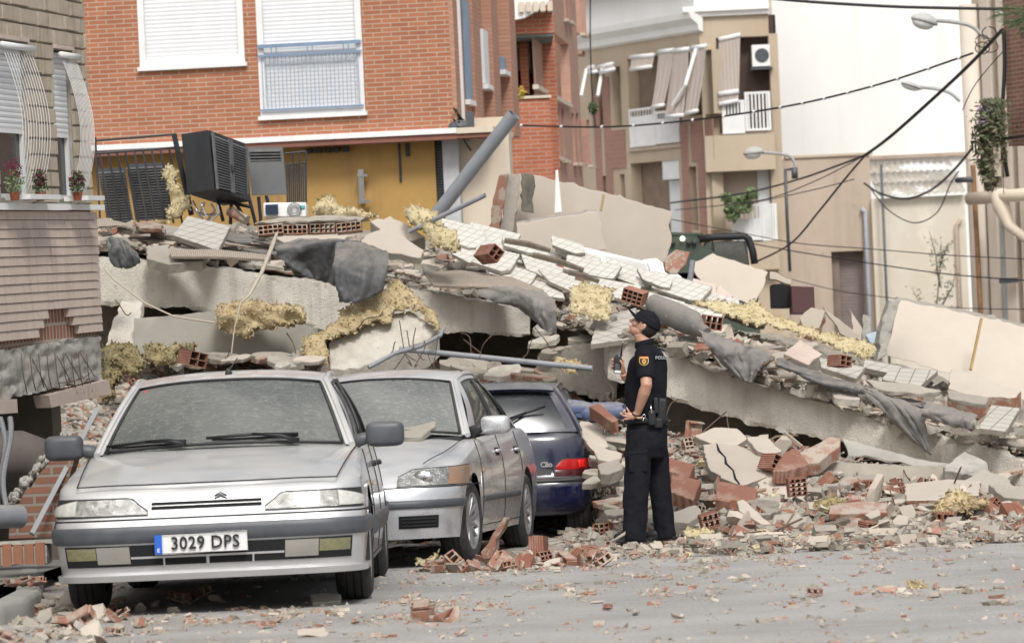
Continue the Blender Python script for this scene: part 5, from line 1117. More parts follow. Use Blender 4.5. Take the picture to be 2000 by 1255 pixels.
slab('concrete_slab', 'upper concrete slab edge at left sagging to a square end above the silver saloons', 'slab', [(150, 500), (400, 518), (640, 556), (830, 568), (1035, 606)], [(150, 596), (345, 600), (500, 626), (690, 650), (870, 648), (1037, 657)], 30.0, 31.9, 5, K['slab'], .4, 180, 12, .022)  # front edge of a fallen concrete slab
slab('concrete_slab', 'lower smooth concrete beam half hidden behind the yellow wool at left', 'slab', [(262, 622), (455, 606), (620, 640)], [(262, 690), (500, 692), (620, 700)], 29.6, 30.2, 3, mat('smooth_greenish_concrete', (.40, .385, .33), (.34, .325, .28), sc=2, bs=40, bstr=.3, dust=.5), .1, 70, 8, .012)
slab('concrete_beam', 'long pale concrete beam lying under the right end of the tilted slab', 'beam', [(1575, 900), (1700, 906), (1862, 912)], [(1575, 965), (1700, 972), (1862, 985)], 27.1, 27.0, 1.2, mat('beige_concrete', (.46, .42, .35), (.39, .355, .295), sc=2.5, bs=35, bstr=.4, dust=.4), 0, 60, 8, .01)
slab('masonry_remnant', 'rough plastered wall remnant under the tile panel beside the policeman', 'wall', [(1050, 690), (1110, 676), (1205, 664)], [(1040, 745), (1110, 760), (1205, 790)], 31.2, 30.4, 1.0, K['conc'], 0, 50, 10, .03)
# ---- generic shards --------------------------------------------------------------
def inside(pts, x, y):
    c = False; j = len(pts) - 1
    for i in range(len(pts)):
        if (pts[i][1] > y) != (pts[j][1] > y) and x < (pts[j][0] - pts[i][0]) * (y - pts[i][1]) / (pts[j][1] - pts[i][1] + 1e-9) + pts[i][0]: c = not c
        j = i
    return c
def shard(name, lab, cat, pts, D, th, m, tilt=1.0, ext=None, jag=.017, group=None, ysl=0, seg=.06, rough_face=0):
    ym = max(p[1] for p in pts); x0 = sum(p[0] for p in pts) / len(pts)
    P3 = [P(p[0], p[1], D + tilt * (ym - p[1]) / 100 + ysl * (p[0] - x0) / 100) for p in pts]; out = []; NRM = V((0, 0, 0)); A0 = P3[0]
    for i in range(1, len(P3) - 1): NRM += (P3[i] - A0).cross(P3[i + 1] - A0)
    NRM.normalize(); CG = sum(P3, V((0, 0, 0))) / len(P3); P3 = [p - V((0, 1, 0)) * ((p - CG).dot(NRM) / NRM.y if abs(NRM.y) > .15 else 0) for p in P3]
    for i in range(len(P3)):
        a, b_ = P3[i], P3[(i + 1) % len(P3)]; n = max(1, int((b_ - a).length / seg)) if jag else 1
        for k in range(n):
            p = a.lerp(b_, k / n)
            if jag and k: w_ = N.noise_vector(p * 23) * jag * 1.6; p = p + w_ - NRM * w_.dot(NRM)
            out.append(p)
    e = V(ext) if ext else V((0, th * .45, -th * .9)); q = MB(); n = len(out)
    bk = [p + e + (N.noise_vector(p * 19 + V((3, 1, 7))) * jag if jag else V((0, 0, 0))) for p in out]
    nn = V((0, 0, 0))
    for i in range(n): nn += (out[i] - out[0]).cross(out[(i + 1) % n] - out[0])
    q.add(out + bk, [tuple(range(n)), tuple(range(2 * n - 1, n - 1, -1))]); q.cur = 1; k0 = len(q.v) - 2 * n
    for i in range(n): q.f.append([k0 + i, k0 + i + n, k0 + (i + 1) % n + n, k0 + (i + 1) % n]); q.mi.append(1)
    side = K['conc'] if m in (K['plaster'], K['wtile'], K['wtile_s'], K['ptile']) else m
    if m == K['plaster'] and len(lab) % 3 == 0: side = K['terra']
    o = q.build(name, [m, side], None, False, rebase=True)
    # local axes lie in the face so that ribs, tiles and grain follow it
    xa = (P3[1] - P3[0]).normalized(); za = nn.normalized(); za = za if za.length > .5 else V((0, 0, 1)); ya = za.cross(xa).normalized(); xa = ya.cross(za)
    M = Matrix((xa, ya, za)).transposed(); o.data.transform(M.inverted().to_4x4()); o.rotation_euler = M.to_euler()
    bv = o.modifiers.new('b', 'BEVEL'); bv.width = min(.006, th * .15); bv.segments = 1; bv.limit_method = 'ANGLE'; bv.angle_limit = R(50)
    return tag(o, lab, cat, group)
K['wtile'] = tilemat('white_floor_tile', (.52, .495, .44), (.24, .21, .17), .135); K['wtile_s'] = tilemat('small_white_tile', (.64, .615, .56), (.40, .365, .31), .105)
TG = 'loose tile panels on the collapsed roof'
tiles = [([(366, 421), (450, 441), (426, 488), (338, 458)], 30.0, 'tile panel tilted on the left end of the slab, ten tiles in view'),
 ([(1168, 622), (1243, 600), (1232, 660), (1153, 671)], 29.2, 'large tile panel hanging just left of the policeman\'s cap'),
 ([(1600, 697), (1690, 716), (1672, 738), (1604, 716)], 28.4, 'narrow tile panel beside the pink-topped block on the right slope'),
 ([(1740, 716), (1832, 722), (1798, 752), (1722, 740)], 28.2, 'tile panel lying flat beneath the big cream wall panel'),
 ([(1688, 701), (1764, 716), (1750, 730), (1686, 716)], 28.8, 'small tile strip below the right end of the yellow wool'),
 ([(1936, 790), (1992, 796), (1965, 841), (1912, 834)], 26.9, 'tile panel tilted at the right edge above the slab'),
 ([(1480, 440 + 60), (1500, 505), (1510, 530), (1470, 520)], 31, 'small white tile corner near the fallen cream panel')]
for pts, D, lab in tiles[:6]: shard('loose_tiles', lab, 'tile panel', pts, D, .06, K['wtile'], 1.6, jag=.004, group=TG)
# tiled roof terrace broken into rows
tr = [(900, 455, 95, 40), (965, 468, 90, 42), (905, 492, 60, 30), (1035, 500, 105, 30), (965, 505, 75, 30), (1075, 528, 100, 26), (1000, 535, 85, 26), (1130, 500, 80, 22), (1160, 522, 95, 28), (1110, 552, 90, 24), (1235, 535, 90, 32), (1060, 560, 85, 22), (1200, 562, 90, 26), (1330, 560, 95, 32), (1290, 592, 80, 24), (1400, 588, 90, 30), (1370, 610, 80, 20), (1020, 478, 60, 18), (1150, 578, 60, 18), (1460, 615, 80, 22), (1110, 478, 60, 16), (1280, 545, 60, 18)]
for i, (x, y, w_, h) in enumerate(tr):
    s_ = .26 + rs.uniform(-.06, .06); w2_, h2_ = w_ / 2 * 1.12, h / 2 * 1.15; sk = rs.uniform(-6, 12)
    jj = lambda: rs.uniform(-5, 5); pts = [(x - w2_ - sk + jj(), y - h2_ - w2_ * s_ + jj() * .5), (x + w2_ - sk + jj(), y - h2_ + w2_ * s_ + jj() * .5), (x + w2_ * .8 + sk + jj(), y + h2_ * .6 + w2_ * s_), (x + w2_ * .3, y + h2_ + w2_ * s_ * .4 + jj() * .6), (x - w2_ + sk + jj(), y + h2_ * .8 - w2_ * s_)]
    if i in (3, 9, 14): w_ *= .8
    shard('loose_tiles', 'slab of white terrace tiles slid down the middle of the pile above the policeman', 'tile slab', pts, 31.0 + (620 - y) / 60 * .8 + (i % 4) * .11, .045, K['wtile_s'], 1.2, jag=.006, group='white terrace tile slabs')
PL = 'cream wall panels'
def panel(lab, pts, D, th, tilt=0, m='plaster', name='fallen_masonry', cat='wall panel', ext=None, ysl=0, jag=.018): return shard(name, lab, cat, pts, D, th, K[m], tilt, ext, jag, None, ysl)
panel('largest fallen cream wall panel standing behind the white terrace tiles', [(985, 338), (1040, 341), (1180, 375), (1314, 414), (1306, 440), (1312, 470), (1302, 512), (1240, 512), (1120, 500), (985, 470)], 36.6, .22, 0, ext=(0, .25, 0), ysl=-.1)
panel('smaller cream wall box leaning in front of the largest fallen panel', [(1008, 437), (1168, 413), (1176, 440), (1184, 488), (1110, 500), (1010, 470)], 35.3, .3, 0, ext=(0, .5, .06), ysl=.1)
panel('cream panel fragment with torn right end below the black cab frame', [(1392, 494), (1500, 531), (1492, 560), (1470, 592), (1380, 575), (1350, 520)], 34, .12, .3, ext=(0, .12, 0))
panel('narrow torn strip of cream wall right of the fragment under the cab frame', [(1503, 530), (1547, 546), (1544, 556), (1503, 545)], 34.1, .2, 0, ext=(0, .2, .0))
big = panel('big cream wall panel with an ochre joint at the right edge of the pile', [(1757, 586), (1860, 606), (2060, 650), (2060, 800), (1960, 765), (1850, 728), (1728, 692), (1738, 640)], 29.6, .3, .4, ext=(.0, .30, .05))
g = MB(); A, B = P(1917, 622, 29.75), P(1896, 722, 29.5); g.tube([A, B], .016, 4); gj = g.build('joint_strip', mat('ochre_joint', (.42, .28, .12)), big); gj.matrix_parent_inverse = Matrix.Translation(big.location).inverted(); bpy.context.view_layer.update(); gj.matrix_parent_inverse = big.matrix_world.inverted()
shard('broken_stub', 'rough grey broken end of the big cream panel at right', 'wall end', [(1737, 586), (1760, 585), (1744, 640), (1733, 692), (1712, 705), (1722, 640), (1730, 610)], 29.5, .3, K['beam'], 0, (0.0, .34, 0), .03)
panel('cream block with an ochre strip lying under the big cream panel', [(1858, 720), (1925, 734), (1995, 762), (1985, 775), (1920, 775), (1852, 758)], 28.6, .22, 1.0)
panel('thin white panel standing like a shark fin behind the yellow wool', [(1607, 598), (1640, 625), (1680, 655), (1664, 668), (1640, 650)], 31.5, .03, 0, ext=(0, .05, 0))
panel('narrow white panel right of the shark-fin panel', [(1660, 603), (1684, 640), (1686, 672), (1664, 650)], 31.9, .03, 0, ext=(0, .05, 0))
panel('cream panel with a broken pink edge left of the shark-fin panel', [(1585, 600), (1612, 606), (1600, 640), (1570, 640), (1562, 620)], 31.2, .12, 0)
panel('grey boulder-like wall lump just right of the standing white panels', [(1685, 612), (1702, 618), (1700, 660), (1686, 672)], 31.6, .1, 0, 'beam')
panel('pale plaster shard shaped like a fin in front of the dark roofing felt', [(716, 457), (745, 447), (770, 452), (800, 470), (828, 488), (822, 503), (740, 490), (694, 480)], 29.9, .07, .6)
panel('squarish pale plaster block behind the fin-shaped shard', [(722, 432), (762, 421), (800, 440), (830, 462), (806, 470), (745, 452)], 31.3, .14, .5)
panel('long flat plaster flake above the grey felt', [(530, 463), (600, 458), (680, 460), (672, 472), (560, 474)], 31.2, .05, 1)
panel('leaning concrete slab piece left of the lower beam', [(236, 588), (281, 586), (270, 640), (262, 678), (206, 672)], 29.6, .12, .6, 'slab')
panel('angular grey concrete block under the draped yellow wool', [(643, 668), (700, 640), (740, 618), (800, 606), (858, 642), (835, 662), (760, 690), (700, 719), (645, 719)], 29.3, .28, .5, 'slab')
panel('thick slab edge fragment resting on the left end of the slab', [(290, 486), (350, 484), (410, 492), (395, 510), (330, 516), (288, 505)], 29.8, .1, 1.2, 'conc')
panel('small flat mortar slab near the curled felt at left', [(284, 480), (332, 477), (330, 490), (290, 492)], 30.2, .06, 1, 'conc')
# standing strips beside the largest panel
shard('masonry_stub', 'upright grey broken wall end with pink brick at the left of the largest fallen panel', 'wall end', [(985, 338), (1016, 340), (1010, 400), (1000, 462), (975, 460), (984, 400)], 36.2, .3, K['conc'], 0, (0, .3, 0), .02)
shard('brick_stub', 'leaning pink brick strip with slots left of the upright grey wall end', 'wall end', [(975, 342), (993, 338), (985, 400), (972, 460), (952, 458), (962, 400)], 36.1, .2, K['terra'], 0, (0, .3, 0), .02)
shard('bitumen_strip', 'black scorched strip hanging on the left end of the largest fallen panel', 'strip', [(1017, 338), (1043, 342), (1041, 400), (1043, 416), (1018, 412)], 36.3, .05, mat('scorched_bitumen', (.09, .085, .075), (.19, .17, .13), sc=8, bstr=.8), 0, (0, .08, 0), .02)
shard('wood_batten', 'white painted batten standing up against the largest fallen panel', 'batten', [(1085, 333), (1090, 331), (1098, 415), (1083, 417)], 35.9, .04, K['white'], 0, (0, .05, 0), 0)
shard('door_strip', 'ochre strip standing between the batten and the panel corner', 'batten', [(1177, 378), (1182, 380), (1176, 412), (1171, 411)], 36.0, .04, mat('ochre_wood', (.48, .36, .20)), 0, (0, .05, 0), 0)
# boards
shard('ribbed_board', 'narrow ribbed board along the top of the slab at left', 'board', [(331, 487), (420, 486), (530, 497), (528, 506), (430, 500), (334, 500)], 29.7, .03, K['ribx'], 1.5, jag=.004)
shard('ribbed_board', 'wide bent ribbed board lying on the slab end in the middle', 'board', [(826, 530), (900, 527), (1000, 540), (1062, 566), (1050, 573), (960, 560), (846, 556)], 30.9, .03, K['ribx'], 2, jag=.006)
shard('ribbed_board', 'pale ribbed board lying in the debris below the right end of the slab', 'board', [(1765, 944), (1850, 935), (1915, 938), (1912, 966), (1835, 975), (1770, 976)], 25.6, .04, K['plaster'], 2.2, jag=.012)
shard('sheet_fragment', 'grey triangular sheet slipping out under the tilted slab at right', 'sheet', [(1645, 854), (1700, 870), (1790, 895), (1862, 906), (1800, 910), (1690, 888), (1658, 890)], 27.2, .02, mat('grey_board', (.42, .40, .36), bstr=.2), .6)
# dark strips and laths
for i, (x0, y0, x1, y1, lab) in enumerate(((985, 470, 1075, 490, 'dark timber lath at the top of the white terrace tiles'), (1040, 498, 1140, 528, 'middle timber lath sliding over the terrace tiles'), (1110, 532, 1170, 550, 'short lath below the other two on the terrace tiles'), (1560, 990 + 60, 1660, 985 + 30, 'long grey lath lying in the low debris right of the policeman'))):
    q = MB(); D = 31.4 if y0 < 700 else 24.6; q.tube([P(x0, y0, D), P((x0 + x1) / 2, (y0 + y1) / 2 - 3, D), P(x1, y1, D)], [.03, .035, .025], 5); tag(q.build('timber_lath', mat('grey_timber', (.20, .165, .125), (.12, .10, .08), streak=((.1, .08, .06), 20)), None, False, rebase=True), lab, 'lath')
# ---- hollow clay bricks ------------------------------------------------------------
def hollow(L=.24, Hh=.12, T=.12, nx=3, nz=3, w_=.009, seed=0):
    """block with real cells running along y"""
    q = MB(); r_ = random.Random(seed)
    for i in range(nx + 1): x = lerp(-T / 2, T / 2, i / nx); q.box((x, 0, 0), (w_, L, Hh + w_))
    for j in range(nz + 1):
        z = lerp(-Hh / 2, Hh / 2, j / nz)
        for i in range(nx): a, b_ = lerp(-T / 2, T / 2, i / nx) + w_ / 2, lerp(-T / 2, T / 2, (i + 1) / nx) - w_ / 2; q.box(((a + b_) / 2, 0, z), (b_ - a, L - .002, w_))
    return q
def hbrick(lab, px, py, D, rot, sz=(.24, .12, .12, 3, 3), group='whole hollow clay bricks', cap=None):
    o = hollow(*sz).build('hollow_brick', K['rib'], None); o.location = P(px, py, D); o.rotation_euler = [R(a) for a in rot]; tag(o, lab, 'hollow brick', group)
    if cap:
        q = MB(); L, Hh, T = sz[:3]; q.ellip((0, 0, Hh / 2 + .01), (T * .55, L * .5, .03), 14, 8, fn=lambda p, d: p + N.noise_vector(p * 22) * .02); q.build('mortar_cap', K['conc'], o, False)
    return o
hb = [('hollow brick with square cells set in the cream slab right of the cracked plaster', 1556, 950, 25.9, (2, -3, 4), (.14, .14, .14, 3, 4)),
 ('hollow brick lying open ended behind the roof of the nearest car', 376, 700, 27.3, (8, 12, 38), (.2, .12, .17, 2, 2)),
 ('hollow brick face under mortar above the policeman\'s cap', 1240, 578, 30.4, (10, 20, -20), (.16, .12, .2, 4, 3)),
 ('hollow brick below mortar crust right of the grey felt roll', 1390, 630, 29.2, (5, 10, 10), (.16, .12, .16, 3, 2)),
 ('tilted hollow brick on the slope above the ribbed board', 955, 496, 31.6, (0, 40, 30), (.3, .13, .13, 2, 2)),
 ('hollow brick by the small tile panel on the right slope', 1640, 705, 28.3, (0, 10, 30), (.2, .09, .12, 2, 2)),
 ('round-holed brick in the heap beside the rear wheel of the second car', 1052, 1074, 22.9, (90, 4, 80), (.2, .1, .2, 4, 2)),
 ('broken hollow brick right of the policeman\'s boots', 1385, 1015, 24.6, (4, -12, 8), (.12, .1, .13, 3, 2)),
 ('ribbed hollow brick near the yellow wool at lower right', 1695, 1028, 24.1, (10, 0, 30), (.12, .07, .09, 2, 1)),
 ('hollow brick leaning on the slab right of the cracked plaster', 1510, 905, 26.6, (0, 25, 30), (.2, .12, .14, 2, 3))]
for a in hb: hbrick(*a[:4], a[4], a[5])
# brick-and-mortar course on top of the pile
bc = empty('brick_course', P(605, 452, 31.6), 0, 'broken course of hollow bricks under grey mortar on top of the pile', 'bricks'); bc.rotation_euler = (0, R(.5), 0)
for i in range(4):
    o = hollow(.2, .085, .24, 5, 2).build('brick', K['terra'], bc); o.location = (-.39 + i * .262, rs.uniform(-.02, .02), .02); o.rotation_euler = (R(rs.uniform(-6, 6)), R(rs.uniform(-5, 5)), R(rs.uniform(-8, 8)))
q = MB(); q.ellip((0, .05, .10), (.56, .16, .045), 40, 10, fn=lambda p, d: p + N.noise_vector(p * 12) * .03); q.build('mortar', K['conc'], bc)
# ribbed terracotta blocks in front
RB = 'large ribbed clay blocks'
for pts, D, lab in (([(1305, 892), (1357, 906), (1345, 932), (1300, 918)], 26.2, 'upper left ribbed clay block right behind the policeman'), ([(1312, 924), (1370, 937), (1354, 976), (1308, 958)], 25.8, 'lower ribbed clay block beside the policeman\'s trouser leg'),
    ([(1400, 937), (1478, 952), (1475, 985), (1397, 974)], 25.7, 'dark red ribbed clay block below the cracked plaster slab'), ([(1530, 884), (1556, 872), (1580, 905), (1540, 918), (1508, 920)], 26.3, 'light ribbed clay block with mortar, right of the cracked plaster'),
    ([(1120, 1064), (1168, 1063), (1187, 1082), (1186, 1098), (1135, 1096)], 22.6, 'ribbed clay block on the ground left of the policeman\'s boots'), ([(1150, 792), (1170, 786), (1208, 818), (1196, 824)], 27.6, 'narrow ribbed clay block left of the policeman\'s elbow')):
    shard('ribbed_block', lab, 'clay block', pts, D, .12, K['riby'], .8, jag=.005, group=RB)
shard('ribbed_block', 'long smooth terracotta block pointing up to the slab gap', 'clay block', [(1560, 884), (1622, 852), (1642, 856), (1640, 872), (1600, 902), (1572, 905)], 26.7, .12, K['terra'], .8, jag=.01, group=RB)
cs = shard('plaster_slab', 'large cream plaster slab with a jagged crack, right of the policeman', 'plaster slab', [(1372, 868), (1400, 864), (1440, 868), (1480, 885), (1502, 908), (1496, 930), (1448, 946), (1420, 936), (1388, 918), (1380, 895)], 26.3, .09, K['plaster'], 1.4)
q = MB(); cp = [(1400, 866), (1404, 880), (1416, 892), (1418, 905), (1432, 918), (1436, 934), (1444, 944)]; q.tube([P(a, b_, 26.3 + 1.4 * (946 - b_) / 100 - .012) for a, b_ in cp], [.005, .012, .007, .012, .007, .010, .006], 5); ck = q.build('crack', K['dark'], cs); bpy.context.view_layer.update(); ck.matrix_parent_inverse = cs.matrix_world.inverted()
misc = [('cream slab carrying the square-celled brick', [(1482, 918), (1545, 912), (1570, 925), (1573, 985), (1530, 992), (1480, 980)], 26.0, .2, 'plaster'), ('round-edged pink slab deep in the gap under the tilted slab', [(1355, 850), (1395, 834), (1440, 836), (1460, 855), (1440, 868), (1390, 865)], 27.5, .06, 'plaster'),
 ('cream shard with a chewed edge under the tilted slab', [(1458, 852), (1495, 850), (1528, 880), (1500, 886), (1480, 880)], 27.0, .05, 'plaster'), ('white plaster slab between the blue car and the policeman', [(1142, 862), (1215, 884), (1210, 905), (1168, 896), (1160, 880)], 27.1, .05, 'plaster'),
 ('grey slab piece left of the policeman\'s thigh', [(1168, 905), (1214, 893), (1216, 915), (1190, 925), (1172, 925)], 26.6, .1, 'conc'), ('smooth pink plaster sheet leaning right of the blue car', [(1130, 810), (1170, 832), (1190, 870), (1160, 878), (1135, 850)], 27.6, .05, 'plaster'),
 ('grey striped block lying in front of the policeman\'s knees', [(1262, 993), (1310, 1000), (1360, 985), (1370, 1000), (1345, 1020), (1262, 1020)], 25.4, .12, 'conc'), ('long pale plank-like fragment leaning right of the policeman', [(1438, 978), (1452, 974), (1506, 1022), (1494, 1028), (1444, 996)], 24.9, .05, 'plaster'),
 ('wedge of concrete in the mid debris, right of the plank-like fragment', [(1512, 1004), (1560, 1000), (1576, 1012), (1576, 1030), (1510, 1026)], 24.8, .1, 'conc'), ('wavy broken clay strip left of the yellow wool at lower right', [(1620, 986), (1680, 978), (1730, 980), (1734, 1000), (1660, 1002), (1618, 1002)], 24.9, .06, 'terra'),
 ('small cream cube near the ribbed hollow brick', [(1688, 1004), (1716, 990), (1720, 1004), (1700, 1012)], 24.4, .08, 'plaster'), ('white plaster wedge beside the cream cube', [(1742, 1016), (1755, 1003), (1776, 1008), (1772, 1022), (1745, 1024)], 24.2, .06, 'plaster'),
 ('solid red brick standing alone on the road edge at right', [(1645, 1058), (1680, 1057), (1681, 1073), (1646, 1075)], 22.9, .1, 'terra'), ('pale mortar lump on the tarmac in front of the nearest car', [(604, 1160), (630, 1156), (666, 1159), (664, 1172), (610, 1176)], 18.2, .1, 'conc'),
 ('dark wedge-shaped slab stub against the right end of the tilted slab', [(1842, 910), (1885, 880), (1928, 902), (1935, 935), (1890, 925), (1845, 918)], 26.7, .15, 'beam'), ('broken grey slab corner at the far right below the slab', [(1875, 940), (1920, 915), (1965, 930), (1990, 965), (1930, 970)], 26.2, .12, 'conc'),
 ('pale flat slab at the right edge behind the yellow wool', [(1930, 985 - 40), (2040, 950), (2040, 975), (1960, 970)], 25.8, .07, 'conc'), ('broken tile-topped mortar slab on the middle of the slope', [(1500, 690), (1560, 680), (1600, 700), (1560, 712), (1520, 708)], 29.2, .06, 'conc'),
 ('pink-topped square block on the right slope', [(1562, 662), (1606, 690), (1580, 712), (1530, 690)], 29.0, .14, 'ptile'), ('flat slab on the lip of the tilted slab right of centre', [(1624, 760), (1675, 765), (1680, 778), (1630, 776)], 28.0, .07, 'slab'),
 ('grey slab pieces stacked on the lip above the torn felt', [(1690, 740), (1780, 748), (1840, 762), (1800, 768), (1720, 760)], 28.0, .04, 'conc'), ('thin flagstone near the tilted tile panel at the right edge', [(1850, 760), (1930, 775), (1925, 788), (1855, 778)], 27.6, .04, 'conc'),
 ('mortar block on the bonnet of the second silver saloon', [(735, 822), (800, 814), (848, 818), (850, 832), (822, 853), (740, 850)], 23.62, .05, 'conc')]
for lab, pts, D, th, mm in misc: shard('rubble_block' if mm != 'terra' else 'brick_fragment', lab, 'rubble piece', pts, D, th, K[mm], .9)
# layered flakes of screed, board and felt jutting over the lips of the slabs
ly = random.Random(404)
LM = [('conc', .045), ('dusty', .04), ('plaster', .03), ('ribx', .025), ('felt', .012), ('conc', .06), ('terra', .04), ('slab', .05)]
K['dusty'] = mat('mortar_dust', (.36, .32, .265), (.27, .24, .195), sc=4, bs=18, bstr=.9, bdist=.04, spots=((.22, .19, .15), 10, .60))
def layer_flakes(n, p0, p1, dymin, dymax, dD0, dD1, wmin, wmax):
    for i in range(n):
        x = ly.uniform(p0, p1); D = lin(TDfr, x) + ly.uniform(dD0, dD1); sl_ = (lin(Ttop, x + 60) - lin(Ttop, x - 60)) / 120; y = lin(Ttop, x) + ly.uniform(dymin, dymax)
        w_ = ly.uniform(wmin, wmax); h_ = ly.uniform(5, 15); sk = ly.uniform(-.12, .12) + sl_; mm, th = ly.choice(LM)
        n0 = ly.randint(3, 5); up = [(x - w_ / 2 + w_ * k_ / n0, y + (-w_ / 2 + w_ * k_ / n0) * sk - h_ * ly.uniform(.3, 1.0)) for k_ in range(n0 + 1)]; dn = [(x - w_ / 2 + w_ * k_ / n0 + ly.uniform(-4, 4), y + (-w_ / 2 + w_ * k_ / n0) * sk + h_ * ly.uniform(-.1, .5)) for k_ in range(n0, -1, -1)]
        shard('screed_flake', 'thin broken layer of screed or board lying along the top of the slabs', 'flake', up + dn, D, th, K[mm], 3.0, jag=.02, group='broken layers on the slab tops', seg=.05)
layer_flakes(44, 215, 1080, -46, 8, -.12, .5, 45, 150)
layer_flakes(46, 1240, 2010, -48, 6, -.15, .4, 40, 130)
def low_flakes(n, p0, p1, y0, y1, D0, D1):
    for i in range(n):
        x = ly.uniform(p0, p1); t_ = ly.random(); D = lerp(D0, D1, t_); y = lerp(y0, y1, t_); w_ = ly.uniform(30, 95); h_ = ly.uniform(8, 24); a = ly.uniform(-.5, .5); mm, th = ly.choice(LM[:3] + LM[5:])
        pts = [(x + cos(q_) * w_ / 2 * ly.uniform(.75, 1.1), y + sin(q_) * h_ / 2 * ly.uniform(.7, 1.1) + cos(q_) * w_ / 2 * a * .5) for q_ in rng(0, 2 * pi * 6 / 7, 7)]
        shard('broken_flake', 'flat broken plaster or concrete piece in the heap below the slabs', 'flake', pts, D, th * 1.3, K[mm], ly.uniform(.8, 2.2), jag=.02, group='flat pieces below the slabs', seg=.05)
low_flakes(26, 1340, 2000, 1010, 905, 24.9, 27.4)
low_flakes(18, 1165, 1215, 1000, 800, 25.8, 29.0)
low_flakes(14, 230, 620, 712, 690, 28.6, 29.3)
low_flakes(22, 860, 1190, 742, 700, 30.6, 31.6)
low_flakes(16, 1050, 1190, 690, 610, 30.9, 31.4)
# ---- mineral wool -------------------------------------------------------------------
def wool(lab, pts, D, th, m='wool', tilt=.5, step=5, seed=0, group='yellow mineral wool', fib=1.0, name='mineral_wool'):
    xs = [p[0] for p in pts]; ys = [p[1] for p in pts]; x0, x1, y0, y1 = min(xs), max(xs), min(ys), max(ys); r_ = random.Random(seed + int(x0))
    nx, ny = int((x1 - x0) / step) + 3, int((y1 - y0) / step) + 3; sgs = list(zip(pts, pts[1:] + pts[:1]))
    def dist(x, y):
        d = 1e9
        for a, b_ in sgs:
            vx, vy = b_[0] - a[0], b_[1] - a[1]; t_ = max(0, min(1, ((x - a[0]) * vx + (y - a[1]) * vy) / (vx * vx + vy * vy + 1e-9))); d = min(d, math.hypot(a[0] + vx * t_ - x, a[1] + vy * t_ - y))
        return d
    g = {}; q = MB(); F = []; B = []
    ex = min(x1 - x0, y1 - y0) * .28
    for i in range(nx):
        for j in range(ny):
            x, y = x0 + (i - 1) * step, y0 + (j - 1) * step
            w_ = N.noise(V((x * .06, y * .06, seed))) * 6 + N.noise(V((x * .2, y * .2, seed + 4))) * 3; w_ *= min(1, (y1 - y0) / 40)
            if inside(pts, x + w_, y + w_ * .6): g[i, j] = (x, y, min(1, dist(x, y) / ex))
    idx = {}
    for (i, j), (x, y, d) in g.items():
        Dv = D + tilt * (y1 - y) / 100; p = P(x, y, Dv)
        n1 = 1 - abs(N.noise(p * 7)) * 2.4; n2 = 1 - abs(N.noise(p * 17 + V((5, 0, 0)))) * 2.2
        hgt = th * (d ** .5) * (.55 + .45 * n1) + .028 * n2 * min(1, d * 3 + .3)
        idx[i, j] = len(F); F.append(p + V((0, -hgt, hgt * .25)) + N.noise_vector(p * 14) * .025); B.append(p + V((0, th * .4 + .01, 0)) + N.noise_vector(p * 14) * .02)
    o = len(F); fs = []; ed = {}
    for (i, j) in idx:
        if (i + 1, j) in idx and (i, j + 1) in idx and (i + 1, j + 1) in idx:
            a, b_, c, d = idx[i, j], idx[i + 1, j], idx[i + 1, j + 1], idx[i, j + 1]; fs.append((a, b_, c, d)); fs.append((o + d, o + c, o + b_, o + a))
            for e in ((a, b_), (b_, c), (c, d), (d, a)): ed[tuple(sorted(e))] = ed.get(tuple(sorted(e)), 0) + 1
    fs += [(a, b_, b_ + o, a + o) for (a, b_), k in ed.items() if k == 1]
    # tufts: short flattened fibres rooted in the surface
    vs = F + B; used = sorted({i for f in fs for i in f if i < o}); n = int(len(used) * 1.5 * fib)
    for _ in range(n):
        k = r_.choice(used); p = V(vs[k]); d = V((r_.gauss(0, 1), -abs(r_.gauss(0, .6)), r_.gauss(0, .9))).normalized() * r_.uniform(.010, .04); s_ = d.cross(V((0, 1, .2))).normalized() * r_.uniform(.005, .014)
        a = len(vs); vs += [p - s_, p + s_, p + d * .6 + s_ * .8, p + d]; fs += [(a, a + 1, a + 2, a + 3)]
    q.add(vs, fs); return tag(q.build(name, K[m], None, True, rebase=True, fix=False), lab, 'insulation', group)
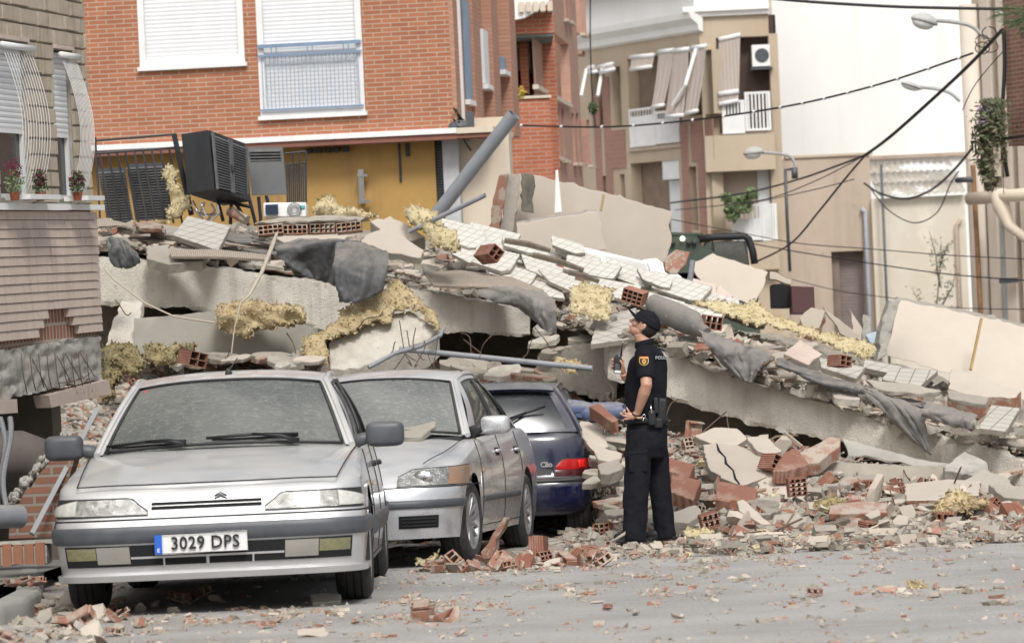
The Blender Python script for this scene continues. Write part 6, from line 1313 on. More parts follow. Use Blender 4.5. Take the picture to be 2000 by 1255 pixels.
wools = [('yellow wool draped over the angular grey block in the middle', [(590, 660), (640, 640), (668, 605), (690, 590), (715, 585), (745, 566), (776, 543), (800, 566), (838, 596), (862, 625), (860, 650), (842, 640), (825, 615), (800, 606), (775, 612), (758, 634), (725, 632), (705, 645), (665, 660), (640, 668), (645, 716), (600, 712), (590, 690)], 29.1, .16, 'wool', .6),
 ('shaggy yellow wool bundle tied with rope on the lower left beam', [(418, 620), (428, 600), (470, 588), (530, 592), (590, 600), (607, 618), (596, 636), (560, 645), (540, 640), (500, 652), (480, 668), (450, 655), (425, 645)], 29.4, .22, 'wool', .4),
 ('pale yellow wool heap with a dark hole on the skyline of the pile', [(608, 412), (618, 392), (640, 380), (662, 390), (665, 405), (700, 408), (735, 418), (748, 428), (700, 434), (650, 430), (612, 424)], 32.3, .14, 'woolp', .3),
 ('peach-coloured wool under the thin grey pipe at the top', [(786, 412), (802, 399), (835, 408), (862, 420), (866, 440), (895, 455), (903, 488), (880, 494), (850, 486), (830, 460), (800, 440)], 31.0, .14, 'woolp', .4),
 ('square yellow wool pad left of the policeman\'s cap', [(1112, 563), (1135, 553), (1202, 558), (1196, 590), (1190, 632), (1150, 622), (1108, 612)], 29.5, .08, 'woolp', .6),
 ('long pale yellow wool bank on the right-hand slope', [(1345, 592), (1375, 590), (1400, 584), (1440, 596), (1475, 580), (1500, 610), (1560, 632), (1620, 650), (1680, 662), (1720, 678), (1726, 705), (1690, 704), (1640, 686), (1600, 668), (1560, 655), (1500, 640), (1450, 630), (1400, 612)], 30.2, .12, 'woolp', 1.2),
 ('dirty wool behind the left pillar of the nearest car', [(198, 680), (230, 668), (262, 672), (292, 710), (270, 735), (240, 735), (225, 770), (200, 800), (198, 740)], 25.3, .16, 'woolg', .3),
 ('crumpled dirty wool strip above the left end of the nearest car roof', [(275, 690), (292, 668), (330, 678), (390, 668), (380, 688), (345, 700), (350, 714), (310, 715), (285, 708)], 28.3, .12, 'woolg', .3),
 ('greenish wool tent at the lower right of the debris', [(1812, 1006), (1835, 975), (1862, 956), (1900, 968), (1928, 975), (1932, 992), (1900, 1000), (1850, 1006)], 24.8, .14, 'wool', .6),
 ('torn wool strip hanging on the black railing at top left', [(312, 345), (322, 322), (338, 318), (350, 332), (346, 358), (362, 380), (378, 378), (376, 402), (358, 412), (352, 432), (318, 434), (322, 412), (338, 396), (328, 372), (318, 352)], 32.9, .06, 'woolp', 0),
 ('small wool patch beside the long conduit above the blue car', [(1075, 705), (1090, 693), (1125, 702), (1152, 715), (1120, 735), (1090, 722)], 29.6, .06, 'wool', .4),
 ('wool lining at the foot of the railing on the left skyline', [(206, 436), (260, 438), (340, 432), (350, 440), (300, 446), (215, 446)], 32.0, .04, 'woolp', .3),
 ('low wool patch among the bricks right of the policeman\'s boots', [(1322, 1036), (1360, 1030), (1400, 1036), (1392, 1050), (1340, 1052)], 24.3, .05, 'woolp', 1.4),
 ('wool patch below the square-celled brick', [(1580, 990), (1620, 968), (1650, 975), (1670, 990), (1620, 1002)], 25.2, .06, 'woolg', 1.2),
 ('wool tuft behind the tail light of the blue car', [(1154, 900), (1166, 896), (1172, 915), (1168, 935), (1156, 935)], 28.3, .06, 'wool', .3),
 ('wool wad on the road beside the second car front wheel', [(795, 1096), (830, 1088), (862, 1076), (858, 1092), (825, 1104)], 22.0, .04, 'woolp', 1.5),
 ('yellow wool lump alone on the road at lower right', [(1768, 1140), (1778, 1130), (1806, 1146), (1804, 1158), (1775, 1160)], 17.2, .04, 'woolp', .4)]
for i, a in enumerate(wools): wool(a[0], a[1], a[2], a[3], a[4], a[5], seed=i, step=5 if (max(p[0] for p in a[1]) - min(p[0] for p in a[1])) > 60 else 2.5)
# ---- roofing felt and cloths ------------------------------------------------------------
def cr(a, b_, c, d, t): return .5 * ((2 * b_) + (c - a) * t + (2 * a - 5 * b_ + 4 * c - d) * t * t + (-a + 3 * b_ - 3 * c + d) * t ** 3)
def crs(L, t):
    n = len(L) - 1; x = min(t * n, n - 1e-6); i = int(x); g_ = lambda k: L[max(0, min(n, k))]; return cr(g_(i - 1), g_(i), g_(i + 1), g_(i + 2), x - i)
def cloth(name, lab, cat, rows, m, th=.012, wr=.02, nu=64, nv=52, fr=6):
    dm = min(p[2] for r_ in rows for p in r_); W3 = [[P(p[0], p[1], dm + .1 + (p[2] - dm) * .30) for p in r_] for r_ in rows]
    def f(u, v):
        ej = lambda t_, s2: t_ + (.05 if t_ < .5 else -.05) * (N.noise(V((s2 * 7, t_, fr))) + .6 * N.noise(V((s2 * 19, t_, 3)))) * max(0, abs(2 * t_ - 1) - .7) * 3.3; u, v = ej(u, v), ej(v, u); p = crs([crs(r_, u) for r_ in W3], v); g_ = 1 - abs(N.noise(V((p.x * 5 + p.z * 3, p.y * 3, p.z * 5 - p.x * 2)))) * 3; e_ = max(abs(2 * u - 1), abs(2 * v - 1)); pl_ = sin((u + .25 * N.noise(V((u * 3, v * 2, fr)))) * 17 + 2.2 * v) * (.3 + .7 * v) * .022; return p + V((0, 1, 0)) * pl_ + V((0, 1, .3)) * (wr * .3 * N.noise(p * fr) - .007 * g_) + V((0, 1, .2)) * .012 * abs(N.noise(V((p.x * 22 + p.z * 9, p.y * 6, p.z * 13 - p.x * 8)))) + N.noise_vector(p * 20) * .005 + N.noise_vector(p * 9 + V((7, 0, 0))) * .02 * max(0, e_ - .8) * 5
    q = MB(); q.sheet(f, rng(0, 1, nu), rng(0, 1, nv), th); return tag(q.build(name, m, None, True, rebase=True, auto=28), lab, cat, 'torn roofing felt')
cloth('roofing_felt', 'big dark sheet of roofing felt folded over the slab edge in the middle', 'felt', [[(540, 478, 30.8), (600, 468, 30.9), (660, 474, 30.6), (704, 472, 30.8)], [(538, 490, 30.3), (600, 480, 30.2), (650, 470, 29.7), (700, 476, 30.5)], [(552, 510, 30.3), (600, 512, 30.5), (640, 505, 29.9), (676, 512, 30.1)], [(590, 535, 30.4), (615, 545, 30.5), (640, 548, 30.2), (656, 560, 29.9)]], K['felt'], wr=.05)
cloth('roofing_felt', 'grey felt flap hanging down over the slab above the draped wool', 'felt', [[(655, 475, 30.5), (700, 474, 30.7), (756, 492, 30.4)], [(652, 510, 29.6), (705, 500, 29.9), (758, 500, 30.2)], [(652, 545, 29.4), (700, 540, 29.4), (756, 530, 29.7)], [(660, 575, 29.4), (700, 582, 29.35), (745, 565, 29.6)], [(664, 590, 29.5), (690, 590, 29.4), (724, 580, 29.6)]], K['felt'], wr=.05, fr=4)
cloth('roofing_felt', 'curled round grey felt flap at the left end of the slab', 'felt', [[(208, 465, 29.7), (230, 466, 29.5), (252, 478, 29.7)], [(212, 495, 29.4), (240, 492, 29.2), (270, 502, 29.5)], [(222, 520, 29.4), (245, 526, 29.3), (272, 514, 29.5)]], K['felt'], wr=.02)
cloth('roofing_felt', 'pale crumpled felt hanging from the slab end beside the square wool pad', 'felt', [[(930, 568, 31.0), (990, 560, 31), (1050, 572, 30.8), (1084, 585, 30.6)], [(950, 582, 30.9), (1010, 575, 30.7), (1050, 590, 30.1), (1086, 605, 30.2)], [(975, 590, 31), (1020, 595, 30.6), (1050, 615, 30.0), (1087, 630, 30.1)], [(1000, 592, 31.2), (1030, 612, 30.7), (1060, 640, 30.1), (1087, 652, 30.1)]], K['felt_l'], wr=.04)
cloth('roofing_felt', 'triangular grey felt hanging point-down over the slab right of the policeman', 'felt', [[(1362, 643, 28.9), (1410, 660, 28.8), (1460, 675, 28.6), (1508, 690, 28.5)], [(1380, 672, 28.6), (1420, 685, 28.4), (1455, 695, 28.4), (1498, 706, 28.3)], [(1405, 702, 28.6), (1435, 715, 28.35), (1460, 720, 28.3), (1482, 722, 28.3)], [(1448, 740, 28.5), (1455, 745, 28.3), (1462, 748, 28.3), (1468, 750, 28.3)]], K['felt_l'], wr=.04)
cloth('roofing_felt', 'long felt tongue hanging over the right part of the slab', 'felt', [[(1668, 758, 28.2), (1700, 764, 28.0), (1740, 776, 27.9), (1800, 800, 27.7)], [(1700, 778, 27.9), (1735, 790, 27.7), (1765, 800, 27.5), (1806, 815, 27.5)], [(1735, 815, 27.8), (1760, 822, 27.6), (1785, 830, 27.5), (1810, 838, 27.45)], [(1775, 850, 27.7), (1795, 862, 27.5), (1808, 870, 27.45), (1816, 876, 27.4)], [(1808, 878, 27.6), (1811, 882, 27.5), (1814, 885, 27.45), (1817, 888, 27.4)]], K['felt_l'], wr=.04)
cloth('roofing_felt', 'felt edge sagging over the lip between the two hanging felt pieces', 'felt', [[(1520, 702, 28.9), (1600, 730, 28.6), (1680, 752, 28.3)], [(1515, 708, 28.5), (1600, 742, 28.1), (1690, 762, 27.9)], [(1522, 714, 28.5), (1602, 750, 28.1), (1690, 768, 27.9)]], K['felt'], wr=.02)
cloth('roofing_felt', 'felt edge along the lip near the right edge of the photo', 'felt', [[(1810, 785, 28), (1870, 800, 27.7), (1910, 812, 27.4)], [(1800, 800, 27.6), (1860, 815, 27.3), (1905, 825, 27.1)], [(1812, 815, 27.6), (1865, 832, 27.3), (1900, 838, 27.1)]], K['felt_l'], wr=.03)
cloth('mattress', 'blue-grey mattress edge between the blue car and the policeman', 'mattress', [[(1108, 786, 28.3), (1150, 792, 28.4), (1215, 792, 28.4)], [(1110, 796, 28.0), (1150, 804, 28.0), (1218, 803, 28.1)], [(1112, 806, 28.1), (1155, 815, 28.1), (1216, 812, 28.2)]], mat('blue_cloth', (.07, .10, .20), (.12, .14, .22), bstr=.3, dust=.6), .04)
q = MB(); q.tube([P(1275, 592, 29.7), P(1310, 612, 29.5), P(1350, 630, 29.3), P(1380, 650, 29.1)], [.09, .12, .12, .05], 18); o = q.build('felt_roll', K['felt_l'], None, True, rebase=True, auto=60); tag(o, 'rolled grey felt lying just behind the policeman\'s head', 'felt roll')
# ---- pipes, ropes, wires -------------------------------------------------------------------
pipe('drain_pipe', 'thick grey plastic pipe sticking up out of the pile', 'pipe', [P(848, 425, 31.6), P(1004, 224, 31.2)], .070, K['greypipe'], .063, 24)
pipe('conduit_pipe', 'thin grey pipe leaning beside the thick one', 'pipe', [P(800, 452, 31.2), P(948, 381, 30.9)], .024, K['greypipe'], .019, 14)
pipe('conduit_pipe', 'long straight grey tube lying above the roofs of the two rear cars', 'pipe', [P(780, 681, 29.3), P(1157, 719, 29.0)], .026, K['greypipe'], .021, 14)
pipe('conduit_pipe', 'bent grey tube emerging under the angular grey block', 'pipe', [P(720, 717, 28.7), P(770, 690, 28.8), P(820, 676, 29), P(860, 655, 29.2), P(866, 640, 29.3)], .020, K['greypipe'], n=12)
pipe('steel_post', 'short grey post standing behind the terrace tiles', 'post', [P(1346, 560, 32.6), P(1353, 508, 32.6)], .03, K['greypipe'], n=10)
K['rope'] = mat('pale_rope', (.52, .46, .37), (.42, .37, .29), sc=30)
pipe('rope', 'pale cloth strap running down from the pile to the wool bundle', 'rope', [P(541, 455, 30.6), P(532, 480, 29.6), P(512, 530, 29.3), P(488, 575, 29.1), P(470, 592, 29.0), P(458, 640, 29.0), P(452, 690, 28.9)], [.014, .02, .018, .014, .01, .006, .005], K['rope'], n=6)
pipe('rope', 'thin rope sagging across the left slab to the wool bundle', 'rope', [P(205, 525, 29.3), P(222, 545, 29.2), P(280, 590, 29.1), P(340, 618, 29.0), P(420, 630, 29)], .009, K['rope'], n=5)
for i, (pts, lab) in enumerate((([(780, 625), (790, 690), (812, 705)], 'wire hanging down the grey block, left one'), ([(835, 690), (846, 720), (856, 655)], 'wire bent up from the bent tube'), ([(795, 645), (800, 680), (782, 705), (770, 722)], 'rusty bar loop below the grey block'), ([(1040, 700 - 40), (1030, 690), (1020, 700)], 'dark wire dangling in the gap by the wall remnant'), ([(905, 662), (940, 690), (935, 700)], 'thin bar in the dark gap under the slab end'))):
    pipe('bent_wire', lab, 'wire', [P(a, b_, 29.0) for a, b_ in pts], .005, K['rust'], n=5)
rb_ = random.Random(91)
for i, (x, y, D, dx, dy) in enumerate(((812, 640, 29.0, 12, 60), (828, 665, 29.0, -18, 50), (745, 700, 29.0, 25, -30), (775, 690, 28.9, 30, 24), (1045, 640, 30.8, 30, 40), (1060, 620, 30.8, 40, 25), (700, 640, 29.2, 40, -22), (560, 650, 29.6, 18, 45), (1325, 780, 28.6, -25, 40), (1420, 815, 28.3, 20, 35), (1760, 905, 27.1, 25, 40), (225, 585, 29.6, 22, 30), (455, 640, 29.4, -12, 60), (1180, 745, 29.5, 14, 40), (900, 650, 30.6, 20, 40), (960, 655, 31, -25, 45))):
    a = P(x, y, D); b_ = P(x + dx, y + dy, D - .15); m_ = a.lerp(b_, .5) + V((rb_.uniform(-.06, .06), -.05, rb_.uniform(-.04, .06)))
    W4 = [a, m_, b_, b_ + V((rb_.uniform(-.07, .07), 0, rb_.uniform(-.02, .06)))]
    pipe('reinforcing_bar', 'thin rusty reinforcing bar sticking out of the broken concrete', 'rebar', [crs(W4, t) for t in rng(0, 1, 12)], .0055, K['rust'], n=5, group='bent reinforcing bars')
# ---- scattered pieces, copied from a small family ---------------------------------------------
def chunk(seed, dims, n=14, flat=False):
    r_ = random.Random(seed); bm = bmesh.new()
    for _ in range(n):
        p = V((r_.gauss(0, 1), r_.gauss(0, 1), r_.gauss(0, 1))).normalized(); k = 1.0 if not flat else 1
        if flat: a = r_.uniform(0, 2 * pi); rr = r_.uniform(.8, 1); p = V((cos(a) * rr, sin(a) * rr, r_.choice((-1, 1))))
        bm.verts.new((p.x * dims[0] / 2, p.y * dims[1] / 2, p.z * dims[2] / 2))
    r = bmesh.ops.convex_hull(bm, input=bm.verts); bmesh.ops.delete(bm, geom=[g_ for g_ in r['geom_interior'] if isinstance(g_, bmesh.types.BMVert)], context='VERTS')
    if not flat:
        bmesh.ops.subdivide_edges(bm, edges=bm.edges, cuts=1, use_grid_fill=True)
        for v_ in bm.verts: v_.co += N.noise_vector(v_.co * 14 + V((seed, 0, 0))) * dims[0] * .09
    me = bpy.data.meshes.new('chunk'); bm.to_mesh(me); bm.free(); return me
def strip(seed):
    """curved ribbed scrap of a hollow brick"""
    r_ = random.Random(seed); q = MB(); n = r_.randint(1, 3); L = r_.uniform(.9, 1.2)
    q.box((0, 0, 0), (1, L, .10)); 
    for i in range(n + 1): q.box((lerp(-.45, .45, i / n), r_.uniform(-.1, .1), .22), (.08, L * r_.uniform(.5, .98), .34))
    if r_.random() < .5: q.box((r_.uniform(-.2, .2), 0, .44), (r_.uniform(.4, .9), L * .6, .09))
    me = bpy.data.meshes.new('scrap'); me.from_pydata([(v[0] * .12 + r_.uniform(-.004, .004), v[1] * .12 + r_.uniform(-.004, .004), v[2] * .12) for v in q.v], [], q.f); return me
fam = {'concrete_chunk': [chunk(i, (.13, .11, .085)) for i in range(7)], 'brick_fragment': [strip(i) for i in range(7)] + [chunk(40 + i, (.16, .10, .035), 12, True) for i in range(4)],
       'plaster_flake': [chunk(60 + i, (.24, .17, .035), 13, True) for i in range(6)], 'wool_tuft': []}
for k, mm in (('concrete_chunk', 'conc'), ('brick_fragment', 'terra'), ('plaster_flake', 'plaster')):
    for me in fam[k]: me.materials.append(K[mm])
GL = {'concrete_chunk': ('grey concrete chunk lying loose in the rubble', 'concrete chunk', 'loose concrete chunks'), 'brick_fragment': ('loose scrap of broken terracotta brick in the rubble', 'brick scrap', 'loose terracotta brick scraps'), 'plaster_flake': ('flat pale plaster flake lying loose in the rubble', 'plaster flake', 'loose plaster flakes')}
cnt = {k: 0 for k in fam}
def put(kind, p, s_, r_, up=True):
    if cnt[kind] >= 298 or (24.9 > p.y > 21 and 1185 < 1000 + p.x / p.y * FPX < 1355 and s_ > .22): return
    cnt[kind] += 1; me = r_.choice(fam[kind]); o = bpy.data.objects.new(kind, me); COL.objects.link(o); o.location = p
    o.rotation_euler = (r_.gauss(0, .35 if up else .8), r_.gauss(0, .35 if up else .8), r_.uniform(0, 6.28)); o.scale = (s_ * r_.uniform(.8, 1.3), s_ * r_.uniform(.7, 1.1), s_ * r_.uniform(.7, 1.1)); tag(o, *GL[kind])
CARS = [(-2.75, -.70, 17.6, 22.7), (-1.75, .35, 22.4, 27.6), (-1.0, .85, 27.3, 31.6)]
def free(p): return not any(a < p.x < b_ and c < p.y < d for a, b_, c, d in CARS)
kinds = ['concrete_chunk', 'brick_fragment', 'plaster_flake']
def sc(n, pxr, Dr, zf, wts, smin, smax, lift=.02, up=True):
    for _ in range(n):
        px = rs.uniform(*pxr); D = rs.uniform(*Dr) if not callable(Dr) else Dr(px); p = V((XY(px, D), D, 0))
        if not free(p): continue
        p.z = zf(px, D) + lift * rs.random(); put(rs.choices(kinds, wts)[0], p, rs.uniform(smin, smax), rs, up)
# pieces lying on the road and in the left foreground
def onroad(kind, px, py, s_, n=1):
    for _ in range(n): p = G(px + rs.uniform(-1, 1) * 8, py + rs.uniform(-1, 1) * 3); p.z = .03 * s_; put(kind, p, s_, rs)
for k, px, py, s_ in (('brick_fragment', 830, 1210, 1.1), ('brick_fragment', 860, 1213, 1.1), ('brick_fragment', 885, 1210, .9), ('brick_fragment', 345, 1172, 1.0), ('brick_fragment', 385, 1170, 1.0), ('brick_fragment', 420, 1172, .9), ('brick_fragment', 205, 1190, .6), ('brick_fragment', 236, 1205, .6), ('plaster_flake', 610, 1238, .6), ('plaster_flake', 1330, 1205, .5), ('plaster_flake', 1390, 1172, .3),
    ('brick_fragment', 1590, 1162, .5), ('brick_fragment', 1740, 1155, .8), ('brick_fragment', 1830, 1150, .6), ('concrete_chunk', 1245, 1200, .5), ('concrete_chunk', 1545, 1165, .5), ('brick_fragment', 900, 1238, .6), ('brick_fragment', 150, 1180, .9), ('concrete_chunk', 130, 1185, 1.5), ('concrete_chunk', 300, 1182, .7), ('brick_fragment', 1190, 1190, .4), ('concrete_chunk', 70, 1190, 1.2),
    ('concrete_chunk', 95, 1215, 1.3), ('brick_fragment', 20, 1215, 1.2), ('concrete_chunk', 45, 1235, .9), ('plaster_flake', 130, 1240, .6), ('brick_fragment', 160, 1225, 1.2), ('plaster_flake', 185, 1205, .9), ('concrete_chunk', 235, 1235, .8), ('brick_fragment', 270, 1225, .7), ('brick_fragment', 215, 1240, .6), ('concrete_chunk', 120, 1205, 1.0), ('concrete_chunk', 320, 1215, .6), ('brick_fragment', 550, 1215, .5), ('brick_fragment', 700, 1160 + 60, .4), ('brick_fragment', 520, 1222, .6), ('brick_fragment', 985, 1090 + 25, .8), ('brick_fragment', 820, 1130, .5)):
    onroad(k, px, py, s_)

for _ in range(46):
    px, py = rs.uniform(-10, 300) * rs.random() ** .4, rs.uniform(1168, 1262); p = G(px, py); p.z = .02; put(rs.choices(kinds, (5, 5, 2))[0], p, rs.uniform(.25, .95), rs)
sc(130, (1140, 2050), lambda px: rs.uniform(24.5, lin(TDfr, px)), zfront, (5, 2, 4), .6, 1.7, .06, False)
sc(60, (1350, 2050), (23.0, 25.4), zfront, (3, 5, 2), .4, 1.2, .03); sc(70, (1100, 1400), (22.6, 24.4), zfront, (3, 5, 2), .25, .6, .02); sc(40, (1350, 2050), (22.6, 24.4), zfront, (3, 5, 2), .3, .7, .02)
sc(90, (780, 1230), (21.5, 23.8), zfront, (2, 5, 1), .4, 1.3, .05, False)
sc(60, (1165, 1230), (27.5, 31), zfront, (4, 2, 4), .8, 1.8, .06, False)
sc(110, (200, 900), (27.6, 30.6), zfront, (4, 5, 3), .7, 1.6, .08, False)
sc(170, (200, 1150), lambda px: lin(TDfr, px) + rs.uniform(.1, 2.2), ztoplayer, (4, 1, 5), .6, 1.8, .05)
sc(190, (1150, 2050), lambda px: lin(TDfr, px) + rs.uniform(.1, 3), ztoplayer, (4, 1, 5), .6, 1.7, .05)
# bits of hollow brick and stray bars among the debris
hv = []
for i, (L, Hh, T, nx, nz) in enumerate(((.13, .10, .11, 3, 3), (.10, .07, .15, 4, 2), (.18, .09, .07, 2, 3), (.08, .12, .10, 3, 4))):
    o = hollow(L, Hh, T, nx, nz, .010, i); me = bpy.data.meshes.new('hollow_piece'); rr_ = random.Random(i)
    me.from_pydata([tuple(V(v_) + N.noise_vector(V(v_) * 30 + V((i, 0, 0))) * .012) for v_ in o.v], [], o.f); me.materials.append(K['terra'] if i % 2 else K['rib']); hv.append(me)
def sprinkle(name, lab, cat, grp, meshes, n, pxr, Dr, zf, smin, smax, lift, wild=.8):
    for _ in range(n):
        px = rs.uniform(*pxr); D = Dr(px); p = V((XY(px, D), D, 0))
        if not free(p) or (D < 25.6 and abs(px - 1270) < 110) or (name == 'loose_stick' and 1120 < px < 1320): continue
        p.z = zf(px, D) + lift; o = bpy.data.objects.new(name, rs.choice(meshes)); COL.objects.link(o); o.location = p; o.rotation_euler = (rs.gauss(0, wild), rs.gauss(0, wild), rs.uniform(0, 6.28)); s_ = rs.uniform(smin, smax); o.scale = (s_, s_, s_); tag(o, lab, cat, grp)
HL = ('hollow_brick_piece', 'broken piece of hollow clay brick showing its cells', 'brick piece', 'broken hollow brick pieces', hv)
sprinkle(*HL, 34, (1160, 2050), lambda px: rs.uniform(23.6, lin(TDfr, px) - .6), zfront, .8, 1.3, .05)
sprinkle(*HL, 16, (230, 900), lambda px: rs.uniform(28, 30), zfront, .8, 1.3, .06)
sprinkle(*HL, 14, (850, 1180), lambda px: rs.uniform(21.8, 22.5), zfront, .6, .9, .03)
sprinkle(*HL, 26, (230, 1900), lambda px: lin(TDfr, px) + rs.uniform(.2, 2), ztoplayer, .8, 1.3, .05)
sticks = []
for i in range(4):
    q = MB(); L = (.5, .8, .35, .6)[i]; q.tube([(-L / 2, 0, 0), (0, rs.uniform(-.05, .05), .01), (L / 2, 0, rs.uniform(-.04, .04))], (.012, .007, .016, .005)[i], (4, 6, 4, 5)[i]); me = bpy.data.meshes.new('stick'); me.from_pydata(q.v, [], q.f); me.materials.append((mat('splintered_wood', (.27, .20, .13), (.18, .13, .09), streak=((.12, .09, .06), 20)), K['rust'], K['plaster'], K['rust'])[i]); sticks.append(me)
for lo, hi, Dr, zf in ((1160, 2050, lambda px: rs.uniform(23.8, lin(TDfr, px)), zfront), (230, 1100, lambda px: rs.uniform(28, 31), zfront), (230, 1950, lambda px: lin(TDfr, px) + rs.uniform(-.05, 2), ztoplayer)):
    sprinkle('loose_stick', 'thin stick or bent bar lying loose in the rubble', 'stick', 'loose sticks and bars', sticks, 30, (lo, hi), Dr, zf, .6, 1.2, .05, .35)
# finer debris: thousands of crumbs, one object
def crumbs(name, lab, n, pick, s0, s1, mats, seed):
    r_ = random.Random(seed); q = MB(); T = [(1, 0, 0), (-1, 0, 0), (0, 1, 0), (0, -1, 0), (0, 0, 1), (0, 0, -1)]; Fc = [(0, 2, 4), (2, 1, 4), (1, 3, 4), (3, 0, 4), (2, 0, 5), (1, 2, 5), (3, 1, 5), (0, 3, 5)]
    Bx = [(x, y, z) for x in (-1, 1) for y in (-1, 1) for z in (-.6, .6)]; BF = [(0, 1, 3, 2), (4, 6, 7, 5), (0, 4, 5, 1), (2, 3, 7, 6), (0, 2, 6, 4), (1, 5, 7, 3)]
    for _ in range(n):
        p = pick(r_)
        if p is None: continue
        s_ = s0 * (s1 / s0) ** (r_.random() ** 2.2); M = Matrix.Rotation(r_.uniform(0, 6.28), 3, 'Z') @ Matrix.Rotation(r_.gauss(0, .5), 3, 'X'); a = (r_.uniform(.6, 1.5), r_.uniform(.5, 1.1), r_.uniform(.35, .9))
        q.cur = r_.choices(range(len(mats)), [m_[1] for m_ in mats])[0]; src, ff = (T, Fc) if r_.random() < .5 else (Bx, BF)
        q.add([M @ V((t_[0] * a[0] * s_ * r_.uniform(.75, 1.2), t_[1] * a[1] * s_ * r_.uniform(.75, 1.2), t_[2] * a[2] * s_)) + p for t_ in src], ff)
    tag(q.build(name, [K[m_[0]] for m_ in mats], None, False, fix=False), lab, 'rubble', kind='stuff')
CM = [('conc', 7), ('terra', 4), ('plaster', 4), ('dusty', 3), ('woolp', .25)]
def pk1(r_):
    px = r_.uniform(120, 2080); D = r_.uniform(22.4, lin(TDfr, px)); p = V((XY(px, D), D, 0))
    if not free(p): return None
    if abs(px - 1270) < 85 and D < 25.2: p.z = .015; return p if r_.random() < .35 else None
    p.z = zfront(px, D) + N.noise(V((p.x, p.y, 0)) * 2.2) * .05 + r_.uniform(0, .05); return p
crumbs('crushed_debris', 'fine crushed brick and mortar between the larger pieces', 14000, pk1, .010, .075, CM, 5)
def pk2(r_):
    px = r_.uniform(150, 2080); D = lin(TDfr, px) + r_.uniform(0, 3.5); return V((XY(px, D), D, ztoplayer(px, D) + r_.uniform(0, .05)))
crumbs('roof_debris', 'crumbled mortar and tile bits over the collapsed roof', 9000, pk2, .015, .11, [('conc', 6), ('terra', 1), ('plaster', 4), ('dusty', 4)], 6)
def pk3(r_):
    while 1:
        px, py = r_.uniform(-30, 2030), r_.uniform(1062, 1262); D = gD(px, py)
        if D > 24 or D < 12: continue
        edge = 1105 - .045 * (px - 1000); d = abs(py - edge); prob = math.exp(-max(0, py - edge) / 14) + .035
        streak_ = math.exp(-abs(py - (1172 - .045 * (px - 1000) + 18 * sin(px * .004))) / 9) * .33 + math.exp(-abs(py - (1220 - .03 * px)) / 18) * .35 * (px < 1000)
        if px < 260 and py > 1160: prob += .3
        cl = N.noise(V((px * .012, py * .06, 2))) + .5 * N.noise(V((px * .04, py * .15, 7)))
        if r_.random() < (prob + streak_) * (.15 + max(0, cl) * 5): break
    p = G(px, py); p.z = .002
    return None if CARS[0][0] + .1 < p.x < CARS[0][1] - .1 and p.y > 18.2 and r_.random() < .8 else p
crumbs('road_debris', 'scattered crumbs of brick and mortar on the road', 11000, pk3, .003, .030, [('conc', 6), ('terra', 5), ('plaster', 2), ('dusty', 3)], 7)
for px in rng(5, 100, 12): p = P(px, 1095, 19.3); put(rs.choice(kinds[:2]), V((p.x, 19.3 + rs.uniform(-.3, .4), .16)), rs.uniform(.4, .9), rs)
shard('leaning_brickwork', 'ribbed brick slab with round holes leaning beside the front wheel of the second car', 'brick slab', [(938, 1078), (985, 1008), (990, 1013), (968, 1055), (960, 1090), (942, 1092)], 22.0, .05, K['terra'], 0, (0.03, .12, 0))
# ============================================================ POLICEMAN
K['skin'] = mat('skin', (.50, .29, .205), (.44, .24, .165), rough=.5, sc=14, bs=160, bstr=.08, bdist=.002)
K['navy'] = mat('navy_uniform_cloth', (.0095, .0100, .0145), (.0155, .016, .021), rough=.9, sc=9, bs=30, bstr=.5, bdist=.012, spec=.15)
K['kit'] = mat('black_kit', (.007, .007, .008), (.014, .014, .015), rough=.6, bstr=.2)
K['hair'] = mat('dark_hair', (.012, .009, .007), (.02, .015, .012), rough=.7, bs=150, bstr=.6)
off0 = P(1130 + 325 / 2.46, 580 + 1190 / 2.46, 25.0); off0.z = 0.035
def J(cx, cy, dy=0): return P(1130 + cx / 2.46, 580 + cy / 2.46, 25.0 + dy) - off0
man = empty('person', off0, 0, 'man in dark blue police uniform and cap looking up with a radio in his hand', 'person')
cs_ = 2.46 * 248; Lc = lambda px: px / cs_
HC = J(316, 136, .0); HR = (Matrix.Rotation(R(-6), 3, 'Z') @ Matrix.Rotation(R(34), 3, 'Y'))
def hp(x, y, z): return HC + HR @ V((x, y, z))
q = MB()
q.ellip(hp(.008, 0, .01), (.098, .076, .100), 28, 18, HR)
q.ellip(hp(-.045, 0, .0), (.050, .062, .075), 22, 14, HR); q.ellip(hp(-.038, 0, -.065), (.052, .050, .048), 20, 12, HR)
q.ellip(hp(-.073, 0, -.096), (.022, .022, .018), 14, 8, HR); q.ellip(hp(-.015, 0, -.06), (.055, .058, .045), 18, 10, HR)
q.ellip(hp(-.083, 0, .022), (.016, .052, .014), 16, 8, HR)
q.tube([hp(-.088, 0, .012), hp(-.100, 0, -.008), hp(-.113, 0, -.026), hp(-.100, 0, -.036)], [(.008, .008), (.010, .010), (.013, .012), (.008, .014)], 10)
for sg in (-1, 1): q.ellip(hp(-.100, sg * .011, -.031), (.010, .008, .007), 10, 6, HR); q.ellip(hp(-.062, sg * .045, -.022), (.028, .018, .022), 14, 8, HR)
q.ellip(hp(-.090, 0, -.055), (.013, .024, .0075), 14, 8, HR); q.ellip(hp(-.088, 0, -.068), (.012, .021, .0075), 14, 8, HR)
for sg in (-1, 1):
    er = HR @ Matrix.Rotation(R(-12), 3, 'Y'); q.ellip(hp(.006, sg * .077, -.010), (.018, .007, .031), 14, 10, er); q.ellip(hp(.010, sg * .085, -.004), (.014, .006, .024), 14, 10, er); q.ellip(hp(.000, sg * .080, -.036), (.009, .006, .009), 10, 6, er)
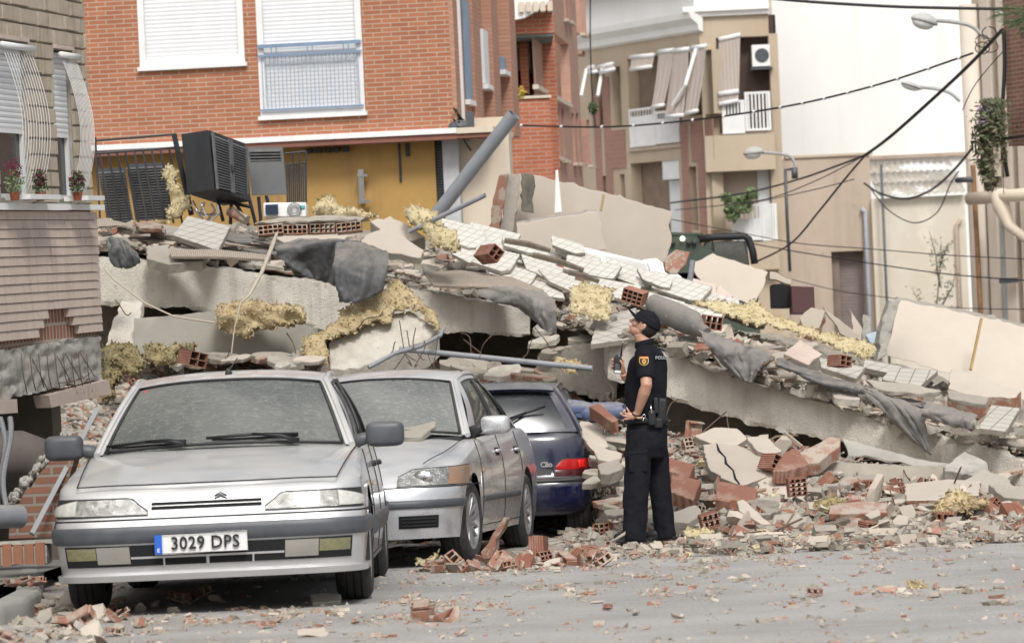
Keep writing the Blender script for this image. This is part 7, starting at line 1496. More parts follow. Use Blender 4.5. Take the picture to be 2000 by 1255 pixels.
q.tube([hp(.030, 0, -.03), hp(.022, 0, -.085), J(318, 225, 0), J(322, 262, 0)], [(.056, .060), (.056, .060), (.060, .064), (.075, .085)], 20, upv=(0, -1, 0))
# slim core under the clothes keeps the body one continuous surface
q.tube([J(322, 250, 0), J(326, 300, 0), J(326, 430, 0), J(326, 560, 0), J(327, 640, 0)], [(.11, .07), (.15, .10), (.12, .10), (.11, .10), (.12, .11)], 20, upv=(0, -1, 0))
q.tube([J(300, 650, -.06), J(282, 880, -.1), J(272, 1165, -.1)], [.06, .05, .04], 14); q.tube([J(355, 650, .06), J(390, 880, .1), J(420, 1155, .12)], [.06, .05, .04], 14)
LS, LE, LW = J(318, 268, -.18), J(326, 425, -.30), J(283, 556, -.205)
q.tube([LS, LS.lerp(LE, .5), LE, LE.lerp(LW, .25), LE.lerp(LW, .6), LW, J(270, 568, -.20)], [.060, .052, .044, .047, .038, .028, .030], 18)
q.ellip(J(256, 571, -.205), (.036, .020, .030), 18, 10, Matrix.Rotation(R(10), 3, 'Y'))
for pts in ([(246, 558, -.21), (238, 543, -.212), (231, 531, -.20)], [(240, 564, -.215), (223, 556, -.215), (213, 551, -.20)], [(240, 574, -.215), (222, 571, -.215), (212, 568, -.20)], [(244, 583, -.21), (228, 586, -.21), (219, 586, -.20)]):
    q.tube([J(256, 570, -.205)] + [J(*p) for p in pts], [.011, .0098, .0088, .0072], 10); q.ellip(J(*pts[-1]), (.0075,) * 3, 10, 6)
q.tube([J(268, 566, -.21), J(286, 580, -.225), J(300, 580, -.225), J(309, 574, -.22)], [.014, .011, .0098, .008], 10)
RS, RE, RW = J(350, 268, .18), J(300, 420, .20), J(222, 388, .03)
q.tube([RS, RS.lerp(RE, .5), RE, RE.lerp(RW, .3), RE.lerp(RW, .75), RW, J(216, 368, .01)], [.058, .052, .044, .046, .036, .028, .030], 18)
q.ellip(J(213, 350, .005), (.020, .026, .042), 18, 12, Matrix.Rotation(R(-14), 3, 'Y'))
for i, yy in enumerate((300, 315, 330, 344)):
    q.tube([J(214, yy + 8, .015), J(210, yy, .035), J(190, yy - 3, .045), J(170, yy - 2, .038), J(159, yy, .015), J(160, yy + 2, -.008), J(167, yy + 3, -.022)][:6 + (i < 3)], [.011, .010, .0098, .0095, .009, .0088, .007][:6 + (i < 3)], 10)
q.tube([J(218, 352, -.012), J(214, 330, -.030), J(206, 312, -.036), J(198, 302, -.034)], [.014, .011, .0098, .008], 10)
body = q.build('body', K['skin'], man); remesh(body, .0042, 4, .5)
# eyes, brows, hair
for sg in (-1, 1):
    q = MB(); q.ellip(hp(-.078, sg * .032, .004), (.013, .013, .0085), 12, 8, HR); e = q.build('eye', simple('eye_white', (.5, .46, .42), .3), man, True); q = MB(); q.ellip(hp(-.0885, sg * .033, .006), (.004, .006, .006), 10, 6, HR); q.build('iris', K['hair'], e, True)
    q = MB(); q.tube([hp(-.088, sg * .014, .024), hp(-.086, sg * .034, .030), hp(-.070, sg * .052, .024)], [.004, .0055, .003], 8); q.build('eyebrow', K['hair'], man, True)
q = MB(); q.ellip(hp(.014, 0, .008), (.101, .080, .104), 40, 30, HR, fn=lambda p, d: p * (1 + .012 * N.noise(d * 14)))
q2 = MB(); q2.v = q.v; keep = []
Hi = HR.inverted()
for f in q.f:
    c_ = sum((V(q.v[i]) for i in f), V((0, 0, 0))) / 4; l = Hi @ (c_ - HC)
    if l.z > .03 or (l.x > .018 and l.z > -.072 + .0 * l.x) or (-.018 < l.x <= .02 and l.z > -.002): keep.append(f)
q2.f = keep; q2.mi = [0] * len(keep); h_ = q2.build('hair', K['hair'], man, True)
# cap
q = MB(); q.ellip(hp(.010, 0, .045), (.112, .092, .082), 36, 20, HR, fn=lambda p, d: V((p.x, p.y, max(p.z, -.020) * (1 if p.z > 0 else 1)) ) + V((0, 0, -.012 * max(d.x, 0))))
cp_ = q.build('cap', K['navy'], man, True, auto=60)
q = MB()
def brim(u, v):
    a = lerp(-1.15, 1.15, u); r0x, r0y = .104, .088; r1 = .080 * cos(a * .9) + .006; bx = -cos(a) * (r0x + r1 * v); by = sin(a) * (r0y + r1 * .22 * v)
    return hp(.010 + bx, by, .040 + .014 * v - .040 * (sin(a) ** 2) * (1 + .5 * v))
q.sheet(brim, rng(0, 1, 20), rng(0, 1, 8), .007); q.build('brim', K['navy'], cp_, True, auto=60)
q = MB(); q.tube([hp(.010 + .111 * cos(a), .091 * sin(a), .030) for a in rng(0, 2 * pi, 40)], [(.013, .004)] * 40, 8, upv=tuple(HR @ V((0, 0, 1)))); q.ellip(hp(.010, 0, .128), (.008, .008, .004), 10, 6, HR); q.build('cap_band', K['navy'], cp_, True)
# shirt
q = MB()
sh = [(235, 314, .066, .076), (252, 322, .085, .12), (270, 328, .112, .165), (300, 332, .145, .185), (340, 331, .160, .185), (400, 327, .164, .178), (460, 323, .163, .170), (520, 321, .160, .165), (575, 323, .156, .164), (612, 325, .154, .162)]
q.tube([J(cx, cy, 0) for cy, cx, rx, ry in sh], [(ry, rx) for cy, cx, rx, ry in sh], 32, upv=(0, -1, 0))
q.tube([J(322, 262, -.125), LS + V((0, -.01, 0)), LS.lerp(LE, .35), LS.lerp(LE, .72), LS.lerp(LE, .80)], [.060, .082, .077, .072, .070], 22)
q.tube([J(335, 262, .125), RS, RS.lerp(RE, .35), RS.lerp(RE, .75)], [.060, .080, .072, .068], 20)
sht = q.build('shirt', K['navy'], man); remesh(sht, .009, 6, .5)
me = sht.data
for v_ in me.vertices:
    p = v_.co; n_ = N.noise(V((p.x * 9 + p.z * 6, p.y * 9, p.z * 5 - p.x * 4))) * .007 + N.noise(p * 26) * .0025; v_.co = p + v_.normal * n_
q = MB(); cc = J(316, 226, 0)
q.tube([cc + V((cos(a) * .070, sin(a) * .076, .014 * cos(a) + .005)) for a in rng(0, 2 * pi, 30)], [(.026, .007)] * 30, 10, upv=(0, 0, 1)); q.build('collar', K['navy'], sht, True)
q = MB(); q.box(J(330, 250, -.16), (.045, .10, .008), Matrix.Rotation(R(20), 3, 'X') @ Matrix.Rotation(R(8), 3, 'Y')); ep = q.build('epaulette', K['kit'], sht); q = MB(); q.box(J(325, 244, -.19), (.018, .018, .004), Matrix.Rotation(R(20), 3, 'X')); q.build('rank_pip', mat('dull_brass', (.35, .28, .12), bstr=0), ep) if False else None
# sleeve badge: flag strip over a gold-edged shield
A_, B_ = LS, LE
def slv(cx, cy, lift):
    t_ = (cy - 262) / 160.; c_ = A_.lerp(B_, t_); r_ = .080 + lift; p = J(cx, cy, 0); dx = p.x - c_.x
    dx = max(-.07, min(.07, dx)); return V((p.x, c_.y - sqrt(max(r_ * r_ - dx * dx, 0)) + .003, p.z))
def patch(nm, x0, x1, y0, y1, lift, m, par, n=8, shape=None):
    q = MB(); q.sheet(lambda u, v: slv(lerp(x0, x1, u) if not shape else lerp((x0 + x1) / 2, lerp(x0, x1, u), shape(v)), lerp(y0, y1, v), lift), rng(0, 1, n), rng(0, 1, n), .0015); return q.build(nm, m, par, True, auto=60)
K['gold'] = simple('gold_thread', (.55, .40, .07), .6); K['redthread'] = simple('red_thread', (.50, .02, .02), .7)
shp = lambda v: 1 if v < .45 else max(.12, sqrt(max(0, 1 - ((v - .45) / .56) ** 2)))
ba = patch('shoulder_badge', 285, 329, 298, 332, .006, K['gold'], sht, 10, shp); patch('badge_field', 288, 326, 300, 329, .008, K['kit'], ba, 10, shp)
patch('badge_emblem', 298, 316, 302, 324, .010, K['gold'], ba, 8, lambda v: .5 + .5 * sin(pi * v)); patch('badge_emblem', 303, 311, 306, 318, .012, K['redthread'], ba, 6)
for y0, y1, mm in ((289, 291.5, 'redthread'), (291.5, 296.5, 'gold'), (296.5, 299, 'redthread')): patch('flag_stripe', 286, 328, y0, y1, .007, K[mm], ba, 6)
tx = text_mesh('back_lettering', 'POLICIA', .036, simple('grey_lettering', (.42, .43, .45), .6), man, Matrix.Identity(4), .001, .0006, 1.1, align='LEFT')
cc = J(331, 296, 0)
for v_ in tx.data.vertices:
    x, y, z = v_.co; zz = J(331, 296, 0).z + y; a = R(70) - x / .150
    v_.co = (cc.x + (.152 + z + .006) * cos(a), cc.y - (.190 + z + .005) * sin(a), zz)
tx.name = 'back_lettering'
# trousers
q = MB()
q.tube([J(325, 584, 0), J(326, 610, 0), J(327, 650, 0), J(326, 720, 0), J(325, 770, 0)], [(.155, .152), (.165, .158), (.170, .162), (.165, .160), (.14, .14)], 30, upv=(0, -1, 0))
l1 = [(640, 290, .105), (740, 285, .100), (870, 281, .104), (1000, 273, .099), (1100, 271, .096), (1172, 271, .096)]
q.tube([J(cx, cy, -.085 - .02 * (cy - 640) / 500) for cy, cx, r_ in l1], [(r_ * .95, r_) for _, _, r_ in l1], 26, upv=(0, -1, 0))
l2 = [(640, 362, .100), (740, 374, .092), (870, 388, .090), (1000, 401, .084), (1090, 412, .082), (1158, 418, .082)]
q.tube([J(cx, cy, .085 + .04 * (cy - 640) / 500) for cy, cx, r_ in l2], [(r_ * .95, r_) for _, _, r_ in l2], 26, upv=(0, -1, 0))
tr_ = q.build('trousers', K['navy'], man); remesh(tr_, .009, 6, .5)
for v_ in tr_.data.vertices:
    p = v_.co; n_ = N.noise(V((p.x * 10 + p.z * 3, p.y * 10, p.z * 7))) * .009 + N.noise(p * 28) * .003; v_.co = p + v_.normal * n_
q = MB(); q.box(J(287, 745, -.188), (.155, .016, .03), Matrix.Rotation(R(-3), 3, 'Y')); q.box(J(287, 795, -.186), (.145, .012, .14)); fb_ = q.build('cargo_pocket', K['navy'], tr_); bv = fb_.modifiers.new('b', 'BEVEL'); bv.width = .005; bv.segments = 2
# belt and kit
q = MB(); q.tube([J(325, 592, 0) + V((cos(a) * .170, sin(a) * .178, 0)) for a in rng(0, 2 * pi, 44)], [(.024, .007)] * 44, 8, upv=(0, 0, 1)); bl_ = q.build('belt', K['kit'], man, True)
def rb(nm, c_, d, par, m='kit', rot=None, e=.35):
    q = MB(); q.ellip(c_, (1, 1, 1), 20, 14, rot, fn=lambda p, dd: V((math.copysign(abs(dd.x) ** e, dd.x) * d[0] / 2, math.copysign(abs(dd.y) ** e, dd.y) * d[1] / 2, math.copysign(abs(dd.z) ** e, dd.z) * d[2] / 2))); return q.build(nm, K[m], par, True)
rb('magazine_pouch', J(352, 580, -.19), (.06, .04, .12), bl_); rb('holster', J(398, 548, -.12), (.075, .08, .21), bl_, rot=Matrix.Rotation(R(8), 3, 'Y')); rb('glove_pouch', J(412, 590, -.02), (.06, .10, .10), bl_)
rb('torch_holder', J(372, 520, -.17), (.04, .05, .13), bl_); rb('handcuff_case', J(382, 605, -.15), (.07, .05, .08), bl_)
q = MB(); q.tube([J(346, 512, -.20), J(352, 560, -.215)], .006, 6); q.tube([J(313, 572, -.19) + V((cos(a) * .014, -.01, sin(a) * .014)) for a in rng(0, 2 * pi, 14)], .0025, 5); q.tube([J(311, 582, -.20), J(308, 598, -.20)], .003, 5); q.build('key_ring', K['chrome'], bl_, True)
q = MB(); q.tube([J(268, 563, -.20) + V((cos(a) * .014, sin(a) * .034, sin(a) * .0)) .lerp(J(268, 563, -.20), 0) for a in rng(0, 2 * pi, 2)], .001, 4) if False else None
wd = (LW - LE).normalized(); wa = wd.orthogonal().normalized(); wb = wd.cross(wa); wc = J(277, 560, -.203)
q = MB(); q.tube([wc + wa * cos(a) * .034 + wb * sin(a) * .034 for a in rng(0, 2 * pi, 24)], .006, 8); q.build('bracelet', K['kit'], man, True)
# boots
for (hx, hy, dy, L) in ((290, 1178, -.105, 1), (438, 1168, .125, 1)):
    q = MB(); q.tube([J(hx + 8, hy - 25, dy), J(hx + 4, hy - 5, dy)], [.062, .060], 16)
    b0 = J(hx, hy, dy); b0.z = .045
    q.ellip(b0 + V((-.075, 0, .0)), (.125, .048, .048), 24, 12, fn=lambda p, d: V((p.x, p.y, max(p.z, -.040)))); q.box(b0 + V((-.06, 0, -.036)), (.24, .085, .014))
    bo = q.build('boot', K['kit'], man); remesh(bo, .008, 4, .5)
# hand-held radio and packet: things he holds
rd = empty('walkie_talkie', J(188, 368, .005) + off0, 0, 'black hand-held radio with a stub aerial held up in the policeman\'s hand', 'radio')
o_ = rd.location; T_ = lambda p: p + off0 - o_
rt = Matrix.Rotation(R(5), 3, 'Y')
def rbt(nm, c_, d, m, par=rd, e=.3):
    q = MB(); q.ellip(c_, (1, 1, 1), 20, 14, rt, fn=lambda p, dd: V((math.copysign(abs(dd.x) ** e, dd.x) * d[0] / 2, math.copysign(abs(dd.y) ** e, dd.y) * d[1] / 2, math.copysign(abs(dd.z) ** e, dd.z) * d[2] / 2))); return q.build(nm, m, par, True)
rbt('case', T_(J(188, 325, .008)), (.062, .036, .140), K['kit']); rbt('keypad', T_(J(186, 335, -.0125)), (.040, .006, .05), K['plastic']); rbt('label_strip', T_(J(188, 358, -.012)), (.052, .006, .020), K['white'])
q = MB(); q.tube([T_(J(204, 285, .005)), T_(J(207, 250, .004)), T_(J(213, 217, .003))], [.009, .0065, .005], 10); q.build('aerial', K['kit'], rd, True); q = MB(); q.tube([T_(J(213, 217, .003)), T_(J(213, 214, .003))], .007, 8); q.build('aerial_tip', K['white'], rd, True)
q = MB(); q.tube([T_(J(184, 288, .005)), T_(J(184, 276, .005))], .009, 10); q.build('knob', K['kit'], rd, True)
q = MB(); q.box(J(209, 560, -.185) + off0, (.034, .03, .016), Matrix.Rotation(R(28), 3, 'Y')); tag(q.build('packet', mat('tan_card', (.52, .36, .23)), None, rebase=True), 'small tan packet between the fingers of the policeman\'s hand on his hip', 'packet')
# ============================================================ CABLES, LAMPS, RAILINGS, PLANTS AND THE REST
K['cable'] = simple('black_cable', (.012, .012, .014), .6)
def cable(lab, pts, D0, D1, r, n=6, name='overhead_cable', m='cable', clips=0, sag=True):
    k = len(pts) - 1; W3 = [P(x, y, lerp(D0, D1, i / k)) for i, (x, y) in enumerate(pts)]; q = MB(); q.tube([crs(W3, t) for t in rng(0, 1, k * 7 + 1)], r, n); o = q.build(name, K[m], None, True, rebase=True); tag(o, lab, 'cable', 'overhead cables')
    if clips:
        for t in rng(.04, .96, clips): q = MB(); q.ellip(crs(W3, t) - o.location, (r * 2.2, r * 2.2, r * 1.8), 8, 6); q.build('cable_clip', K['white'], o, True)
    return o
cable('thickest black cable bundle falling from the brown brick corner at top right', [(1958, 58), (1900, 120), (1830, 186), (1740, 266), (1690, 303)], 45, 52, .028)
cable('thin part of the bundle running on down to the left behind the pile', [(1690, 303), (1650, 350), (1600, 412), (1545, 475), (1475, 512)], 52, 60, .018)
cable('upper branch of the bundle towards the balcony with plants', [(1690, 303), (1640, 322), (1560, 350), (1450, 378), (1310, 396)], 52, 75, .020)
cable('second thin wire just below the upper branch', [(1690, 303), (1600, 350), (1500, 388), (1400, 402), (1318, 410)], 52, 75, .010)
cable('third thin wire below the upper branch', [(1668, 350), (1600, 368), (1500, 390), (1420, 405)], 60, 75, .010)
cable('cable with white clips crossing from the right edge to the brick balcony', [(1900, 104), (1750, 155), (1620, 190), (1500, 214), (1340, 236), (1180, 248), (985, 244)], 46, 57, .016, clips=16)
cable('black cable along the very top right edge of the photo', [(1480, -5), (1600, 5), (1740, 13), (1850, 16), (1962, 18)], 45, 45, .022)
cable('upper of the two long thin wires sloping across the garage building', [(1310, 428), (1450, 455), (1560, 475), (1700, 486), (1850, 498), (2010, 506)], 60, 50, .008)
cable('lower of the two long thin wires sloping across the garage building', [(1440, 470), (1560, 492), (1700, 514), (1850, 535), (2010, 548)], 60, 50, .010)
cable('faint lowest wire crossing in front of the cream shed', [(1545, 545), (1640, 568), (1750, 583), (1860, 600), (2010, 604)], 60, 50, .007)
cable('cable festoon from the garage corner up to the rusty pipe', [(1688, 358), (1720, 378), (1770, 388), (1820, 370), (1865, 330), (1900, 288)], 74, 60, .026)
cable('thin loop hanging under the cable festoon', [(1700, 368), (1735, 410), (1785, 435), (1830, 415), (1856, 360), (1872, 335)], 74, 62, .014)
cable('black vertical cable run on the brown brick corner', [(1960, 60), (1962, 130), (1958, 220), (1962, 300), (1968, 345)], 45, 45, .03)
cable('thin grey wire across the top right corner', [(2010, 55), (1960, 100), (1905, 165), (1880, 215)], 44, 50, .008)
cable('wire hanging down the left side of the balcony block', [(1153, -10), (1153, 80), (1156, 170), (1163, 250)], 60, 60, .014)
cable('slack dark cable on the brick balcony parapet corner', [(978, 270), (986, 290), (990, 320), (1000, 335)], 50, 50, .03)
rs = random.Random(77)
for i in range(9):
    x0, y0 = 884 + rs.uniform(0, 12), 208 + rs.uniform(0, 40); x1, y1 = 960 + rs.uniform(0, 40), 315 + rs.uniform(0, 40)
    cable('one of the tangled wires at the corner under the brick block', [(x0, y0), (x0 + 25, y0 + rs.uniform(30, 60)), ((x0 + x1) / 2 + 10, (y0 + y1) / 2 + rs.uniform(0, 30)), (x1 - 15, y1 - rs.uniform(0, 15)), (x1, y1)], 43.6, 46, rs.uniform(.006, .014), name='tangled_wire')
q = MB(); q.box(P(918, 240, 43.8), (.12, .1, .3)); q.ellip(P(898, 247, 43.7), (.16, .1, .09), 14, 8); tag(q.build('junction_box', K['plastic'], None, rebase=True), 'grey junction box at the lower corner of the orange brick block', 'junction box')
# street lamps
def lamp(lab, head, arm, D, open_=False, pole=None, hr=(.26, .16, .12), rot=0, up=1):
    base = P(arm[-1][0], arm[-1][1], D); o = empty('street_lamp', base, 0, lab, 'street lamp', 'street lamps'); l = lambda x, y, dd=0: P(x, y, D + dd) - base
    q = MB(); q.tube([crs([l(*a) for a in arm], t) for t in rng(0, 1, 16)], .030, 8); q.build('arm', mat('lamp_grey_metal', (.42, .43, .42), bstr=0), o, True)
    q = MB(); rm = Matrix.Rotation(R(rot), 3, 'Y'); q.ellip(l(*head), hr, 20, 12, rm, fn=lambda p, d: V((p.x, p.y, p.z if p.z > 0 else p.z * .15))); q.build('lamp_housing', mat('lamp_housing', (.52, .52, .50), bstr=0), o, True)
    q = MB(); q.ellip(l(*head) + V((-.02, 0, -.012)), (hr[0] * .82, hr[1] * .8, hr[2] * .75), 18, 10, rm, fn=lambda p, d: V((p.x, p.y, -abs(p.z)))); q.build('lamp_bowl', simple('frosted_bowl', (.70, .72, .70), .15), o, True)
    return o
D = 58
lamp('street lamp with the glass bowl facing the camera, highest on the right', (1805, 43), [(1818, 40), (1860, 43), (1898, 52), (1925, 76)], 50, hr=(.22, .15, .14), rot=18)
lamp('flat street lamp in front of the white gable, second from the top', (1780, 169), [(1795, 170), (1830, 174), (1856, 182), (1875, 198)], 56, hr=(.20, .14, .07), rot=20)
o = lamp('round white street lamp on a curved arm above the garage building', (1472, 300), [(1488, 298), (1520, 300), (1545, 307), (1556, 330)], 64, hr=(.21, .18, .14), rot=-4)
q = MB(); q.box(P(1552, 338, 64) - o.location, (.12, .1, .22)); q.tube([P(1534, 340, 64) - o.location, P(1533, 332, 64) - o.location, P(1545, 330, 64) - o.location], .03, 6); q.tube([P(1534, 335, 64) - o.location, P(1537, 420, 64) - o.location, P(1543, 530, 64) - o.location], .032, 8); q.build('pole', K['plastic'], o, True)
# tangle of small wires at the cable head
for i in range(4):
    a0 = rs.uniform(0, 6); cx, cy = 1925 + rs.uniform(-8, 12), 75 + rs.uniform(-12, 25); cable('one of the small wire loops near the top right lamp arm', [(cx + 14 * cos(a0 + k), cy + 12 * sin(a0 + k)) for k in rng(0, 6, 7)], 46, 46, .008, name='wire_loop')
# hanging flowering creeper and palm frond on the corner house
cr_ = empty('hanging_creeper', P(1935, 230, 44.4), 0, 'dry hanging creeper with a few mauve flowers beside the brown brick corner', 'creeper')
K['dryleaf'] = mat('dry_leaf', (.16, .15, .09), (.10, .085, .05), bstr=0, rough=.8); K['dryleaf2'] = mat('grey_green_leaf', (.12, .14, .075), (.08, .095, .05), bstr=0, rough=.8); K['mauvef'] = simple('mauve_petal', (.30, .18, .34), .7)
q = MB(); q2 = MB(); q3 = MB(); c0 = cr_.location.copy()
for i in range(5200):
    t_ = rs.random(); y = 195 + 175 * t_; w_ = lin([(0, 22), (.25, 32), (.6, 26), (.85, 16), (1, 5)], t_); x = 1938 + rs.gauss(0, .45) * w_ - 4 * t_
    p = P(x, y, 44.3 + rs.gauss(0, .2)) - c0; (q if rs.random() < .5 + .4 * t_ else q2).cur = 0
    leaves(q if rs.random() < .3 + .5 * t_ else q2, p, (.01, .01, .01), 1, .045, rs)
for i in range(60):
    x = 1915 + rs.random() * 45; y = 205 + rs.random() * 60; q3.tube([P(x, y, 44.3) - c0, P(x + rs.uniform(-8, 8), y + rs.uniform(60, 130), 44.3) - c0], .005, 4)
q.build('dry_foliage', K['dryleaf'], cr_); q2.build('green_foliage', K['dryleaf2'], cr_); q3.build('stems', K['rust'], cr_)
q = MB()
for i in range(16): leaves(q, P(1905 + rs.random() * 25, 205 + rs.random() * 45, 44) - c0, (.01,) * 3, 1, .04, rs)
q.build('flowers', K['mauvef'], cr_)
pf = empty('palm_frond', P(2010, 25, 44), 0, 'green palm frond reaching in at the top right corner', 'palm'); q = MB(); c0 = pf.location.copy()
for (ex, ey) in ((1940, 30), (1958, 48), (1975, 52), (1950, 15), (1990, 60)):
    a, b_ = P(2050, 20, 44) - c0, P(ex, ey, 44) - c0
    for k in range(26):
        p = a.lerp(b_, k / 26); d = (b_ - a).normalized(); s_ = V((rs.uniform(-.3, .3), rs.uniform(-.3, .3), rs.uniform(-1, 1))).normalized(); e_ = p + d * .16 + s_ * .10; w_ = V((0, 0, .010)); q.add([p - w_, p + w_, e_], [(0, 1, 2)])
    q.tube([a, b_], .008, 4)
q.build('leaflets', K['leaf'], pf)
bg_ = empty('potted_bush', P(1445, 395, 78.9), 0, 'green bush on the lower balcony of the corner bay', 'bush'); q = MB(); [leaves(q, (rs.uniform(-.38, .38), rs.uniform(-.2, .2), rs.uniform(-.25, .28)), (.16, .14, .12), 90, .07, rs) for _ in range(11)]; leaves(q, (-.2, 0, -.3), (.2, .2, .2), 200, .06, rs); q.build('foliage', K['leaf2'], bg_); q = MB(); [leaves(q, (rs.uniform(-.36, .36), rs.uniform(-.2, .2), rs.uniform(-.3, .2)), (.15, .14, .11), 60, .06, rs) for _ in range(8)]; q.build('dark_foliage', K['leaf'], bg_)
for (x, y, nm, lab, col) in ((1158, 212, 'balcony_plant', 'small plant hanging beside the long side wall of the balcony block', 'leaf'), (1017, 180, 'flower_bunch', 'yellow flowers on the brick balcony', 'gold')):
    e = empty(nm, P(x, y, 57), 0, lab, 'plant'); q = MB(); leaves(q, (0, 0, 0), (.10, .1, .12), 120, .04, rs); q.build('foliage', K[col], e)
sp_ = empty('sapling', P(1832, 650, 76), 0, 'thin leafy sapling in front of the cream shed wall', 'sapling'); c0 = sp_.location.copy(); q = MB(); ql = MB()
for (x0, y0, x1, y1, x2, y2) in ((1825, 640, 1835, 540, 1838, 470), (1835, 560, 1828, 500, 1815, 450), (1838, 600, 1860, 560, 1868, 520), (1830, 620, 1800, 600, 1780, 560), (1836, 520, 1846, 490, 1852, 475), (1838, 640, 1855, 620, 1868, 600)):
    A, B, C_ = P(x0, y0, 76) - c0, P(x1, y1, 76) - c0, P(x2, y2, 76) - c0; q.tube([A, B, C_], [.022, .014, .006], 5)
    for k in range(70): t_ = rs.random(); p = A.lerp(B, t_).lerp(B.lerp(C_, t_), t_); leaves(ql, p, (.16, .14, .14), 1, .045, rs)
q.build('stem', K['rust'], sp_, True); ql.build('foliage', K['dryleaf2'], sp_)
# ---- skyline of the pile: railings, louvred cupboard, appliances -------------------
K['iron'] = mat('black_iron', (.022, .024, .028), (.04, .042, .045), rough=.5, bstr=.1, dust=.2)
K['louvre'] = mat('charcoal_louvre', (.045, .05, .06), (.065, .07, .08), rough=.55, bstr=.05, dust=.35)
def bars(lab, name, cat, D, segs, r, m='iron', n=6, ref=None, bend=0):
    base = P(*(ref or segs[0][0][:2]), D); o = empty(name, base, 0, lab, cat); q = MB()
    for s_ in segs: q.tube([P(p[0], p[1], D + (p[2] if len(p) > 2 else 0)) - base for p in s_], r, n)
    q.build('railing_bars', K[m], o, True, auto=60); return o
sg_ = [[(186, 275), (344, 262)], [(186, 300), (344, 288)], [(186, 268), (196, 440)]]
sg_ += [[(x, 299 - (x - 190) * .075), (x + 26, 436)] for x in range(194, 332, 17)]
ra = bars('tall black railing with louvred infill at the left of the skyline', 'iron_railing', 'railing', 33.2, sg_, .012, ref=(260, 436)); base = ra.location.copy()
q = MB(); q.tube([P(340, 262, 33.1) - base, P(374, 420, 33.1) - base], .028, 4); q.build('end_post', K['iron'], ra)
for k, (xa, xb) in enumerate(((192, 243), (247, 318))):
    q = MB(); n = 20
    for i in range(n):
        y = 336 + i * 5.2 - k * 6; dx = i * 1.0; p0, p1 = P(xa + dx, y - (xa - 190) * .05, 33.5) - base, P(xb + dx, y - (xb - 190) * .05, 33.5) - base
        q.add([p0, p1, p1 + V((0, -.03, -.022)), p0 + V((0, -.03, -.022))], [(0, 1, 2, 3)])
    q.sheet(lambda u, v: P(lerp(xa, xb, u) + v * 18, lerp(330, 440, v) - (lerp(xa, xb, u) - 190) * .05 - k * 6, 33.53) - base, rng(0, 1, 3), rng(0, 1, 3), .01); q.build('louvre_panel', K['louvre'], ra)
def quadbox(q, pts, D, ext, base, n=1):
    q.prism([P(p[0], p[1], D + (p[2] if len(p) > 2 else 0)) - base for p in pts], ext)
base = P(415, 385, 32.6); cb = empty('louvred_cupboard', base, 0, 'dark metal cupboard with louvred double doors tipped on top of the pile', 'cupboard')
q = MB(); q.prism([P(354, 262, 32.7) - base, P(407, 254, 32.2) - base, P(419, 369, 32.2) - base, P(366, 378, 32.7) - base], (.32, .55, -.10)); q.build('carcass', K['iron'], cb)
for k, (a0, a1) in enumerate(((0.02, .50), (.52, .98))):
    TL, TR, BR, BL = P(411, 258, 32.15) - base, P(482, 287, 32.75) - base, P(484, 384, 32.75) - base, P(421, 369, 32.15) - base
    q = MB(); f = lambda u, v: TL.lerp(TR, u).lerp(BL.lerp(BR, u), v)
    nn = (TR - TL).cross(BL - TL).normalized(); nn = nn if nn.y < 0 else -nn
    for e in ((a0, a0 + .04), (a1 - .04, a1)): q.add([f(e[0], 0), f(e[1], 0), f(e[1], 1), f(e[0], 1)] + [f(e[0], 0) + nn * .02, f(e[1], 0) + nn * .02, f(e[1], 1) + nn * .02, f(e[0], 1) + nn * .02], [(4, 5, 6, 7), (0, 1, 5, 4), (1, 2, 6, 5), (2, 3, 7, 6), (3, 0, 4, 7)])
    for i in range(19):
        v0, v1 = .03 + i * .05, .03 + i * .05 + .042; q.add([f(a0 + .04, v0), f(a1 - .04, v0), f(a1 - .04, v1) + nn * .018, f(a0 + .04, v1) + nn * .018], [(0, 1, 2, 3)])
    q.build('louvred_door', mat('worn_louvre', (.10, .105, .11), (.16, .16, .16), rough=.45, sc=20, bstr=.05), cb)
q = MB(); q.ellip(f(.49, .55) + nn * .03, (.02, .02, .05), 8, 6); q.build('handle', K['iron'], cb)
base = P(518, 380, 33.0); sp = empty('louvred_shutter', base, 0, 'dark louvred shutter panel standing right of the tipped cupboard', 'shutter'); q = MB(); q.prism([P(482, 288, 33.2) - base, P(552, 286, 33.2) - base, P(560, 379, 33.0) - base, P(492, 381, 33.0) - base], (0, .05, 0)); q.build('panel', K['iron'], sp); q = MB()
for i in range(15): y = 292 + i * 5.8; q.add([P(487 + i * .6, y, 33.17) - base, P(548 + i * .6, y - 1, 33.17) - base, P(548 + i * .6, y + 4, 33.13) - base, P(487 + i * .6, y + 5, 33.13) - base], [(0, 1, 2, 3)])
q.build('louvre', K['louvre'], sp)
bars('small black railing standing between the shutter panel and the ochre wall', 'iron_railing', 'railing', 34.0, [[(556, 300), (598, 296)], [(558, 322), (598, 318)], [(598, 296), (598, 425)], [(572, 299), (572, 320)], [(585, 298), (585, 320)]] + [[(x, 322), (x + 2, 420)] for x in range(560, 598, 4)], .010, ref=(578, 424))
bars('crooked dark bars under the cupboard on the skyline', 'bent_ironwork', 'railing', 32.9, [[(455, 388), (486, 440)], [(452, 385), (450, 438)], [(420, 372), (436, 432)], [(486, 384), (500, 440)], [(430, 392), (490, 404)], [(520, 382), (524, 398)], [(505, 384), (510, 436)]], .018, n=4, ref=(460, 440))
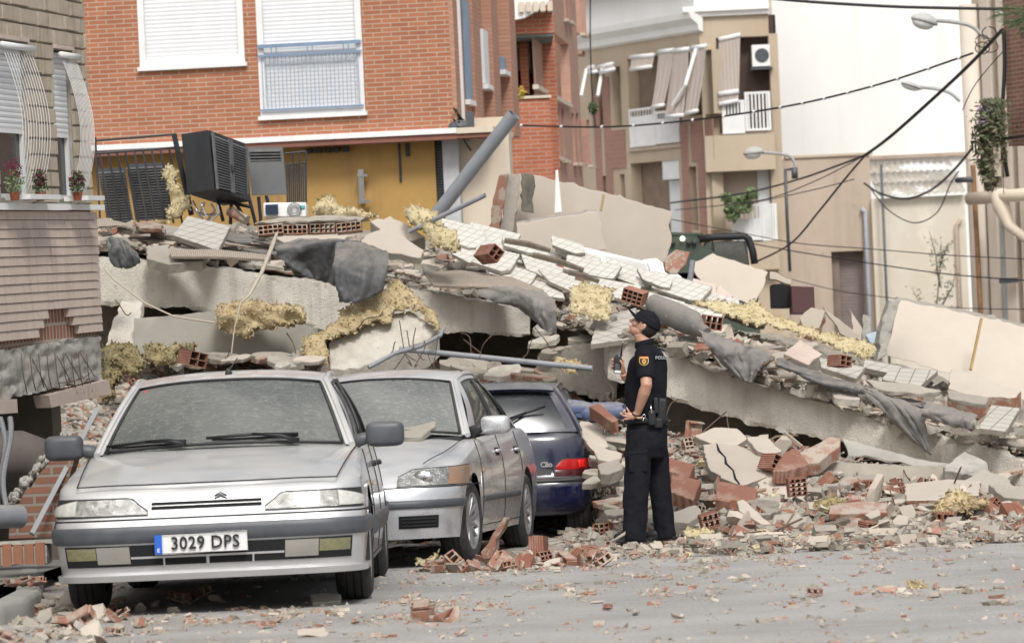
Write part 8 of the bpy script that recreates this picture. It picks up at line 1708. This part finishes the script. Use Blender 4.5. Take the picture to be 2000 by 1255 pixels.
bars('chrome zigzag bars poking out beside the railing post', 'bent_rack', 'rack', 32.5, [[(376, 392), (395, 428), (410, 436)], [(392, 396), (404, 424)], [(400, 394), (388, 420), (400, 432)], [(412, 398), (420, 410), (405, 432)], [(424, 400), (428, 414), (412, 434)], [(378, 410), (400, 420), (430, 418)], [(455, 406), (482, 430)]], .013, 'chrome', ref=(400, 434))
pipe('flue_pipe', 'stubby brown pipe lying under the cupboard at the skyline', 'pipe', [P(448, 412, 32.7), P(482, 430, 32.6)], .05, K['terra'])
base = P(556, 418, 32.4); ac = empty('air_conditioner', base, 0, 'white air conditioning unit with a fan grille on top of the pile', 'air conditioner')
q = MB(); q.prism([P(514, 396, 32.4) - base, P(598, 395, 32.4) - base, P(598, 424, 32.4) - base, P(515, 424, 32.4) - base], (0, .3, 0)); b_ = q.build('casing', K['whitewall'], ac); bv = b_.modifiers.new('b', 'BEVEL'); bv.width = .01
q = MB(); q.box(P(531, 409, 32.37) - base, (.13, .02, .10)); q.build('dark_display', simple('navy_panel', (.02, .03, .06), .3), ac); q = MB()
for r_ in (.03, .045, .06, .072): q.tube([P(575, 410, 32.37) - base + V((cos(a) * r_, 0, sin(a) * r_)) for a in rng(0, 2 * pi, 20)], .0035, 4)
q.build('fan_grille', K['plastic'], ac); q = MB(); q.box(P(591, 404, 32.39) - base, (.05, .01, .03)); q.build('sticker', simple('teal_sticker', (.10, .42, .38), .5), ac)
# long white split unit fallen behind the tiles
base = P(1180, 520, 34.3); su = empty('air_conditioner', base, 0, 'long white indoor air conditioner lying across the pile below the cream panels', 'air conditioner')
q = MB(); q.prism([P(1110, 484, 34.6) - base, P(1124, 481, 34.6) - base, P(1262, 513, 34.0) - base, P(1268, 530, 34.0) - base, P(1258, 538, 34.0) - base, P(1112, 500, 34.5) - base], (.03, .22, .02)); b_ = q.build('casing', K['whitewall'], su); bv = b_.modifiers.new('b', 'BEVEL'); bv.width = .02; bv.segments = 3
q = MB(); q.prism([P(1222, 516, 34.05) - base, P(1262, 527, 33.97) - base, P(1260, 534, 33.97) - base, P(1221, 524, 34.05) - base], (0, .02, 0)); q.build('vent_slots', ribbed('vent_slots', (.20, .19, .17), (.05, .05, .05), 400, 'X'), su)
shard('sheet_metal_wedge', 'grey white sheet metal wedge right of the fallen air conditioner', 'panel', [(1255, 506), (1282, 503), (1332, 540), (1328, 552), (1290, 532), (1262, 528)], 34.4, .1, K['shutter'], .4, jag=0)
shard('blue_grey_basin', 'pale blue basin edge behind the right end of the yellow wool', 'basin', [(1690, 652), (1715, 645), (1745, 652), (1742, 672), (1700, 668)], 31.2, .05, mat('pale_blue_plastic', (.42, .50, .56), bstr=0), .8, jag=0)
shard('broken_brickwork', 'large broken brick-and-mortar lump at the foot of the short grey post', 'brick lump', [(1300, 505), (1320, 487), (1348, 492), (1340, 515), (1322, 535), (1300, 528)], 33.5, .2, K['terra'], .2, (0, .25, 0), .03)
shard('clay_block', 'pink terracotta panel leaning at the foot of the torn cream fragment', 'clay panel', [(1342, 540), (1400, 556), (1398, 578), (1350, 572), (1338, 560)], 33.4, .1, K['ptile'], .4)
shard('clay_block', 'pointed pink panel right of the first pink terracotta panel', 'clay panel', [(1408, 552), (1432, 578), (1415, 584), (1395, 572)], 33.4, .1, K['ptile'], .4)
shard('dark_cabinet', 'dark maroon cabinet behind the torn cream panel in front of the garage', 'cabinet', [(1545, 558), (1590, 560), (1592, 612), (1548, 612)], 37, .4, simple('maroon_panel', (.075, .03, .03), .6), 0, (0, .4, 0), 0)
shard('dark_cabinet', 'black open box left of the maroon cabinet', 'cabinet', [(1508, 555), (1544, 552), (1546, 600), (1510, 600)], 37.2, .4, K['dark'], 0, (0, .4, 0), 0)
# green lorry cab showing above the cream panels
base = P(1390, 545, 52); tk = empty('work_vehicle', base, 0, 'dark green work vehicle with one lamp lit, only its cab top showing above the pile', 'vehicle'); Pb = lambda x, y, dd=0: P(x, y, 52 + dd) - base
K['olive'] = mat('olive_paint', (.055, .075, .055), (.04, .055, .04), rough=.5, bstr=.05)
q = MB(); q.prism([Pb(1300, 453), Pb(1372, 455), Pb(1374, 459), Pb(1300, 460)], (0, 1.6, 0)); q.prism([Pb(1302, 462), Pb(1360, 460), Pb(1372, 480), Pb(1395, 492), Pb(1395, 545), Pb(1300, 545)], (0, 1.5, 0)); q.build('body', K['olive'], tk)
q = MB(); q.tube([Pb(1366, 467), Pb(1395, 463), Pb(1452, 461), Pb(1462, 466), Pb(1470, 490), Pb(1474, 515)], .06, 8); q.build('cab_frame', K['cable'], tk, True)
q = MB(); q.tube([Pb(1372, 490, .1), Pb(1378, 472, .1), Pb(1392, 470, .1), Pb(1394, 492, .1)], .014, 6); q.build('guard_rail', K['olive'], tk, True)
q = MB(); q.prism([Pb(1376, 472, .3), Pb(1458, 470, .3), Pb(1464, 520, .3), Pb(1380, 520, .3)], (0, .02, 0)); q.build('window', K['glass_s'], tk)
q = MB(); q.lathe([(.001, -.04), (.03, -.04), (.04, 0), (.03, .06)], 18, Pb(1333, 466, -.05), 'Y'); q.build('headlamp', simple('lit_lamp', (1, .93, .75), .3, 0, ((1, .88, .68), 2.0)), tk, True)
q = MB()
for x in (1314, 1345, 1356): q.lathe([(.001, -.05), (.04, -.05), (.045, .04)], 12, Pb(x, 474, -.02), 'Y')
q.build('unlit_lamps', K['iron'], tk, True)
q = MB(); q.box2((Pb(1300, 545).x, 0, -2.2), (Pb(1480, 545).x, 3, Pb(1395, 530).z)); q.build('chassis', K['olive'], tk)
